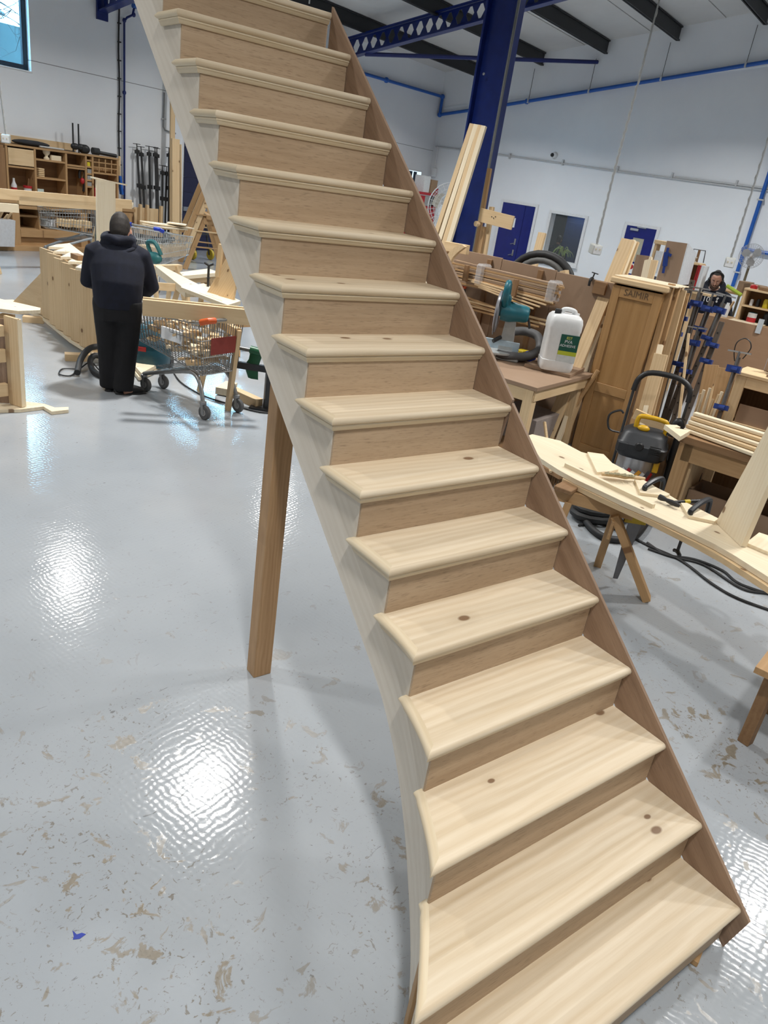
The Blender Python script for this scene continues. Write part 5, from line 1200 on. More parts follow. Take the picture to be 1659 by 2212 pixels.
# ================================================================== right-hand side of the workshop
def text_vf(s, size, ext=0.001):
    cu = bpy.data.curves.new('t', 'FONT'); cu.body = s; cu.size = size; cu.extrude = ext; cu.align_x = 'CENTER'; cu.align_y = 'CENTER'
    o = bpy.data.objects.new('t', cu); COL.objects.link(o)
    dg = bpy.context.evaluated_depsgraph_get(); me = bpy.data.meshes.new_from_object(o.evaluated_get(dg))
    vf = ([v.co.copy() for v in me.vertices], [tuple(p_.vertices) for p_ in me.polygons])
    bpy.data.objects.remove(o); bpy.data.meshes.remove(me); bpy.data.curves.remove(cu)
    return vf
def ext_floor(T, Q):
    """point where the line from T through Q meets the floor"""
    d = Q-T; return T+d*(T.z/(T.z-Q.z))
def lean(name, label, T, Q, wd, th, mat, up=None, cat='plank', group=None, z0=0.0):
    T, Q = V(T), V(Q); B_ = ext_floor(T, Q)
    up = up or E1
    d = (T-B_).normalized(); B_ = B_+d*(z0+th*.3)
    o = beam(name, B_, T, wd, th, mat, up=up); tag(o, label, cat, group); return o
# --- boards leaning by the column
for k, (u0, u1, o_, dz) in enumerate(((1021, 918, 0, 0), (1030, 930, .0, .02), (1039, 941, -.0, 0), (1046, 950, -.03, -.03))):
    T = fa(u0, 268+k*1.5, -14.2+o_*.5); Q = fa(u1, 580+k*3, -14.55+o_)
    lean('timber_plank', ('leftmost', 'second', 'third', 'rightmost')[k]+' of the four tall striped pine planks leaning at the blue column', T, Q, .072, .05, (PINE2, PINEPALE, PINE2, PINEPALE)[k], group='planks leaning at the column')
# --- planks racked right of the column
for k, (u0, v0, u1, v1, w_, m_, a_, lab) in enumerate(((1058, 364, 1040, 470, .06, PINEOLD, -13.6, 'tallest dark plank standing right of the blue column'), (1063, 447, 1048, 540, .07, PINE2, -13.7, 'shorter plank standing right of the blue column'), (1046, 490, 1034, 560, .05, PINEOLD, -13.8, 'narrow plank closest to the blue column'), (1172, 503, 1158, 555, .10, PINE2, -14.8, 'plank end standing up between the double door and office window'))):
    T = fa(u0, v0, a_); Q = fa(u1, v1, a_-.05)
    lean('timber_plank', lab, T, Q, w_, .05, m_, group='planks behind the moulding rack')
ar = thing('rack_arm', 'short pine board sticking out sideways beside the blue column', 'board', fa(1072, 475, -13.9))
A_, B_ = fa(1037, 464, -13.9), fa(1108, 482, -13.9); z_ = (A_.z+B_.z)/2
beam('board', A_, B_, .03, .19, PINE2, ar); mk('screws', join(*[ball(fa(1062+4*k, 468+3*(k % 2), -13.925), .008, .008, .008, 6, 5) for k in range(3)]), DKSTEEL, ar, None, world=True)
A_ = fa(1034, 484, -13.95); mk('peg', tube([A_, A_-E1*.06+N1*.02], .04, 8), PINE2, ar, None, world=True)
# --- pedestal fans
FANW = plain('fan_white', (.62, .63, .64), .4)
def fan(label, c, rad, facing, colr, floor_z=0.0, nm='pedestal_fan', solid=None):
    c = V(c); f = V(facing).normalized(); s_ = f.cross(V((0, 0, 1))).normalized(); u_ = s_.cross(f)
    t = thing(nm, label, 'fan', V((c.x, c.y, floor_z)))
    def P(r, an, d): return c+s_*(r*math.cos(an))+u_*(r*math.sin(an))+f*d
    def ring(r, d, th): return tube([P(r, 2*math.pi*k/28, d) for k in range(28)], th, 5, closed=True)
    for nm_, sg in (('front_guard', 1), ('rear_guard', -1)):
        vf = [ring(rad, sg*.01, rad*.022)]+[ring(rad*q, sg*(.01+.16*rad*math.sqrt(1-q*q)), rad*.008) for q in (.35, .55, .75, .9)]
        vf += [tube([P(rad*q, 2*math.pi*k/30, sg*(.01+.16*rad*math.sqrt(max(0, 1-q*q)))) for q in (.15, .5, .8, 1.0)], rad*.007, 4) for k in range(30)]
        mk(nm_, join(*vf), colr, t, None, world=True)['kind'] = 'stuff'
    for k in range(3):
        b0 = 2*math.pi*k/3+.4; ring1 = [(.14, -.12), (.45, -.38), (.8, -.30), (.85, .1), (.6, .32), (.2, .22)]
        pts = [P(rad*math.hypot(x, y), b0+math.atan2(y, x), .05*rad*(y+.1)) for x, y in ring1]
        mk('blade', wprism(pts, f*.012), solid or colr, t, None, world=True)
    mk('hub', xf(lathe([(rad*.16, -.12), (rad*.18, 0), (rad*.14, .05), (rad*.05, .07)], 16), Matrix.Translation(c) @ Matrix((s_, u_, f)).transposed().to_4x4()), FANW, t, None, world=True, smooth=True)
    mk('motor', xf(lathe([(rad*.1, -.32), (rad*.22, -.28), (rad*.22, -.10), (rad*.16, -.08)], 16), Matrix.Translation(c) @ Matrix((s_, u_, f)).transposed().to_4x4()), FANW, t, None, world=True, smooth=True)
    pz = c-f*.18
    mk('pole', tube([V((pz.x, pz.y, floor_z+.03)), V((pz.x, pz.y, c.z-rad*.15))], .025, 8), plain('fan_pole', (.25, .22, .15), .4, .5), t, None, world=True, smooth=True)
    mk('base', xf(lathe([(.28, 0), (.28, .02), (.06, .05), (.04, .08)], 20), Matrix.Translation(V((pz.x, pz.y, floor_z)))), FANW, t, None, world=True, smooth=True)
    return t
c1 = fa(973, 448, -12.6); tocam = (CAM-c1); tocam.z = 0; tocam.normalize()
fan('white pedestal fan facing forward left of the leaning planks', c1, .39, tocam+N1*-.25, FANW, solid=plain('fan_cream', (.55, .53, .46), .4))
c2 = fa(957, 470, -13.3)
fan('white pedestal fan turned sideways in front of the other fan', c2, .33, tocam.cross(V((0, 0, 1)))+tocam*.35, FANW)
tag(mk('blue_bucket', xf(lathe([(.10, 0), (.13, .26), (.14, .27)], 16), Matrix.Translation(up_to(fa(947, 508, -13.6), 947, 519))), BLUEP, None, None, world=True, smooth=True), 'blue bucket below the sideways fan', 'bucket') if False else None
# --- red parts rack in the far corner
pk = thing('parts_rack', 'red steel parts rack with bins in the far corner', 'rack', R(-2.2, 1.3, 0), RZ)
aa0, aa1 = ra(880, 440, 1.3), ra(935, 440, 1.3); REDS = plain('rack_red', (.38, .012, .02), .45)
zt3 = fb(915, 417, 1.3).z
for a in (aa0, aa1): rmk('post', a-.06, a+.06, 1.2, 1.4, 0, zt3+.2, REDS, pk)
for k in range(6):
    z = zt3-.42*k; rmk('shelf', aa0, aa1, .9, 1.4, z-.05, z+.03, REDS, pk)
    for j in range(4):
        a = aa0+.15+(aa1-aa0-.2)*j/4; rmk('bin', a, a+.32, 1.0, 1.42, z-.34, z-.08, (BLACK, REDS, plain('hardware_grey', (.3, .3, .29)))[(j+k) % 3], pk)
for k, (u, w_, h_, m_) in enumerate(((918, .34, .5, plain('carton_white', (.6, .62, .62), .7)), (934, .36, .42, plain('carton', (.30, .20, .12), .8)))):
    a = ra(u, 410, 1.3); tag(rmk('carton', a-w_/2, a+w_/2, .95, 1.35, zt3+.031, zt3+.03+h_, m_), ('white carton on the red parts rack', 'brown carton on the red parts rack')[k], 'box')
# --- moulding rack: MDF sheet with pegs
RA = -16.2
mr = thing('moulding_rack', 'brown MDF sheet rack with pegs holding bundles of beading', 'rack', R(RA, 13, 0), RZ)
zr = 1.83
bA, bB = 11.9, 14.0
for k in range(3):
    s0 = bA+(bB-bA)*k/3; rmk('sheet', RA, RA+.02, s0+.002, bA+(bB-bA)*(k+1)/3-.002, 0, zr-.012*k, MDF, mr)
for u, v in ((1058, 575), (1166, 605)):
    b = toroom(fa(u, v, RA)).y; rmk('batten', RA-.035, RA, b-.03, b+.03, 0.0, zr-.04, PINEDARK, mr)
for u, v in ((1300, 612),): b = toroom(fa(u, v, RA)).y; rmk('end_batten', RA-.04, RA, b-.07, b+.07, zr-.16, zr-.03, PINEDARK, mr)
PA = RA-.24
pegs = ((1007, 573, 607), (1112, 603, 640), (1106, 668, 698))
for (u, v0, v1) in pegs:
    p0, p1 = fa(u+3, v0, PA-.06), fa(u-3, v1, PA-.06)
    b = toroom(p1).y; rmk('peg_stop', PA-.085, PA-.045, b-.028, b+.028, p1.z, p0.z, PINEDARK, mr); rmk('peg_arm', PA-.05, RA, b-.02, b+.02, p1.z+.005, p1.z+.05, PINEDARK, mr)
rb = random.Random(9)
ORD = ('topmost', 'second', 'third', 'fourth', 'fifth', 'sixth', 'seventh', 'eighth', 'ninth', 'tenth', 'lowest')
STRIP = wood('beading_wood', (.44, .31, .20), (.34, .23, .14), streak=.5, rough=.6)
for k in range(33):                                            # upper bundle, strip by strip
    row, col_ = k % 11, k//11
    u0, v0 = 979+rb.uniform(-6, 14), 563+row*4.6; u1, v1 = 1215+rb.uniform(-16, 8)-row*2, 618+row*4.0
    a_ = PA+.0+.06*col_
    A_, B_ = fa(u0, v0, a_), fa(u1, v1, a_)
    tag(beam('beading_strip', A_, B_, .03, .022, (MDF, PINEOLD, STRIP)[k % 3]), ORD[row]+' strip down in the '+('front', 'middle', 'back')[col_]+' layer of the taped bundle on the rack', 'moulding', 'beading strips in the upper bundle')
for k in range(10):
    u0, v0 = 1000+rb.uniform(-4, 10), 641+(k % 5)*5.5; u1, v1 = 1160+rb.uniform(-25, 25), 690+(k % 5)*4.0
    a_ = PA+.04+.07*(k//5); A_, B_ = fa(u0, v0, a_), fa(u1, v1, a_)
    tag(beam('beading_strip', A_, B_, .035, .02, PINE2 if k % 2 else PINEOLD), ORD[k % 5]+' strip in the '+('front', 'back')[k//5]+' layer of the loose lower bundle on the rack', 'moulding', 'strips in the lower bundle')
for k in range(4):
    A_, B_ = fa(1010+8*k, 602+6*k, PA-.02), fa(1195-14*k, 655+4*k, PA-.02)
    tag(beam('beading_strip', A_, B_, .03, .018, PINE2), ORD[k]+' pale strip lying loose under the taped bundle on the rack', 'moulding', 'strips under the upper bundle')
TAPE = plain('clear_tape', (.75, .76, .78), .12, alpha=.35)
for k, (u, v) in enumerate(((1043, 593), (1196, 630))):
    c = fa(u, v, PA+.05); dirb = -N1
    M_ = Matrix.Translation(c) @ Matrix.Rotation(RZ, 4, 'Z')
    tag(mk('tape_band', box(.20, .10, .235, (0, 0, 0), .02), TAPE, None, M_), ('left', 'right')[k]+' band of clear tape around the beading bundle', 'tape', 'tape bands')
hs_ = thing('suction_hose', 'large coiled black and grey hose behind the MDF sheet', 'hose', fa(1165, 600, -15.8))
hc = fa(1166, 612, -15.75)
for k, (rr_, th_, m_) in enumerate(((.33, .042, RUBBER), (.26, .04, plain('hose_grey', (.12, .12, .115), .6)))):
    mk('coil', tube([hc+N1*(-rr_*1.25*math.cos(t_*math.pi/12))+V((0, 0, rr_*math.sin(t_*math.pi/12))) for t_ in range(24)], th_, 10, closed=True), m_, hs_, None, world=True, smooth=True)
tag(beam('timber_offcut', fa(1214, 595, -15.9), fa(1226, 592, -15.9), .1, .09, PINE2), 'wood offcut resting on top of the MDF sheet beside the hose', 'wood block')
gcl = thing('g_clamp', 'small black clamp gripping the top edge of the MDF sheet', 'clamp', fa(1275, 600, RA))
c = fa(1277, 607, RA-.01); mk('jaw', tube(spline([c+V((0, 0, -.05))-E1*.03, c-E1*.025+V((0, 0, .02)), c+E1*.03+V((0, 0, .02)), c+E1*.035+V((0, 0, -.05))], 4), .015, 6), BLACK, gcl, None, world=True); mk('screw', tube([c+V((0, 0, .0)), c+V((0, 0, .09))-N1*.02], .008, 6), BLACK, gcl, None, world=True); mk('tommy_bar', tube([c+V((0, 0, .088))-N1*-.015, c+V((0, 0, .08))-N1*.06], .006, 5), BLACK, gcl, None, world=True)
# curved bracket piece and its block
cb2 = thing('curved_bracket', 'curved laminated pine piece with a block at the left end of the rack', 'wood part', fa(985, 545, -16.6))
A_, B_ = fa(965, 532, -16.7), fa(1010, 541, -16.7)
beam('block', fa(962, 531, -16.66), fa(1011, 540, -16.66), .06, .10, PINE2, cb2)
pq = fa(968, 536, -16.60); beam('prop', V((pq.x, pq.y, 0.0)), V((pq.x, pq.y, pq.z)), .05, .04, PINEOLD, cb2, up=E1)

arc = [fa(u, v, -16.75) for u, v in ((960, 575), (966, 560), (975, 545), (988, 534), (1003, 528))]
arc2 = [fa(u, v, -16.75) for u, v in ((1009, 534), (994, 545), (983, 556), (976, 570), (970, 585))]
mk('arch', wprism(arc+arc2, -E1*.05), PINE2, cb2, None, world=True)
# --- mitre-saw bench
sbn = thing('saw_bench', 'pine bench carrying the mitre saw and white drum', 'workbench', R(-17, 13.4, 0), RZ)
sa0, sa1, sb0, sb1, sz = -17.72, -16.38, 12.2, 14.08, .88
rmk('top', sa0, sa1, sb0, sb1, sz-.04, sz, MDF, sbn)
for a, b in ((sa0+.06, sb1-.08), (sa1-.14, sb1-.10), (sa0+.06, sb0+.08), (sa1-.14, sb0+.08)): rmk('leg', a-.05, a+.05, b-.05, b+.05, 0, sz-.04, PINE2, sbn)
rmk('rail', sa0+.01, sa0+.06, sb0+.04, sb1-.03, sz-.16, sz-.04, PINE2, sbn); rmk('rail', sa0+.03, sa1-.05, sb1-.07, sb1-.02, sz-.15, sz-.04, PINE2, sbn)
rmk('shelf', sa0+.06, sa1-.1, sb0+.06, sb1-.14, .12, .15, PINEDARK, sbn)
tag(rmk('monitor', sa0+.15, sa0+.22, 12.9, 13.6, .17, .62, BLACK), 'black flat screen stored under the saw bench', 'screen')
tag(rmk('carton', -17.2, -16.6, 13.4, 13.92, .155, .42, plain('carton_grey', (.26, .22, .20), .8)), 'open grey carton under the saw bench', 'box')
# drum board, drum
jb_ = fz(1200, 800, sz)
tag(mk('drum_board', box(.56, .5, .035, (0, 0, .0175), .003), MDF, None, Matrix.Translation(V((*fz(1198, 797, sz).xy, sz+.001))) @ Matrix.Rotation(RZ+.15, 4, 'Z')), 'square MDF offcut under the white drum', 'board')
jp = fz(1196, 795, sz+.04); Mj = Matrix.Translation(V((jp.x, jp.y, sz+.037))) @ Matrix.Rotation(RZ-.95, 4, 'Z')
jc = thing('adhesive_drum', 'white plastic drum with a green adhesive label on the saw bench', 'drum', jp)
DRUM = plain('drum_white', (.70, .71, .71), .35, var=.03)
sect = [(.0, .92), (.02, .97), (.05, 1.0), (.105, 1.0), (.11, .965), (.13, .965), (.40, .965), (.42, 1.0), (.49, 1.0), (.535, .94), (.56, .80), (.57, .6)]
mk('body', xf(loft([rr(.172*k, .15*k, z, 32, 6.0) for z, k in sect]), Mj), DRUM, jc, None, world=True, smooth=True)
mk('handle', xf(tube(spline([(-.05, 0, .55), (-.04, 0, .60), (.02, 0, .61), (.08, 0, .595), (.09, 0, .55)], 4), .024, 10), Mj), DRUM, jc, None, world=True, smooth=True)
mk('cap', xf(lathe([(.034, 0), (.034, .05), (.03, .055)], 14), Mj @ Matrix.Translation((-.10, -.06, .555))), BLACK, jc, None, world=True, smooth=True)
mk('ledge', xf(lathe([(.04, 0), (.04, .03)], 14), Mj @ Matrix.Translation((.10, .03, .55))), DRUM, jc, None, world=True, smooth=True)
lab_ = mk('label', xf(box(.19, .006, .165, (.065, -.1465, .30)), Mj), plain('label_green', (.006, .075, .05), .4), jc, None, world=True)
mk('label_band', xf(box(.19, .006, .042, (.065, -.1463, .197)), Mj), plain('label_lime', (.42, .46, .03), .4), jc, None, world=True)
mk('label_base', xf(box(.19, .006, .07, (.065, -.1461, .141)), Mj), plain('label_pale', (.55, .58, .58), .4), jc, None, world=True)
for s_, y_, sz_, m_ in (('827', .35, .038, plain('text_yellow', (.6, .6, .1), .5)), ('PVA', .312, .046, WPL), ('ADHESIVE', .272, .036, WPL)):
    mk('lettering', xf(text_vf(s_, sz_), Mj @ Matrix.Translation((.055, -.1505, y_)) @ Matrix.Rotation(math.pi/2, 4, 'X')), m_, lab_, None, world=True)
# drill boxes and small things on the bench
YB, BB = plain('box_yellow', (.55, .42, .02), .5), plain('box_blue', (.015, .04, .34), .45)
for k, (u, v, m_, l_4, lab) in enumerate(((1103, 764, YB, .22, 'yellow box lying on the saw bench near the hose'), (1120, 772, BB, .15, 'blue box at the front of the boxes on the saw bench'), (1128, 760, YB, .13, 'small yellow box behind the blue boxes'), (1142, 766, BB, .17, 'blue box nearest the white drum'), (1148, 773, BB, .12, 'flat blue box beside the drum board'), (1104, 750, YB, .12, 'yellow box under the grey saw hose'))):
    p = fz(u, v, sz+.035)
    tag(mk('drill_box', box(l_4, .09, .055, bev=.003), m_, None, Matrix.Translation(V((p.x, p.y, sz+.029+(.0 if k < 4 else 0)))) @ Matrix.Rotation(RZ-.5+.25*k, 4, 'Z')), lab, 'box', 'drill boxes')
for k in range(3):
    A_, B_ = fz(1065+6*k, 768+3*k, sz+.012), fz(1100+5*k, 775+2*k, sz+.012)
    tag(mk('allen_key', tube([A_, B_], .011, 6), BLACK, None, None, world=True), ('upper', 'middle', 'lower')[k]+' black bar tool lying on the saw bench', 'tool', 'bar tools on the saw bench')
# mitre saw
ms = thing('mitre_saw', 'teal mitre saw with a grey blade on the pine bench', 'mitre saw', fz(1075, 770, sz))
mp = fz(1068, 772, sz); Mm = Matrix.Translation(V((mp.x, mp.y, sz))) @ Matrix.Rotation(an_-.55, 4, 'Z') @ Matrix.Scale(1.12, 4)
TEAL2 = plain('teal_saw', (.008, .115, .15), .4); ALU = plain('cast_alu', (.42, .44, .44), .45, .4)
def mm(n, vf, m, sm=True, par=None): return mk(n, xf(vf, Mm), m, par or ms, None, world=True, smooth=sm)
mm('base', box(.50, .16, .06, (-.02, .0, .03), .01), ALU, False); mm('turntable', lathe([(.17, .06), (.17, .075), (.15, .08)], 24), ALU)
mm('fence', box(.46, .02, .09, (-.02, .06, .12), .004), plain('fence_blue_grey', (.45, .55, .62), .4), False)
mm('arm', loft([[V((.08+x*s, .10+y*s+o_, z)) for x, y in ((-.06, -.05), (.06, -.05), (.06, .05), (-.06, .05))] for s, z, o_ in ((1.2, .07, 0), (1.0, .20, .02), (.9, .30, .0), (.8, .36, -.05))]), ALU, True)
mm('knob', tube([(.02, .0, .2), (-.04, -.06, .16)], .02, 8), BLACK)
mm('blade', xf(lathe([(.0, -.002), (.185, -.002), (.185, .002), (0, .002)], 32), Matrix.Translation((-.06, -.02, .40)) @ Matrix.Rotation(math.pi/2, 4, 'Y')), plain('blade_steel', (.30, .30, .31), .35, .8), False)
mm('blade_guard', xf(lathe([(.0, -.03), (.16, -.03), (.19, -.02), (.195, 0), (.16, .01)], 28), Matrix.Translation((-.045, -.0, .43)) @ Matrix.Rotation(math.pi/2, 4, 'Y')), plain('guard_smoke', (.20, .20, .22), .3))
mm('motor_housing', loft([[V((x, -.02+.085*math.cos(a_)*k, .45+.085*math.sin(a_)*k)) for a_ in [2*math.pi*j/16 for j in range(16)]] for x, k in ((-.02, 1.1), (.06, 1.15), (.12, 1.0), (.20, .92), (.23, .8), (.24, .5))]), TEAL2)
mm('body', loft([[V((.0+x*s, y_+y*s, z)) for x, y in ((-.05, -.06), (.05, -.06), (.05, .06), (-.05, .06))] for s, z, y_ in ((1.0, .40, .0), (1.15, .48, -.02), (1.0, .57, -.04), (.7, .60, -.05))]), TEAL2)
mm('handle', tube(spline([(.0, .06, .50), (.0, .04, .62), (.0, -.06, .70), (.0, -.17, .70), (.0, -.19, .62), (.0, -.12, .53), (.0, -.04, .50)], 5), .030, 10), TEAL2)
mm('badge', box(.05, .045, .004, (.07, -.05, .553)), plain('badge_orange', (.7, .32, .03), .5), False)
mm('cord_guard', tube([(.24, -.02, .42), (.27, -.02, .33)], .012, 6), BLACK)
mm('dust_hose', tube(spline([(.10, .17, .24), (.22, .22, .26), (.36, .18, .24), (.40, .08, .14), (.30, -.02, .07), (.12, -.06, .05), (.02, -.05, .05)], 7), .042, 10), plain('hose_grey2', (.09, .09, .092), .6))
# orange-handled saw hanging at the rack
sa = thing('hand_saw', 'saw with an orange handle hanging under the beading bundle', 'hand saw', fa(1008, 617, RA-.04))
hp2 = [fa(u, v, RA-.05) for u, v in ((998, 607), (1000, 620), (1004, 622), (1013, 610))]
mk('handle', tube(hp2, .018, 8, closed=True), plain('saw_orange', (.62, .09, .02), .45), sa, None, world=True)
mk('blade', wprism([fa(u, v, RA-.045) for u, v in ((992, 612), (1003, 620), (1006, 633), (990, 628))], E1*.004), DKSTEEL, sa, None, world=True)
# --- boards leaning in front of the tall cabinet
specs = ((1357, 518, 1266, 740, .135, .05, PINE2, -15.95, -16.35, 'widest pale plank leaning left of the tall cabinet'), (1370, 520, 1290, 730, .045, .06, PINEPALE, -15.9, -16.25, 'pale square batten leaning beside the widest plank'), (1378, 523, 1306, 720, .03, .04, PINE2, -15.85, -16.15, 'thin batten leaning closest to the cabinet'))
for (u0, v0, u1, v1, w_, t_, m_, a0_, a1_x, lab) in specs:
    lean('timber_plank', lab, fa(u0, v0, a0_), fa(u1, v1, a1_x), w_, t_, m_, group='planks left of the cabinet')
for k, (u0, v0, u1, v1, w_, m_) in enumerate(((1240, 905, 1225, 965, .05, PINEOLD), (1219, 945, 1212, 960, .05, PINE2), (1234, 880, 1228, 950, .03, PINEOLD))):
    T = fa(u0, v0-30*k, -16.2-.03*k); lean('timber_offcut', ('first', 'second', 'third')[k]+' short offcut standing at the foot of the tall cabinet', T, T-V((.02, .02, .4)), w_, .03, m_, cat='offcut', group='offcuts at the cabinet foot')
tag(mk('wood_dowel', tube([fz(1187, 962, .02), fa(1292, 800, -16.45)], .024, 8), PINEOLD, None, None, world=True, smooth=True), 'thin round pole leaning across the foot of the cabinet', 'pole')
tag(mk('slim_broom', join(tube([fa(1246, 755, -16.28), fa(1240, 820, -16.28)], .014, 6), box(.04, .05, .06, tuple(fa(1245, 755, -16.28)))), PINEDARK, None, None, world=True), 'small wooden stick tool standing behind the white drum', 'stick')
# --- tall cabinet
cbx = thing('tall_cabinet', 'tall narrow pine cabinet with recessed panels and a scribbled name', 'cabinet', R(-16.05, 14.3, 0), RZ)
ca, cw0, cw1, cz = -16.36, 14.03, 14.56, 1.83
HON = wood('honey_pine', (.44, .26, .11), (.32, .175, .068), streak=.6, rough=.4, spread=.8, rings=16)
HONP = wood('honey_panel', (.42, .245, .10), (.29, .155, .055), streak=.7, rough=.35, spread=.45, rings=7)
rmk('side', ca+.02, ca+.46, cw0, cw0+.02, 0, cz, HON, cbx); rmk('side', ca+.02, ca+.46, cw1-.02, cw1, 0, cz, HON, cbx); rmk('back', ca+.44, ca+.46, cw0, cw1, 0, cz, HON, cbx)
rmk('top', ca-.03, ca+.5, cw0-.04, cw1+.04, cz, cz+.06, PINE2, cbx, .012)
rmk('stile', ca-.005, ca+.02, cw0, cw0+.085, .0, cz-.02, HON, cbx); rmk('stile', ca-.005, ca+.02, cw1-.085, cw1, .0, cz-.02, HON, cbx)
for z0_, z1_ in ((.0, .10), (.70, .80), (cz-.13, cz-.02)): rmk('rail', ca-.004, ca+.02, cw0+.085, cw1-.085, z0_, z1_, HON, cbx)
for z0_, z1_ in ((.10, .70), (.80, cz-.13)): rmk('panel', ca+.008, ca+.018, cw0+.085, cw1-.085, z0_, z1_, HONP, cbx)
for k in range(4): rmk('top_strip', ca+.02+.11*k, ca+.10+.11*k, cw0-.02, cw1+.10, cz+.061, cz+.075, PINEPALE, cbx)
Mt = Matrix.Translation(R(ca-.0065, (cw0+cw1)/2-.0, cz-.075)) @ Matrix.Rotation(RZ-math.pi/2, 4, 'Z') @ Matrix.Rotation(math.pi/2, 4, 'X')
mk('pencilled_name', xf(text_vf('SAIMIR', .088, .0008), Mt), plain('pencil', (.12, .07, .035), .7), cbx, None, world=True)
# --- planks right of the cabinet
for k, (u0, v0, u1, v1, w_, t_, m_, a0_, lab) in enumerate(((1452, 613, 1372, 900, .06, .06, PINEOLD, -16.25, 'square dark plank leaning right against the cabinet'), (1466, 620, 1400, 850, .04, .05, PINEOLD, -16.15, 'plank second from the cabinet side'), (1476, 627, 1420, 840, .07, .03, PINE2, -16.05, 'paler plank third from the cabinet side'), (1484, 633, 1440, 800, .06, .03, PINEOLD, -15.95, 'plank fourth from the cabinet side'), (1428, 765, 1385, 920, .13, .04, PINE2, -16.5, 'short wide plank with rounded top in front of the clamps'), (1427, 745, 1408, 830, .05, .04, PINEPALE, -16.4, 'short pale stub behind the short wide plank'), (1488, 720, 1466, 910, .022, .022, PINE2, -16.7, 'thin square stick standing in front of the blue clamps'))):
    lean('timber_plank', lab, fa(u0, v0, a0_), fa(u1, v1, a0_-.12), w_, t_, m_, group='planks right of the cabinet')
tag(beam('cross_rail', fa(1370, 893, -16.9), fa(1445, 928, -16.9), .03, .10, PINE2), 'knotty cross rail in front of the leaning planks', 'rail')
tag(wprism and mk('ply_panel', wprism([fa(u, v, -16.95) for u, v in ((1402, 958), (1462, 985), (1440, 1080), (1380, 1062))], E1*.02), PINEOLD, None, frame_x(fa(1402, 958, -16.95), fa(1380, 1062, -16.95), E1), world=True), 'knotty pine panel beside the black and yellow vacuum', 'panel')
# --- sash clamps with blue heads
BLC = plain('clamp_blue', (.010, .035, .19), .4); BARW = wood('clamp_bar_wood', (.13, .105, .085), (.08, .062, .05), streak=.6, rough=.7)
def bar_clamp(label, T, Q, heads, w_=.05):
    T, Q = V(T), V(Q); B_ = ext_floor(T, Q); d = (T-B_).normalized()
    t = thing('sash_clamp', label, 'clamp', B_, 0, 'blue-headed sash clamps')
    beam('bar', B_+d*.01, T, w_, .03, BARW, t, up=E1)
    L = (T-B_).length
    for k in range(int(L/.13)):
        c_ = B_+d*(.12+.13*k)-E1*.016
        if k > 1: mk('hole', xf(lathe([(.008, 0), (.008, .003)], 8), Matrix.Translation(c_) @ Matrix.Rotation(RZ, 4, 'Z') @ Matrix.Rotation(-math.pi/2, 4, 'Y')), BLACK, t, None, world=True)
    s_ = d.cross(E1).normalized()
    for (f_, big) in heads:
        c_ = B_+d*(L*f_)
        mk('head' if big else 'slide', join(beamvf(c_-s_*.055-E1*.02, c_+s_*.065-E1*.02, .06, .06 if big else .045, up=d), tube([c_-s_*.03-E1*.045, c_+s_*.02-E1*.045], .024, 8)), BLC, t, None, world=True)
        if big:
            mk('screw', tube([c_-E1*.04-d*.38, c_-E1*.04+d*.16], .011, 6), plain('screw_grey', (.18, .18, .18), .4, .7), t, None, world=True)
            mk('tommy_bar', tube([c_-E1*.04+d*.155-s_*.10, c_-E1*.04+d*.155+s_*.10], .008, 6), STEEL, t, None, world=True)
    return t
for k, (u0, v0, u1, v1, a0_, hd_, lab) in enumerate(((1496, 605, 1421, 890, -15.7, ((.87, 1), (.80, 0)), 'tallest blue-headed sash clamp standing in front of the second workman'), (1513, 632, 1440, 880, -15.75, ((.94, 1), (.60, 0)), 'blue-headed sash clamp second from the left'), (1537, 650, 1462, 850, -15.8, ((.955, 1), (.84, 0)), 'blue-headed sash clamp third from the left'), (1563, 655, 1458, 898, -15.85, ((.96, 1), (.80, 0)), 'rightmost tall blue-headed sash clamp with wooden bar'), (1505, 725, 1462, 880, -15.95, ((.95, 1), (.75, 0)), 'shorter blue-headed sash clamp in the middle of the group'), (1560, 695, 1490, 880, -16.05, ((.86, 0), (.76, 0)), 'dark sash clamp leaning furthest right of the group'), (1466, 712, 1428, 860, -15.6, ((.97, 0),), 'short dark sash clamp beside the planks'))):
    bar_clamp(lab, fa(u0, v0, a0_), fa(u1, v1, a0_-.1), hd_)
sc2 = bar_clamp('blue bar clamp standing apart before the hardboard panel', fa(1596, 772, -16.9), fa(1560, 880, -17.0), ((.93, 1), (.70, 0)), .035)
tag(mk('wire_loop', tube(spline([fa(u, v, -16.9) for u, v in ((1587, 780), (1586, 760), (1592, 740), (1608, 731), (1620, 738), (1622, 752), (1612, 766), (1604, 775))], 5), .005, 5), BLACK, None, None, world=True), 'thin black wire loop hooked on the lone bar clamp', 'wire')
# --- hardboard panel (back of the second bench) and the bench behind it
HA = -11.0
b2 = thing('workbench', 'workbench with a hardboard back in front of the second workman', 'workbench', R(HA, 14.8, 0), RZ)
hb0 = toroom(fa(1510, 672, HA)).y
for k in range(3): rmk('back_sheet', HA-.02, HA, hb0+1.25*k, hb0+1.245+1.25*k, 0, 1.21-.0*k, HARDB, b2)
rmk('worktop', HA, HA+.8, hb0, hb0+3.7, 1.13, 1.19, PINEOLD, b2)
for b in (hb0+.1, hb0+1.8, hb0+3.5): rmk('leg', HA+.65, HA+.75, b-.05, b+.05, 0, 1.13, PINEOLD, b2)
tag(mk('white_sheet', box(.42, .5, .015), PINEPALE, None, Matrix.Translation(R(HA+.2, toroom(fa(1615, 690, HA+.2)).y, 1.20)) @ Matrix.Rotation(RZ, 4, 'Z')), 'pale board lying on the second workbench', 'board')
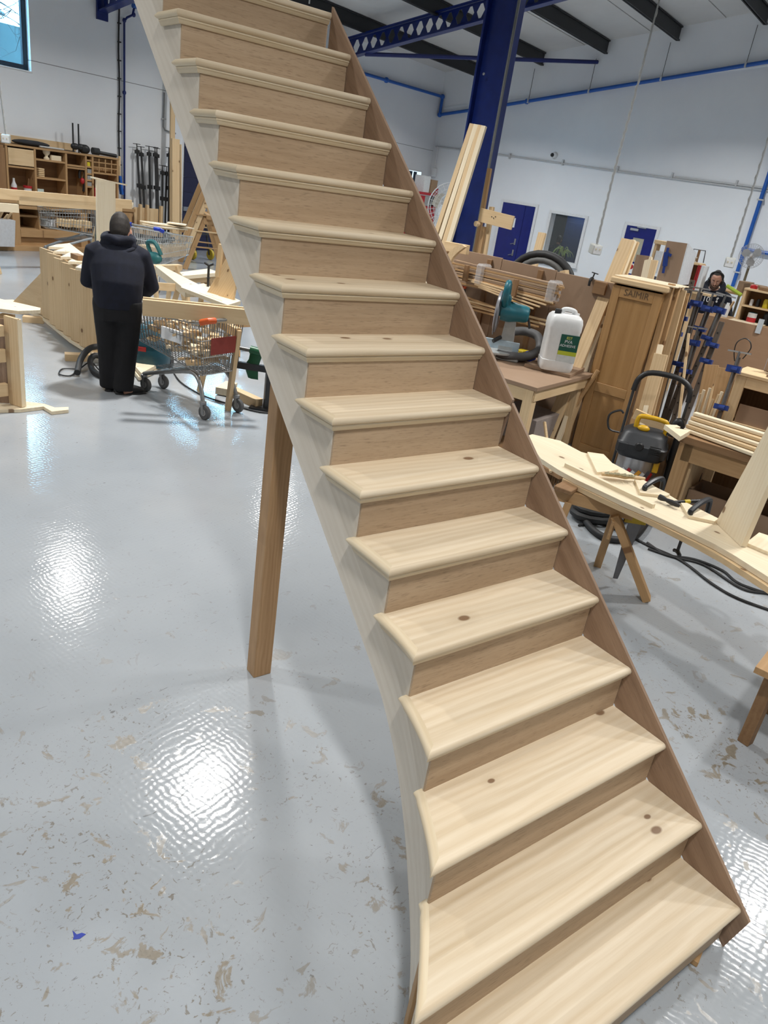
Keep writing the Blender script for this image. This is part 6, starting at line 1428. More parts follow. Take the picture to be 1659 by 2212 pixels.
t, p = lth('paint_tin', 'red and white tin on the second workbench', 'tin', 1621, 690, 14.4, [(.07, 0), (.07, .15), (.074, .155)], WPL)
def setp(root, q):
    M_ = Matrix.Translation(q); MW[root.name] = M_; root.matrix_world = Matrix.Scale(S, 4) @ M_
q = fa(1621, 694, HA+.35); q.z = 1.191; setp(t, q)
mk('label', lathe([(.0715, .02), (.0715, .09)], 14), REDP, t, Matrix.Translation(q))
tag(mk('notice_card', rbox(HA-.05, HA-.03, toroom(fa(1638, 700, HA)).y, toroom(fa(1650, 700, HA)).y, 1.10, 1.32), plain('card_grey', (.5, .53, .55), .7), None, MR), 'grey card standing at the right edge of the second workbench', 'card')
# shelving on the second bench right of the workman
s3 = thing('shelf_unit', 'low pine shelf unit with tools right of the second workman', 'shelf unit', R(HA+.5, 14.8, 1.19), RZ)
g0_ = toroom(fa(1606, 640, HA+.35)).y; g1_ = g0_+1.3; zg = fa(1606, 625, HA+.35).z
for b in (g0_, g0_+.62, g1_): rmk('upright', HA+.35, HA+.7, b-.02, b+.02, 1.19, zg, PINE2, s3)
rmk('top', HA+.33, HA+.72, g0_-.02, g1_+.02, zg, zg+.03, PINE2, s3); rmk('shelf', HA+.35, HA+.7, g0_, g1_, 1.19+(zg-1.19)*.5-.012, 1.19+(zg-1.19)*.5+.012, PINE2, s3); rmk('back', HA+.70, HA+.72, g0_, g1_, 1.19, zg, PINEDARK, s3)
zs_ = 1.19+(zg-1.19)*.5+.013
for k, (db, m_, w_, h_, z_, nm, lab) in enumerate(((.12, WPL, .06, .10, zs_, 'jar', 'white jar on the low shelf unit'), (.22, BLACK, .07, .12, zs_, 'jar', 'black jar on the low shelf unit'), (.34, YB, .10, .14, zs_, 'tape_dispenser', 'yellow tool on the low shelf unit'), (.2, TEAL2, .16, .16, 1.191, 'drill', 'green drill on the second workbench under the shelf'), (.42, BLACK, .12, .2, 1.191, 'tool_case', 'black tool standing under the low shelf'), (.52, plain('steel_tin', (.3, .3, .3), .4, .5), .09, .12, 1.191, 'tin', 'grey tin under the low shelf'), (.08, REDP, .12, .06, zg+.031, 'tin', 'red pot of brushes on the low shelf unit'), (.3, PINEDARK, .3, .06, zg+.031, 'tool_tray', 'dark tool tray on the low shelf unit'))):
    tag(mk(nm, xf(loft([rr(w_/2, w_/2*.8, 0, 12), rr(w_/2, w_/2*.8, h_*.8, 12), rr(w_/2*.7, w_/2*.6, h_, 12)]), Matrix.Translation(R(HA+.5, g0_+db, z_))), m_, None, None, world=True, smooth=True), lab, nm.replace('_', ' '))
t, p = lth('spray_bottle', 'white bottle with a red cap behind the second workman', 'bottle', 1583, 625, 13.6, [(.05, 0), (.05, .16), (.025, .2), (.025, .23)], WPL)
q = fa(1583, 626, HA+.45); q.z = max(q.z, 1.191); q.z = 1.191; setp(t, q)
tag(mk('tube_light', tube([fa(1570, 617, HA+.7), fa(1602, 638, HA+.7)], .03, 8), plain('lime_level', (.35, .48, .05), .4), None, None, world=True), 'lime green spirit level behind the second workman', 'level')
# --- second standing fan, box under it
q = fa(1623, 553, -8.4); fb_ = q.copy()
fan('grey pedestal fan standing by the wall at the right edge', q, .215, (CAM-q).normalized()+N1*.1, plain('fan_grey', (.45, .47, .49), .4, alpha=None), 0.0)
cbd = thing('wall_bench', 'bench with cardboard boxes below the grey fan', 'bench', R(-8.9, 13.6, 0), RZ)
zq = fa(1625, 600, -8.9).z
rmk('top', -9.2, -8.6, 13.0, 15.4, zq-.32, zq-.28, PINEOLD, cbd)
for b in (13.1, 15.3): rmk('leg', -9.15, -8.65, b-.04, b+.04, 0, zq-.32, PINEOLD, cbd)
for k, (u, w_, h_) in enumerate(((1618, .2, .2), (1640, .34, .18))):
    b = toroom(fa(u, 595, -8.95)).y; tag(rmk('carton', -9.1, -8.8, b-w_/2, b+w_/2, zq-.279, zq-.28+h_, plain('carton', (.30, .20, .12), .8)), ('small brown carton below the grey fan', 'open brown carton at the right edge by the fan')[k], 'box')
# --- furniture between the doors and the second workman
g1 = thing('tool_board', 'brown board with a blue clamp hung on it behind the cabinet', 'board', fa(1440, 570, -13))
pts = [fa(u, v, -12.6) for u, v in ((1441, 520), (1485, 526), (1462, 615), (1417, 610))]
mk('board', wprism(pts, E1*.03), MDF, g1, frame_x(pts[0], pts[3], E1), world=True)
mk('side', wprism([pts[1], pts[2], pts[2]+E1*.5, pts[1]+E1*.5-V((0, 0, .12))], N1*-.02), WPL, g1, None, world=True)
mk('hung_clamp', join(beamvf(fa(1440, 545, -12.64), fa(1436, 575, -12.64), .06, .04, up=E1), tube([fa(1443, 535, -12.64), fa(1432, 590, -12.64)], .02, 6), beamvf(fa(1436, 547, -12.64), fa(1450, 552, -12.64), .03, .04)), BLC, g1, None, world=True)
mk('stand', join(beamvf(V((pts[2].x, pts[2].y, 0)), pts[2], .06, .06), beamvf(V((pts[3].x, pts[3].y, 0)), pts[3], .06, .06)), PINEOLD, g1, None, world=True)
g2 = thing('shelf_box', 'open pine box shelf with papers left of the second workman', 'shelf unit', fa(1490, 600, -12))
s0_, s1_ = toroom(fa(1466, 600, -12)).y, toroom(fa(1503, 600, -12)).y; z0_, z1_ = fa(1475, 640, -12).z, fa(1480, 566, -12).z
for b in (s0_, s1_): rmk('upright', -12.0, -11.7, b-.015, b+.015, 0, z1_, PINE2, g2)
for z in (z0_, z1_): rmk('shelf', -12.0, -11.7, s0_, s1_, z-.015, z+.015, PINE2, g2)
rmk('back', -11.72, -11.7, s0_, s1_, z0_, z1_, PINEDARK, g2)
for k, (u, m_, lab) in enumerate(((1505, REDP, 'red ring binder beside the box shelf'), (1513, WPL, 'white ring binder with a blue spine mark beside the box shelf'))):
    b = toroom(fa(u, 595, -12)).y; tag(rmk('ring_binder', -12.0, -11.75, b-.025, b+.025, z0_+.1, z0_+.48, m_), lab, 'binder')
tag(rmk('binder_shelf', -12.02, -11.7, s1_+.02, s1_+.3, z0_+.07, z0_+.098, PINE2), 'short pine ledge carrying the two ring binders', 'shelf')
tag(mk('wood_jig', xf(ball((0, 0, 0), .05, .05, .09), Matrix.Translation(R(-11.85, (s0_+s1_)/2+.03, z0_+.105))), BLACK, None, None, world=True, smooth=True), 'black plane standing in the box shelf', 'tool')
for k, (u, m_, lab) in enumerate(((1479, REDP, 'red toy-like spool on top of the box shelf'), (1488, YB, 'yellow spool on top of the box shelf'), (1497, plain('pale_spool', (.5, .48, .42), .6), 'pale spool on top of the box shelf'))):
    b = toroom(fa(u, 563, -11.85)).y; tag(mk('spool', xf(lathe([(.05, 0), (.05, .015), (.03, .02), (.03, .055), (.05, .06), (.05, .075)], 12), Matrix.Translation(R(-11.85, b, z1_+.016))), m_, None, None, world=True, smooth=True), lab, 'spool')
fr_ = thing('wire_stand', 'thin metal frame standing on the box shelf against the wall', 'frame', fa(1512, 550, -11.5))
fq = [fa(u, v, -11.6) for u, v in ((1497, 566), (1499, 538), (1524, 542), (1519, 568))]
mk('bars', tube(fq, .008, 5), DKSTEEL, fr_, None, world=True); mk('stem', tube([(fq[1]+fq[2])/2, V((*((fq[0]+fq[3])/2).xy, 0.0))], .02, 6), PINEDARK, fr_, None, world=True)
g3 = thing('notice_shelf', 'pine shelf frame with hanging papers next to the single door', 'shelf unit', fa(1405, 560, -11))
n0, n1_ = toroom(fa(1408, 560, -11)).y, toroom(fa(1432, 560, -11)).y; zn = fa(1420, 527, -11).z
for b in (n0, n1_): rmk('upright', -11, -10.8, b-.02, b+.02, 0, zn, PINE2, g3)
rmk('top', -11.03, -10.78, n0-.03, n1_+.03, zn, zn+.06, PINE2, g3); rmk('papers', -11.02, -11.0, n0+.04, n1_-.03, zn-.45, zn-.1, WPL, g3); rmk('papers', -11.02, -11.0, n0+.05, n1_-.02, zn-.72, zn-.5, plain('label_dark', (.08, .08, .10)), g3)
for k, (u0, v0, u1, v1, w_, m_, lab) in enumerate(((1390, 552, 1372, 620, .16, PLYD, 'dark ply strip standing behind the cabinet top'), (1402, 555, 1390, 610, .08, PINEPALE, 'pale strip standing behind the cabinet top'), (1411, 562, 1398, 610, .12, PINE2, 'pine offcut standing behind the cabinet top'))):
    lean('timber_plank', lab, fa(u0, v0, -14.9), fa(u1, v1, -14.95), w_, .04, m_, group='strips behind the cabinet')
# --- second workman
mq = fa(1548, 605, -9.85)
fy = V((CAM.x-mq.x, CAM.y-mq.y, 0)).normalized(); a2 = math.atan2(fy.y, fy.x)-math.pi/2-.05
M2m = Matrix.Translation(V((mq.x, mq.y, 0))-fy*.18) @ Matrix.Rotation(a2, 4, 'Z') @ Matrix.Scale(KM, 4)
hz_ = mq.z/KM
spec2 = dict(head=(0, .18, hz_-.0), look=(-.05, .88, -.42), neck=(0, .10, hz_-.13),
    torso=[((0, -.02, .80), (.19, .13)), ((0, -.02, .92), (.20, .14)), ((0, 0, 1.05), (.215, .145)), ((0, .02, hz_-.36), (.225, .14)), ((0, .05, hz_-.24), (.225, .12)), ((0, .07, hz_-.18), (.17, .10)), ((0, .09, hz_-.13), (.09, .08))],
    arms=[((-.215, .05, hz_-.24), (-.33, .12, hz_-.50), (-.30, .36, hz_-.42)), ((.215, .05, hz_-.24), (.31, .16, hz_-.50), (.24, .38, hz_-.44))],
    legs=[((-.09, 0, .80), (-.10, .03, .45), (-.10, 0, .085), (-.12, .17, .03)), ((.09, 0, .80), (.10, .03, .45), (.10, 0, .085), (.12, .17, .03))], topname='jersey', handup=(0, 0, 1))
man2, put2, hp2_ = person('bearded person in a navy jersey with a number at the second bench', M2m, spec2)
put2('beard', [limb([hp2_(-.062, .035, -.045), hp2_(-.045, .07, -.085), hp2_(0, .092, -.10), hp2_(.045, .07, -.085), hp2_(.062, .035, -.045)], [(.022, .012), (.03, .018), (.034, .02), (.03, .018), (.022, .012)], (0, 0, 1), 10), limb([hp2_(-.03, .088, -.045), hp2_(0, .10, -.042), hp2_(.03, .088, -.045)], [(.009, .008)]*3, (0, 0, 1), 8)], plain('beard_brown', (.05, .025, .015), .8), .008, 2)
put2('ear_defenders', [tube(spline([hp2_(-.092, -.01, .0), hp2_(-.085, -.01, .09), hp2_(0, -.01, .135), hp2_(.085, -.01, .09), hp2_(.092, -.01, .0)], 5), .014, 8), ball(hp2_(-.098, -.01, -.02), .025, .04, .045), ball(hp2_(.098, -.01, -.02), .025, .04, .045)], BLACK)
put2('hood', [tube(spline([V((-.13, .02, hz_-.14)), V((-.10, -.07, hz_-.06)), V((0, -.10, hz_-.04)), V((.10, -.07, hz_-.06)), V((.13, .02, hz_-.14)), V((.06, .13, hz_-.20)), V((-.06, .13, hz_-.20))], 4, True), .05, 8, closed=True)], NAVY, .014, 3)
PRT = plain('print_white', (.68, .69, .70), .6)
Mtx = M2m @ Matrix.Translation((.055, .171, hz_-.31)) @ Matrix.Rotation(math.pi, 4, 'Z') @ Matrix.Rotation(math.pi/2-.12, 4, 'X')
mk('shirt_number', xf(text_vf('10', .115, .004), Mtx), PRT, man2, None, world=True)
Mc = M2m @ Matrix.Translation((-.105, .158, hz_-.315)) @ Matrix.Rotation(math.pi, 4, 'Z') @ Matrix.Rotation(math.pi/2-.1, 4, 'X')
mk('crest', xf(join(lathe([(.016, 0), (.016, .004)], 12), prism([(-.004, .018), (.004, .018), (.006, .035), (.02, .05), (.016, .062), (.008, .05), (.004, .072), (-.004, .078), (-.002, .055), (-.012, .045), (-.010, .06), (-.018, .052), (-.012, .036)], .004)), Mc), PRT, man2, None, world=True)
tag(beam('chisel_handle', M2m @ V((-.31, .44, hz_-.46)), M2m @ V((-.36, .50, hz_-.24)), .03, .03, PINE2), 'wooden tool handle held by the second workman', 'tool')
# person seen from behind through the office window
oq = R(1.25, 4.98, 0)
Mo = Matrix.Translation(oq) @ Matrix.Rotation(RZ-math.pi/2+.2, 4, 'Z') @ Matrix.Scale(KM, 4)
spec3 = dict(head=(0, .06, 1.29), look=(0, 1, -.1), neck=(0, .02, 1.16),
    torso=[((0, -.02, .50), (.19, .13)), ((0, -.02, .65), (.20, .14)), ((0, -.02, .82), (.215, .145)), ((0, 0, .95), (.225, .14)), ((0, .0, 1.05), (.215, .12)), ((0, .01, 1.11), (.16, .10)), ((0, .02, 1.16), (.085, .08))],
    arms=[((-.215, 0, 1.03), (-.27, .05, .78), (-.2, .28, .74)), ((.215, 0, 1.03), (.27, .05, .78), (.2, .28, .74))],
    legs=[((-.09, .05, .48), (-.10, .45, .48), (-.10, .45, .085), (-.10, .62, .03)), ((.09, .05, .48), (.10, .45, .48), (.10, .45, .085), (.10, .62, .03))])
person('person in dark clothes seated with back turned behind the office window', Mo, spec3)
och = thing('office_chair', 'black office chair of the person behind the office window', 'chair', oq)
mk('seat', xf(box(.48, .46, .07, (0, 0, .40), .02), Mo), BLACK, och, None, world=True); mk('backrest', xf(box(.44, .05, .42, (0, -.22, .68), .02), Mo), BLACK, och, None, world=True)
mk('stem', xf(lathe([(.03, .03), (.03, .37)], 10), Mo), BLACK, och, None, world=True); mk('base', xf(join(*[beamvf((0, 0, .05), (.28*math.cos(k*1.2566), .28*math.sin(k*1.2566), .04), .05, .03) for k in range(5)]), Mo), BLACK, och, None, world=True)

# --- curved string on a trestle, foreground right
ST = .72
cs_ = thing('curved_string', 'curved pine string board lying on trestles at the right', 'stair part', fz(1400, 1120, ST))
nearp = ((1136, 942), (1150, 965), (1168, 990), (1205, 1014), (1245, 1036), (1290, 1057), (1345, 1083), (1400, 1107), (1450, 1130), (1500, 1154), (1545, 1176), (1590, 1202), (1659, 1246), (1740, 1300), (1900, 1405))
farp = ((1920, 1310), (1760, 1230), (1659, 1186), (1610, 1160), (1560, 1133), (1505, 1105), (1450, 1072), (1400, 1042), (1345, 1012), (1300, 988), (1255, 976), (1210, 952), (1150, 938))
top_ = [fz(u, v, ST) for u, v in nearp+farp]
mk('top_board', wprism(top_, (0, 0, -.035)), PINEPALE, cs_, frame_x(fz(1245, 1036, ST), fz(1590, 1202, ST)), world=True)
low_ = [fz(u, v, ST-.038) for u, v in ((1215, 1034), (1290, 1071), (1400, 1121), (1500, 1171), (1560, 1204), (1610, 1236), (1659, 1268), (1900, 1436), (1920, 1318), (1760, 1240), (1659, 1190), (1560, 1140), (1450, 1080), (1350, 1020), (1260, 990))]
mk('lower_board', wprism(low_, (0, 0, -.035)), PINE2, cs_, frame_x(low_[0], low_[4]), world=True)
# batten along the near edge
nb_ = [fz(u, v, ST+.022) for u, v in ((1222, 1001), (1290, 1034), (1345, 1060), (1400, 1085))]
mk('batten', beamvf(fz(1222, 1004, ST+.015), fz(1412, 1094, ST+.015), .03, .03), PINEPALE, cs_, frame_x(nb_[0], nb_[3]), world=True)
def slab(n, pix, th, lab, z=ST+.001, mat=PINEPALE, cat='board', group=None):
    ps_ = [fz(u, v, z+th) for u, v in pix]; return tag(mk(n, wprism(ps_, (0, 0, -th)), mat, None, frame_x(ps_[0], ps_[1]), world=True), lab, cat, group)
slab('kite_board', ((1269, 976), (1304, 981), (1336, 1014), (1318, 1018), (1290, 1020)), .02, 'pale board lying behind the dust brush on the curved string')
slab('wedge_board', ((1371, 1035), (1383, 1036), (1447, 1067), (1440, 1071), (1383, 1064)), .02, 'left triangular wedge clamped on the curved string', group='triangular wedges on the curved string')
slab('wedge_board', ((1471, 1086), (1484, 1086), (1552, 1120), (1544, 1126), (1488, 1114)), .02, 'right triangular wedge clamped on the curved string', group='triangular wedges on the curved string')
slab('tread_board', ((1612, 1172), (1640, 1150), (1700, 1170), (1690, 1205)), .02, 'pale board end on the string at the right edge of the picture')
# upright board standing on the string
ub0, ub1 = fz(1557, 1130, ST+.002), fz(1612, 1182, ST+.002)
nn = V((ub1.y-ub0.y, -(ub1.x-ub0.x), 0)).normalized()
tpz = 1.55
ub = [ub0, ub1, V((ub1.x-.01, ub1.y-.03, tpz)), V((ub0.x+.20, ub0.y-.12, tpz))]
tag(mk('upright_board', wprism([V((p.x, p.y, p.z)) for p in (ub0, ub1, ub1+V((.03, -.02, tpz-ST)), ub0+(ub1-ub0)*.42+V((.03, -.02, tpz-ST)))], nn*.035), PINEPALE, None, frame_x(ub0, ub0+V((0, 0, 1)), nn), world=True), 'pale tapered board standing upright on the curved string', 'board')
# dust brush
db_ = thing('dust_brush', 'wooden dust brush with pale bristles on the curved string', 'brush', fz(1330, 1030, ST))
q0, q1 = fz(1300, 1024, ST+.03), fz(1393, 1034, ST+.03)
dv_ = (q1-q0).normalized(); sv = dv_.cross(V((0, 0, 1)))
hpts = [q0+dv_*f_*(q1-q0).length+V((0, 0, z)) for f_, z in ((0.0, .0), (.12, .005), (.35, .005), (.55, -.005), (.65, .0), (.85, .0), (1.0, .0))]
mk('handle', limb(hpts, [(.012, .012), (.022, .017), (.024, .018), (.018, .014), (.013, .012), (.016, .014), (.010, .010)], sv), PINE2, db_, None, world=True, smooth=True)
br_ = []
rbb = random.Random(2)
for k in range(14):
    for j in range(4):
        b = q0+dv_*(.02+.0165*k)-sv*(-.012+.008*j)+V((0, 0, .008)); br_.append(tube([b, b-sv*(-.05)+V((rbb.uniform(-.01, .01), rbb.uniform(-.01, .01), .025))], [.006, .003], 4))
bo = mk('bristles', join(*br_), plain('bristle', (.52, .49, .36), .9), db_, None, world=True); bo['kind'] = 'stuff'
# hammer
hm = thing('claw_hammer', 'claw hammer with a black and yellow handle on the curved string', 'hammer', fz(1470, 1085, ST))
h0, h1 = fz(1447, 1085, ST+.022), fz(1530, 1082, ST+.022); hd_ = (h1-h0).normalized(); hs2 = hd_.cross(V((0, 0, 1)))
mk('handle', limb([h0, h0.lerp(h1, .3), h0.lerp(h1, .6), h0.lerp(h1, .9), h1], [(.010, .010), (.011, .012), (.014, .014), (.017, .017), (.013, .013)], hs2), BLACK, hm, None, world=True, smooth=True)
mk('grip_band', limb([h0.lerp(h1, .36), h0.lerp(h1, .50)], [(.0145, .0145), (.0155, .0155)], hs2), plain('hammer_yellow', (.55, .40, .02), .5), hm, None, world=True, smooth=True)
hh0, hh1 = fz(1424, 1073, ST+.035), fz(1468, 1093, ST+.03)
mk('head', limb([hh0, hh0.lerp(hh1, .15), hh0.lerp(hh1, .35), hh0.lerp(hh1, .6), hh0.lerp(hh1, .85), hh1], [(.020, .020), (.020, .020), (.013, .013), (.018, .02), (.017, .012), (.012, .005)], V((0, 0, 1))), DKSTEEL, hm, None, world=True, smooth=True)
# clamps on the string: jaw above, screw hanging below
for k, (u0, v0, u1, v1, us, vs_, ue, ve, lab) in enumerate(((1393, 1056, 1427, 1047, 1388, 1110, 1350, 1160, 'left black clamp gripping a wedge on the curved string'), (1492, 1108, 1528, 1092, 1478, 1170, 1458, 1215, 'right black clamp gripping a wedge on the curved string'))):
    t = thing('g_clamp', lab, 'clamp', fz(u0, v0, ST), 0, 'clamps on the curved string')
    A_, B_ = fz(u0, v0, ST+.03), fz(u1, v1, ST+.02)
    dn = V((0, 0, -1)); C_ = B_+(B_-A_).normalized()*.04
    mk('jaw', tube(spline([A_+V((0, 0, -.004)), A_+V((0, 0, .02)), A_.lerp(B_, .5)+V((0, 0, .05)), B_+V((0, 0, .045)), C_+V((0, 0, -.02)), C_+V((0, 0, -.11)), A_.lerp(C_, .5)+V((0, 0, -.15)), A_+V((0, 0, -.15))], 5), .019, 8), plain('clamp_black', (.012, .014, .018), .4), t, None, world=True, smooth=True)
    mk('screw', tube([A_+V((0, 0, -.08)), A_+V((0, 0, -.30))], .011, 8), DKSTEEL, t, None, world=True, smooth=True)
    mk('wing_nut', tube([A_+V((0, 0, -.30))-sv*.04, A_+V((0, 0, -.285)), A_+V((0, 0, -.30))+sv*.04], .014, 6), BLACK, t, None, world=True, smooth=True)
# trestle below
f1_, f2_ = fz(1291, 1220, 0), fz(1397, 1297, 0)
th_ = thing('saw_horse', 'worn pine saw horse under the curved string', 'saw horse', (f1_+f2_)/2)
rt0 = fz(1200, 1052, ST-.09); rt1 = fz(1372, 1100, ST-.10); ax_ = (rt1-rt0).normalized(); px_ = ax_.cross(V((0, 0, 1)))
rt0.z = rt1.z = ST-.125
beam('top_rail', rt0, rt1, .10, .09, PINEOLD, th_)
mk('end_pad', box(.16, .13, .03, bev=.004), PINEDARK, th_, Matrix.Translation(fz(1224, 1054, ST-.062)) @ Matrix.Rotation(.3, 4, 'Z'))
t1_ = rt1-ax_*.12
for k, f_ in enumerate((f1_, f2_)):
    t__ = V((t1_.x, t1_.y, ST-.16))+px_*(.05 if (f_-t1_).dot(px_) > 0 else -.05)
    beam('leg', f_+V((0, 0, .006)), t__, .095, .055, PINEOLD, th_, up=ax_)
for sgn in (-1, 1):
    b_ = rt0+ax_*.12; ft = V((b_.x, b_.y, .006))+px_*(.22*sgn)-ax_*.06
    beam('leg', ft, V((b_.x, b_.y, ST-.16))+px_*.05*sgn, .075, .05, PINEOLD, th_, up=ax_)
beam('gusset', t1_+px_*-.13+V((0, 0, -.13)), t1_+px_*.13+V((0, 0, -.13)), .14, .02, PINEOLD, th_, up=ax_)
hsw = thing('hand_saw', 'hand saw hanging point down under the curved string', 'hand saw', fz(1352, 1235, .25))
sq = t1_+px_*.0-ax_*-.10; 
bl_ = [V((sq.x, sq.y, ST-.18)), V((sq.x, sq.y, ST-.18))+_R*.10, V((sq.x, sq.y, ST-.66))+_R*.05, V((sq.x, sq.y, ST-.66))+_R*.015]
mk('blade', wprism(bl_, _F*.003), plain('saw_steel', (.20, .20, .21), .35, .8), hsw, None, world=True); mk('handle', beamvf(V((sq.x, sq.y, ST-.17))+_R*-.03, V((sq.x, sq.y, ST-.17))+_R*.12, .03, .07), plain('handle_yellow', (.5, .36, .02), .5), hsw, None, world=True)
# second trestle further right, out of the frame edge
sawhorse('pine saw horse carrying the right end of the curved string', Matrix.Translation(V((*fz(1890, 1365, ST-.1).xy, 0))) @ Matrix.Rotation(.1, 4, 'Z'), .7, ST-.09, .4, PINEOLD)
# --- black and yellow vacuum
vk = thing('vacuum_cleaner', 'black and yellow drum vacuum with a push handle by the cabinet', 'vacuum cleaner', fz(1360, 1085, 0))
vp = fz(1352, 1078, 0); vy = V((CAM.x-vp.x, CAM.y-vp.y, 0)).normalized()
Mk = Matrix.Translation(vp) @ Matrix.Rotation(math.atan2(vy.y, vy.x)+math.pi/2, 4, 'Z')
VB = plain('vac_black', (.022, .024, .028), .45); VY = plain('vac_yellow', (.62, .36, .008), .4)
def vm(n, vf, m, sm=True, par=None): return mk(n, xf(vf, Mk), m, par or vk, None, world=True, smooth=sm)
dr = vm('drum', lathe([(.17, .13), (.185, .15), (.185, .46), (.19, .48)], 24), plain('vac_steel', (.45, .45, .46), .3, .7))
for k in range(7):
    a_ = -2.2+k*.24; vm('drum_sticker', xf(box(.035, .004, .10+.03*(k % 2), bev=.001), Matrix.Translation((.187*math.cos(a_), .187*math.sin(a_), .30)) @ Matrix.Rotation(a_+math.pi/2, 4, 'Z') @ Matrix.Rotation(.5, 4, 'Y')), (WPL, REDP, WPL, plain('badge_orange', (.7, .32, .03)), WPL, plain('label_dark', (.08, .08, .1)), REDP)[k], False, dr)
vm('head', loft([rr(.20, .19, .46, 24, 4), rr(.23, .21, .50, 24, 5), rr(.23, .205, .585, 24, 5), rr(.215, .185, .60, 24, 5), rr(.20, .165, .675, 24, 4), rr(.15, .12, .71, 24, 4)]), VB)
vm('front_latch', box(.10, .03, .09, (-.16, -.19, .55), .01), VB, False); vm('dial', xf(lathe([(.04, 0), (.04, .02), (.03, .03)], 16), Matrix.Translation((-.02, -.205, .59)) @ Matrix.Rotation(math.pi/2, 4, 'X')), BLACK)
for k in range(5): vm('vent_slat', box(.10, .01, .008, (.12, -.205, .54+.018*k)), BLACK, False)
vm('carry_handle', tube(spline([(-.10, .0, .69), (-.10, .0, .79), (-.06, 0, .82), (.10, 0, .82), (.16, 0, .79), (.16, 0, .66)], 4), .022, 10), VY)
vm('switch', ball((-.03, -.08, .73), .055, .035, .03), VY); vm('drum_clip', box(.05, .02, .12, (.17, -.13, .42), .006), VY, False)
vm('hose', tube(spline([(.20, .0, .70), (.24, .02, .84), (.28, .02, .76), (.29, .0, .5), (.31, -.02, .2), (.34, .0, .05)], 6), .038, 10), BLACK)
for s_ in (-.22, .28): vm('push_handle_arm', tube([(s_, .22, .15), (s_+.03*0, .26, 1.02)], .014, 8), plain('handle_tube', (.06, .065, .07), .35, .5))
vm('push_handle_grip', tube(spline([(-.22, .26, .98), (-.20, .28, 1.10), (-.10, .30, 1.17), (.14, .30, 1.17), (.26, .28, 1.10), (.28, .26, .98)], 4), .026, 10), BLACK)
vm('cable_hook', tube([(.28, .25, .56), (.34, .22, .56), (.36, .2, .64)], .022, 8), VY)
vm('cord_coil', join(*[tube(spline([(.30, .2, .60-.03*k), (.36, .1, .50), (.33, .12, .35-.02*k), (.25, .2, .45)], 5, True), .010, 6, closed=True) for k in range(4)]), BLACK)['kind'] = 'stuff'
vm('cord', tube(spline([(-.23, .0, .62), (-.33, -.02, .64), (-.36, 0, .76), (-.28, .02, .82), (-.24, .02, .80)], 5), .010, 6), BLACK)
vm('trolley_base', lathe([(.24, .06), (.25, .08), (.25, .12), (.2, .14)], 20), VB)
for a_ in (.8, 2.3, 3.9, 5.5): vm('castor', xf(ball((0, 0, 0), .03, .03, .035), Matrix.Translation((.22*math.cos(a_), .22*math.sin(a_), .037))), RUBBER)
# --- right workbench with mouldings
rbn = thing('workbench', 'worn pine workbench with stacked mouldings at the right edge', 'workbench', R(-17.3, 16.2, 0), RZ)
wa0, wa1, wb0, wb1, wz = -17.75, -16.95, 15.46, 17.6, .86
rmk('worktop', wa0, wa1, wb0, wb1, wz-.06, wz, PINEDARK, rbn); rmk('apron', wa0+.04, wa0+.09, wb0+.05, wb1, wz-.22, wz-.06, PINEOLD, rbn)
for b in (wb0+.07, wb1-.1):
    for a in (wa0+.10, wa1-.08): rmk('leg', a-.06, a+.06, b-.06, b+.06, 0, wz-.06, PINEOLD, rbn)
rmk('side_board', wa0+.12, wa1-.1, wb0+.12, wb0+.15, .05, wz-.08, PINE2, rbn); rmk('floor_shelf', wa0+.08, wa1, wb0+.05, wb1, .06, .10, PINEOLD, rbn)
for k in range(5):
    p0, p1 = fz(1482+4*k, 925-7*k, wz+.03+.028*k), fz(1690, 1000-11*k, wz+.03+.028*k)
    z = wz+.022+.034*k; p0.z = p1.z = z
    tag(beam('moulding_length', p0, p1, .09-.008*k, .03, (PINEPALE, PINE2)[k % 2], bev=.006), ('lowest', 'second lowest', 'middle', 'second highest', 'topmost')[k]+' planed moulding length stacked on the right workbench', 'moulding', 'mouldings on the right workbench')
slab('notched_board', ((1436, 917), (1462, 918), (1470, 922), (1456, 924), (1492, 930), (1470, 943)), .04, 'pale notched board overhanging the end of the right workbench', z=wz+.002)
tag(mk('drawer_box', join(rbox(-17.5, -17.1, 15.62, 15.64, .101, .36), rbox(-17.5, -17.1, 15.94, 15.96, .101, .36), rbox(-17.5, -17.48, 15.62, 15.96, .101, .36), rbox(-17.12, -17.1, 15.62, 15.96, .101, .36), rbox(-17.5, -17.1, 15.62, 15.96, .101, .115)), MDF, None, MR), 'open MDF drawer box on the shelf under the right workbench', 'box')
tag(mk('drawer_box', join(rbox(-17.55, -17.15, 16.02, 16.04, .101, .36), rbox(-17.55, -17.15, 16.34, 16.36, .101, .36), rbox(-17.55, -17.53, 16.02, 16.36, .101, .36), rbox(-17.17, -17.15, 16.02, 16.36, .101, .36), rbox(-17.55, -17.15, 16.02, 16.36, .101, .115)), MDF, None, MR), 'second open MDF drawer box further under the right workbench', 'box')
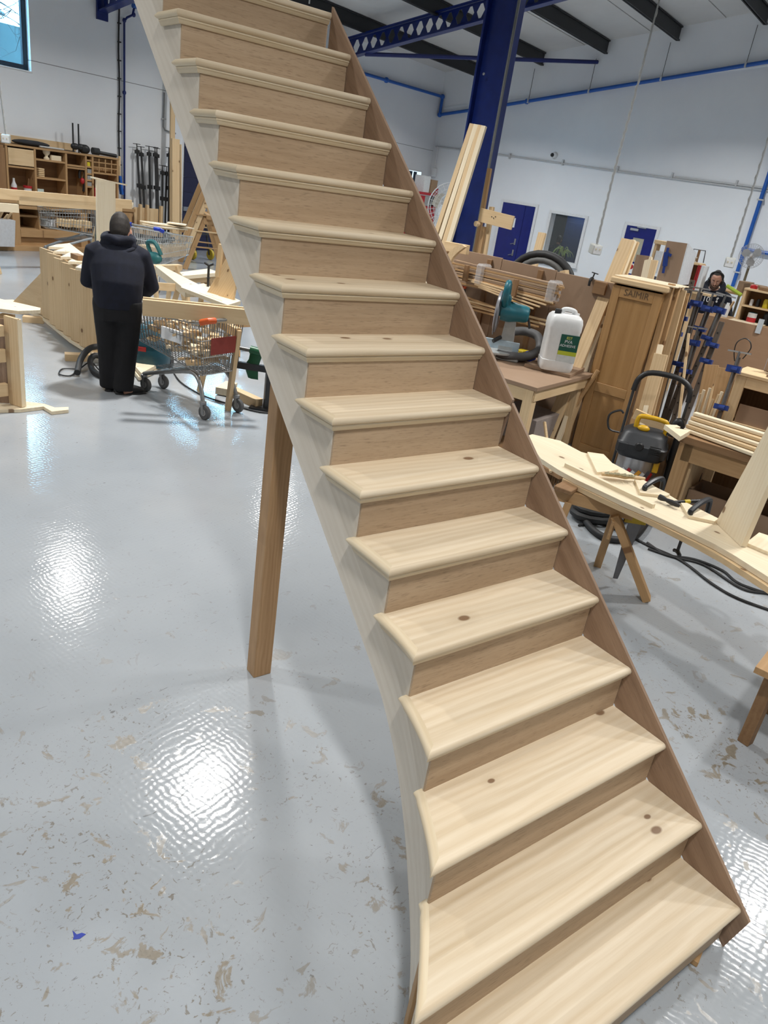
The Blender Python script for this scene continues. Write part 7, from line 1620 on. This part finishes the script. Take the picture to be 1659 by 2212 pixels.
# open cabinet behind the bench
oc = thing('open_cabinet', 'open pine cabinet with a knot on its frame behind the right workbench', 'cabinet', R(-16.7, 15.8, 0), RZ)
o0, o1 = toroom(fa(1592, 812, -16.8)).y, toroom(fa(1592, 812, -16.8)).y+1.1; oz1 = fa(1592, 808, -16.8).z
rmk('stile', -16.82, -16.78, o0, o0+.09, 0, oz1, PINE2, oc); rmk('stile', -16.82, -16.78, o1-.09, o1, 0, oz1, PINE2, oc); rmk('top_rail', -16.82, -16.78, o0+.09, o1-.09, oz1-.10, oz1, PINE2, oc); rmk('mid_rail', -16.82, -16.70, o0+.09, o1-.09, oz1-.46, oz1-.42, PINE2, oc)
rmk('side', -16.78, -16.4, o0, o0+.02, 0, oz1, PINE2, oc); rmk('back', -16.42, -16.4, o0, o1, 0, oz1, PINEDARK, oc); rmk('top', -16.83, -16.4, o0-.02, o1+.02, oz1, oz1+.03, PINE2, oc); rmk('shelf', -16.78, -16.42, o0+.02, o1, oz1-.46, oz1-.44, PINE2, oc); rmk('panel', -16.79, -16.775, o0+.1, o1-.09, oz1-.42, oz1-.25, MDF, oc)
for k in range(2): tag(mk('mdf_offcut', box(.3, .25, .02), MDF, None, Matrix.Translation(R(-16.6, o0+.35, oz1+.042+.021*k)) @ Matrix.Rotation(.3+.4*k, 4, 'Z')), ('lower', 'upper')[k]+' MDF offcut lying on the open cabinet', 'board', 'MDF offcuts on the cabinet')
tag(beam('mdf_offcut', R(-16.5, o0+.25, oz1+.031), R(-16.46, o0+.27, oz1+.30), .2, .018, MDF, up=E1), 'MDF offcut standing upright on the open cabinet', 'board')
for k in range(5):
    b = o0+.18+.11*k; tag(mk('wood_peg', xf(tube([(-.15, 0, 0), (.12, 0, 0)], .028, 8), Matrix.Translation(R(-16.65, b, .90+.0)) @ Matrix.Rotation(RZ+.2*k, 4, 'Z')), PINE2, None, None, world=True), ('first', 'second', 'third', 'fourth', 'fifth')[k]+' round wooden peg in the row inside the open cabinet', 'peg', 'pegs in the cabinet') if False else None
# brown boards leaning behind the sticks
for k, (u0, v0, u1, v1, w_) in enumerate(((1538, 788, 1525, 850, .13), (1551, 792, 1538, 850, .02), (1572, 796, 1555, 860, .17))):
    lean('brown_board', ('left', 'middle thin', 'right')[k]+' brown board leaning behind the bundle of sticks', fa(u0, v0, -16.45), fa(u1, v1, -16.5), w_, .02, (PINEOLD, PINE2, PINEOLD)[k], cat='board', group='brown boards behind the sticks')
# bundle of short sticks in a bin
sbx = thing('stick_bin', 'dark bin holding short wooden sticks behind the right workbench', 'bin', R(-16.8, 15.25, 0), RZ)
rmk('front', -17.0, -16.98, 15.12, 15.46, 0, .62, PINEDARK, sbx); rmk('back', -16.72, -16.7, 15.12, 15.46, 0, .62, PINEDARK, sbx); rmk('side', -17.0, -16.7, 15.10, 15.12, 0, .62, PINEDARK, sbx); rmk('side', -17.0, -16.7, 15.46, 15.48, 0, .62, PINEDARK, sbx)
rst = random.Random(4)
for k in range(9):
    u = 1500+6.5*k; v = (880, 850, 842, 856, 838, 862, 870, 852, 846)[k]
    T = fa(u+8, v, -16.85); b_ = toroom(fa(u, 900, -16.85)); 
    B_ = V((*R(-16.95+.02*(k % 3), min(max(b_.y, 15.15), 15.43), 0).xy, .03))
    tag(beam('wood_stick', B_, T, .022, .022, (PINEPALE, PINE2)[k % 2]), ('leftmost', 'second', 'third', 'fourth', 'middle', 'sixth', 'seventh', 'eighth', 'rightmost')[k]+' of the short sticks in the bin behind the right workbench', 'stick', 'sticks in the bin')
# --- hose loops and cables on the floor
fh = thing('floor_hose', 'black hose looped on the floor under the saw horse', 'hose', fz(1290, 1150, 0))
lp_ = [fz(u, v, .03) for u, v in ((1258, 1100), (1268, 1130), (1300, 1158), (1340, 1166), (1372, 1158), (1395, 1130), (1400, 1110))]
mk('loop', tube(spline(lp_, 8), .03, 10), RUBBER, fh, None, world=True, smooth=True)
for k in range(3):
    c = fz(1300, 1108, .03); mk('coil', tube([c+V((.34*math.cos(j*.4)*(1-.08*k), .2*math.sin(j*.4)*(1-.08*k), .03+.055*k)) for j in range(16)], .035, 8, closed=True), RUBBER, fh, None, world=True, smooth=True)
tag(mk('plastic_sack', xf(ball((0, 0, 0), .26, .20, .16), Matrix.Translation(fz(1325, 1088, .14))), plain('sack_clear', (.30, .31, .32), .25), None, None, world=True, smooth=True), 'crumpled clear plastic sack behind the saw horse', 'sack')
for k, ps_ in enumerate((((1250, 1135), (1290, 1130), (1345, 1150), (1400, 1178), (1470, 1210), (1540, 1262), (1600, 1295), (1700, 1330)), ((1398, 1172), (1440, 1198), (1500, 1208), (1560, 1232), (1600, 1262), (1700, 1295)), ((1400, 1185), (1450, 1202), (1520, 1220), (1600, 1270), (1659, 1282), (1720, 1290)))):
    tag(mk('floor_cable', tube(spline([fz(u, v, .012) for u, v in ps_], 6), .010, 6), RUBBER, None, None, world=True, smooth=True), ('longest', 'middle', 'innermost')[k]+' black cable snaking across the floor at the right', 'cable', 'cables on the floor at right')
# broom head and low rail near the string end
bm2 = thing('floor_broom', 'broom with brown bristles on the floor behind the staircase', 'broom', fz(1195, 1040, 0))
beam('head', fz(1172, 1008, .14), fz(1214, 1031, .14), .07, .04, PINEDARK, bm2); h0_ = fz(1190, 1019, .16); mk('handle', tube([h0_, h0_+V((.5, .6, 1.0))*.0+V((-.1, .35, .9))*.0+V((.35, .5, .3))], .016, 8), PINE2, bm2, None, world=True)
bx_ = []
for k in range(22):
    for j in range(3): b = fz(1174, 1011, .12).lerp(fz(1213, 1032, .12), k/21)+V((0, -.02+.02*j, 0)); bx_.append(tube([b, b+V((rst.uniform(-.015, .015), rst.uniform(-.01, .01), -.115))], .006, 4))
mk('bristles', join(*bx_), plain('bristle_brown', (.14, .075, .03), .9), bm2, None, world=True)['kind'] = 'stuff'
tag(beam('floor_rail', fz(1215, 1010, .06), fz(1270, 1032, .06), .07, .10, PINEOLD), 'short old timber on the floor behind the saw horse', 'timber')
# corner of a bench at the right edge
ed = thing('bench_edge', 'dark wooden bench corner poking in at the right edge', 'bench', V((1.5, .7, 0)))
cq = fz(1632, 1440, .5); e1_ = (fz(1659, 1405, .5)-cq).normalized(); e2_ = (fz(1659, 1453, .5)-cq).normalized()
mk('top', wprism([cq, cq+e2_*.7, cq+e2_*.7+e1_*.6, cq+e1_*.6], (0, 0, -.035)), PINEOLD, ed, frame_x(cq, cq+e1_), world=True)
for f_, g_ in ((.08, .12), (.62, .12), (.62, .52), (.10, .52)):
    p = cq+e2_*f_+e1_*g_; mk('leg', box(.06, .06, .462, (p.x, p.y, .231), .003), PINEDARK, ed, None, world=True)
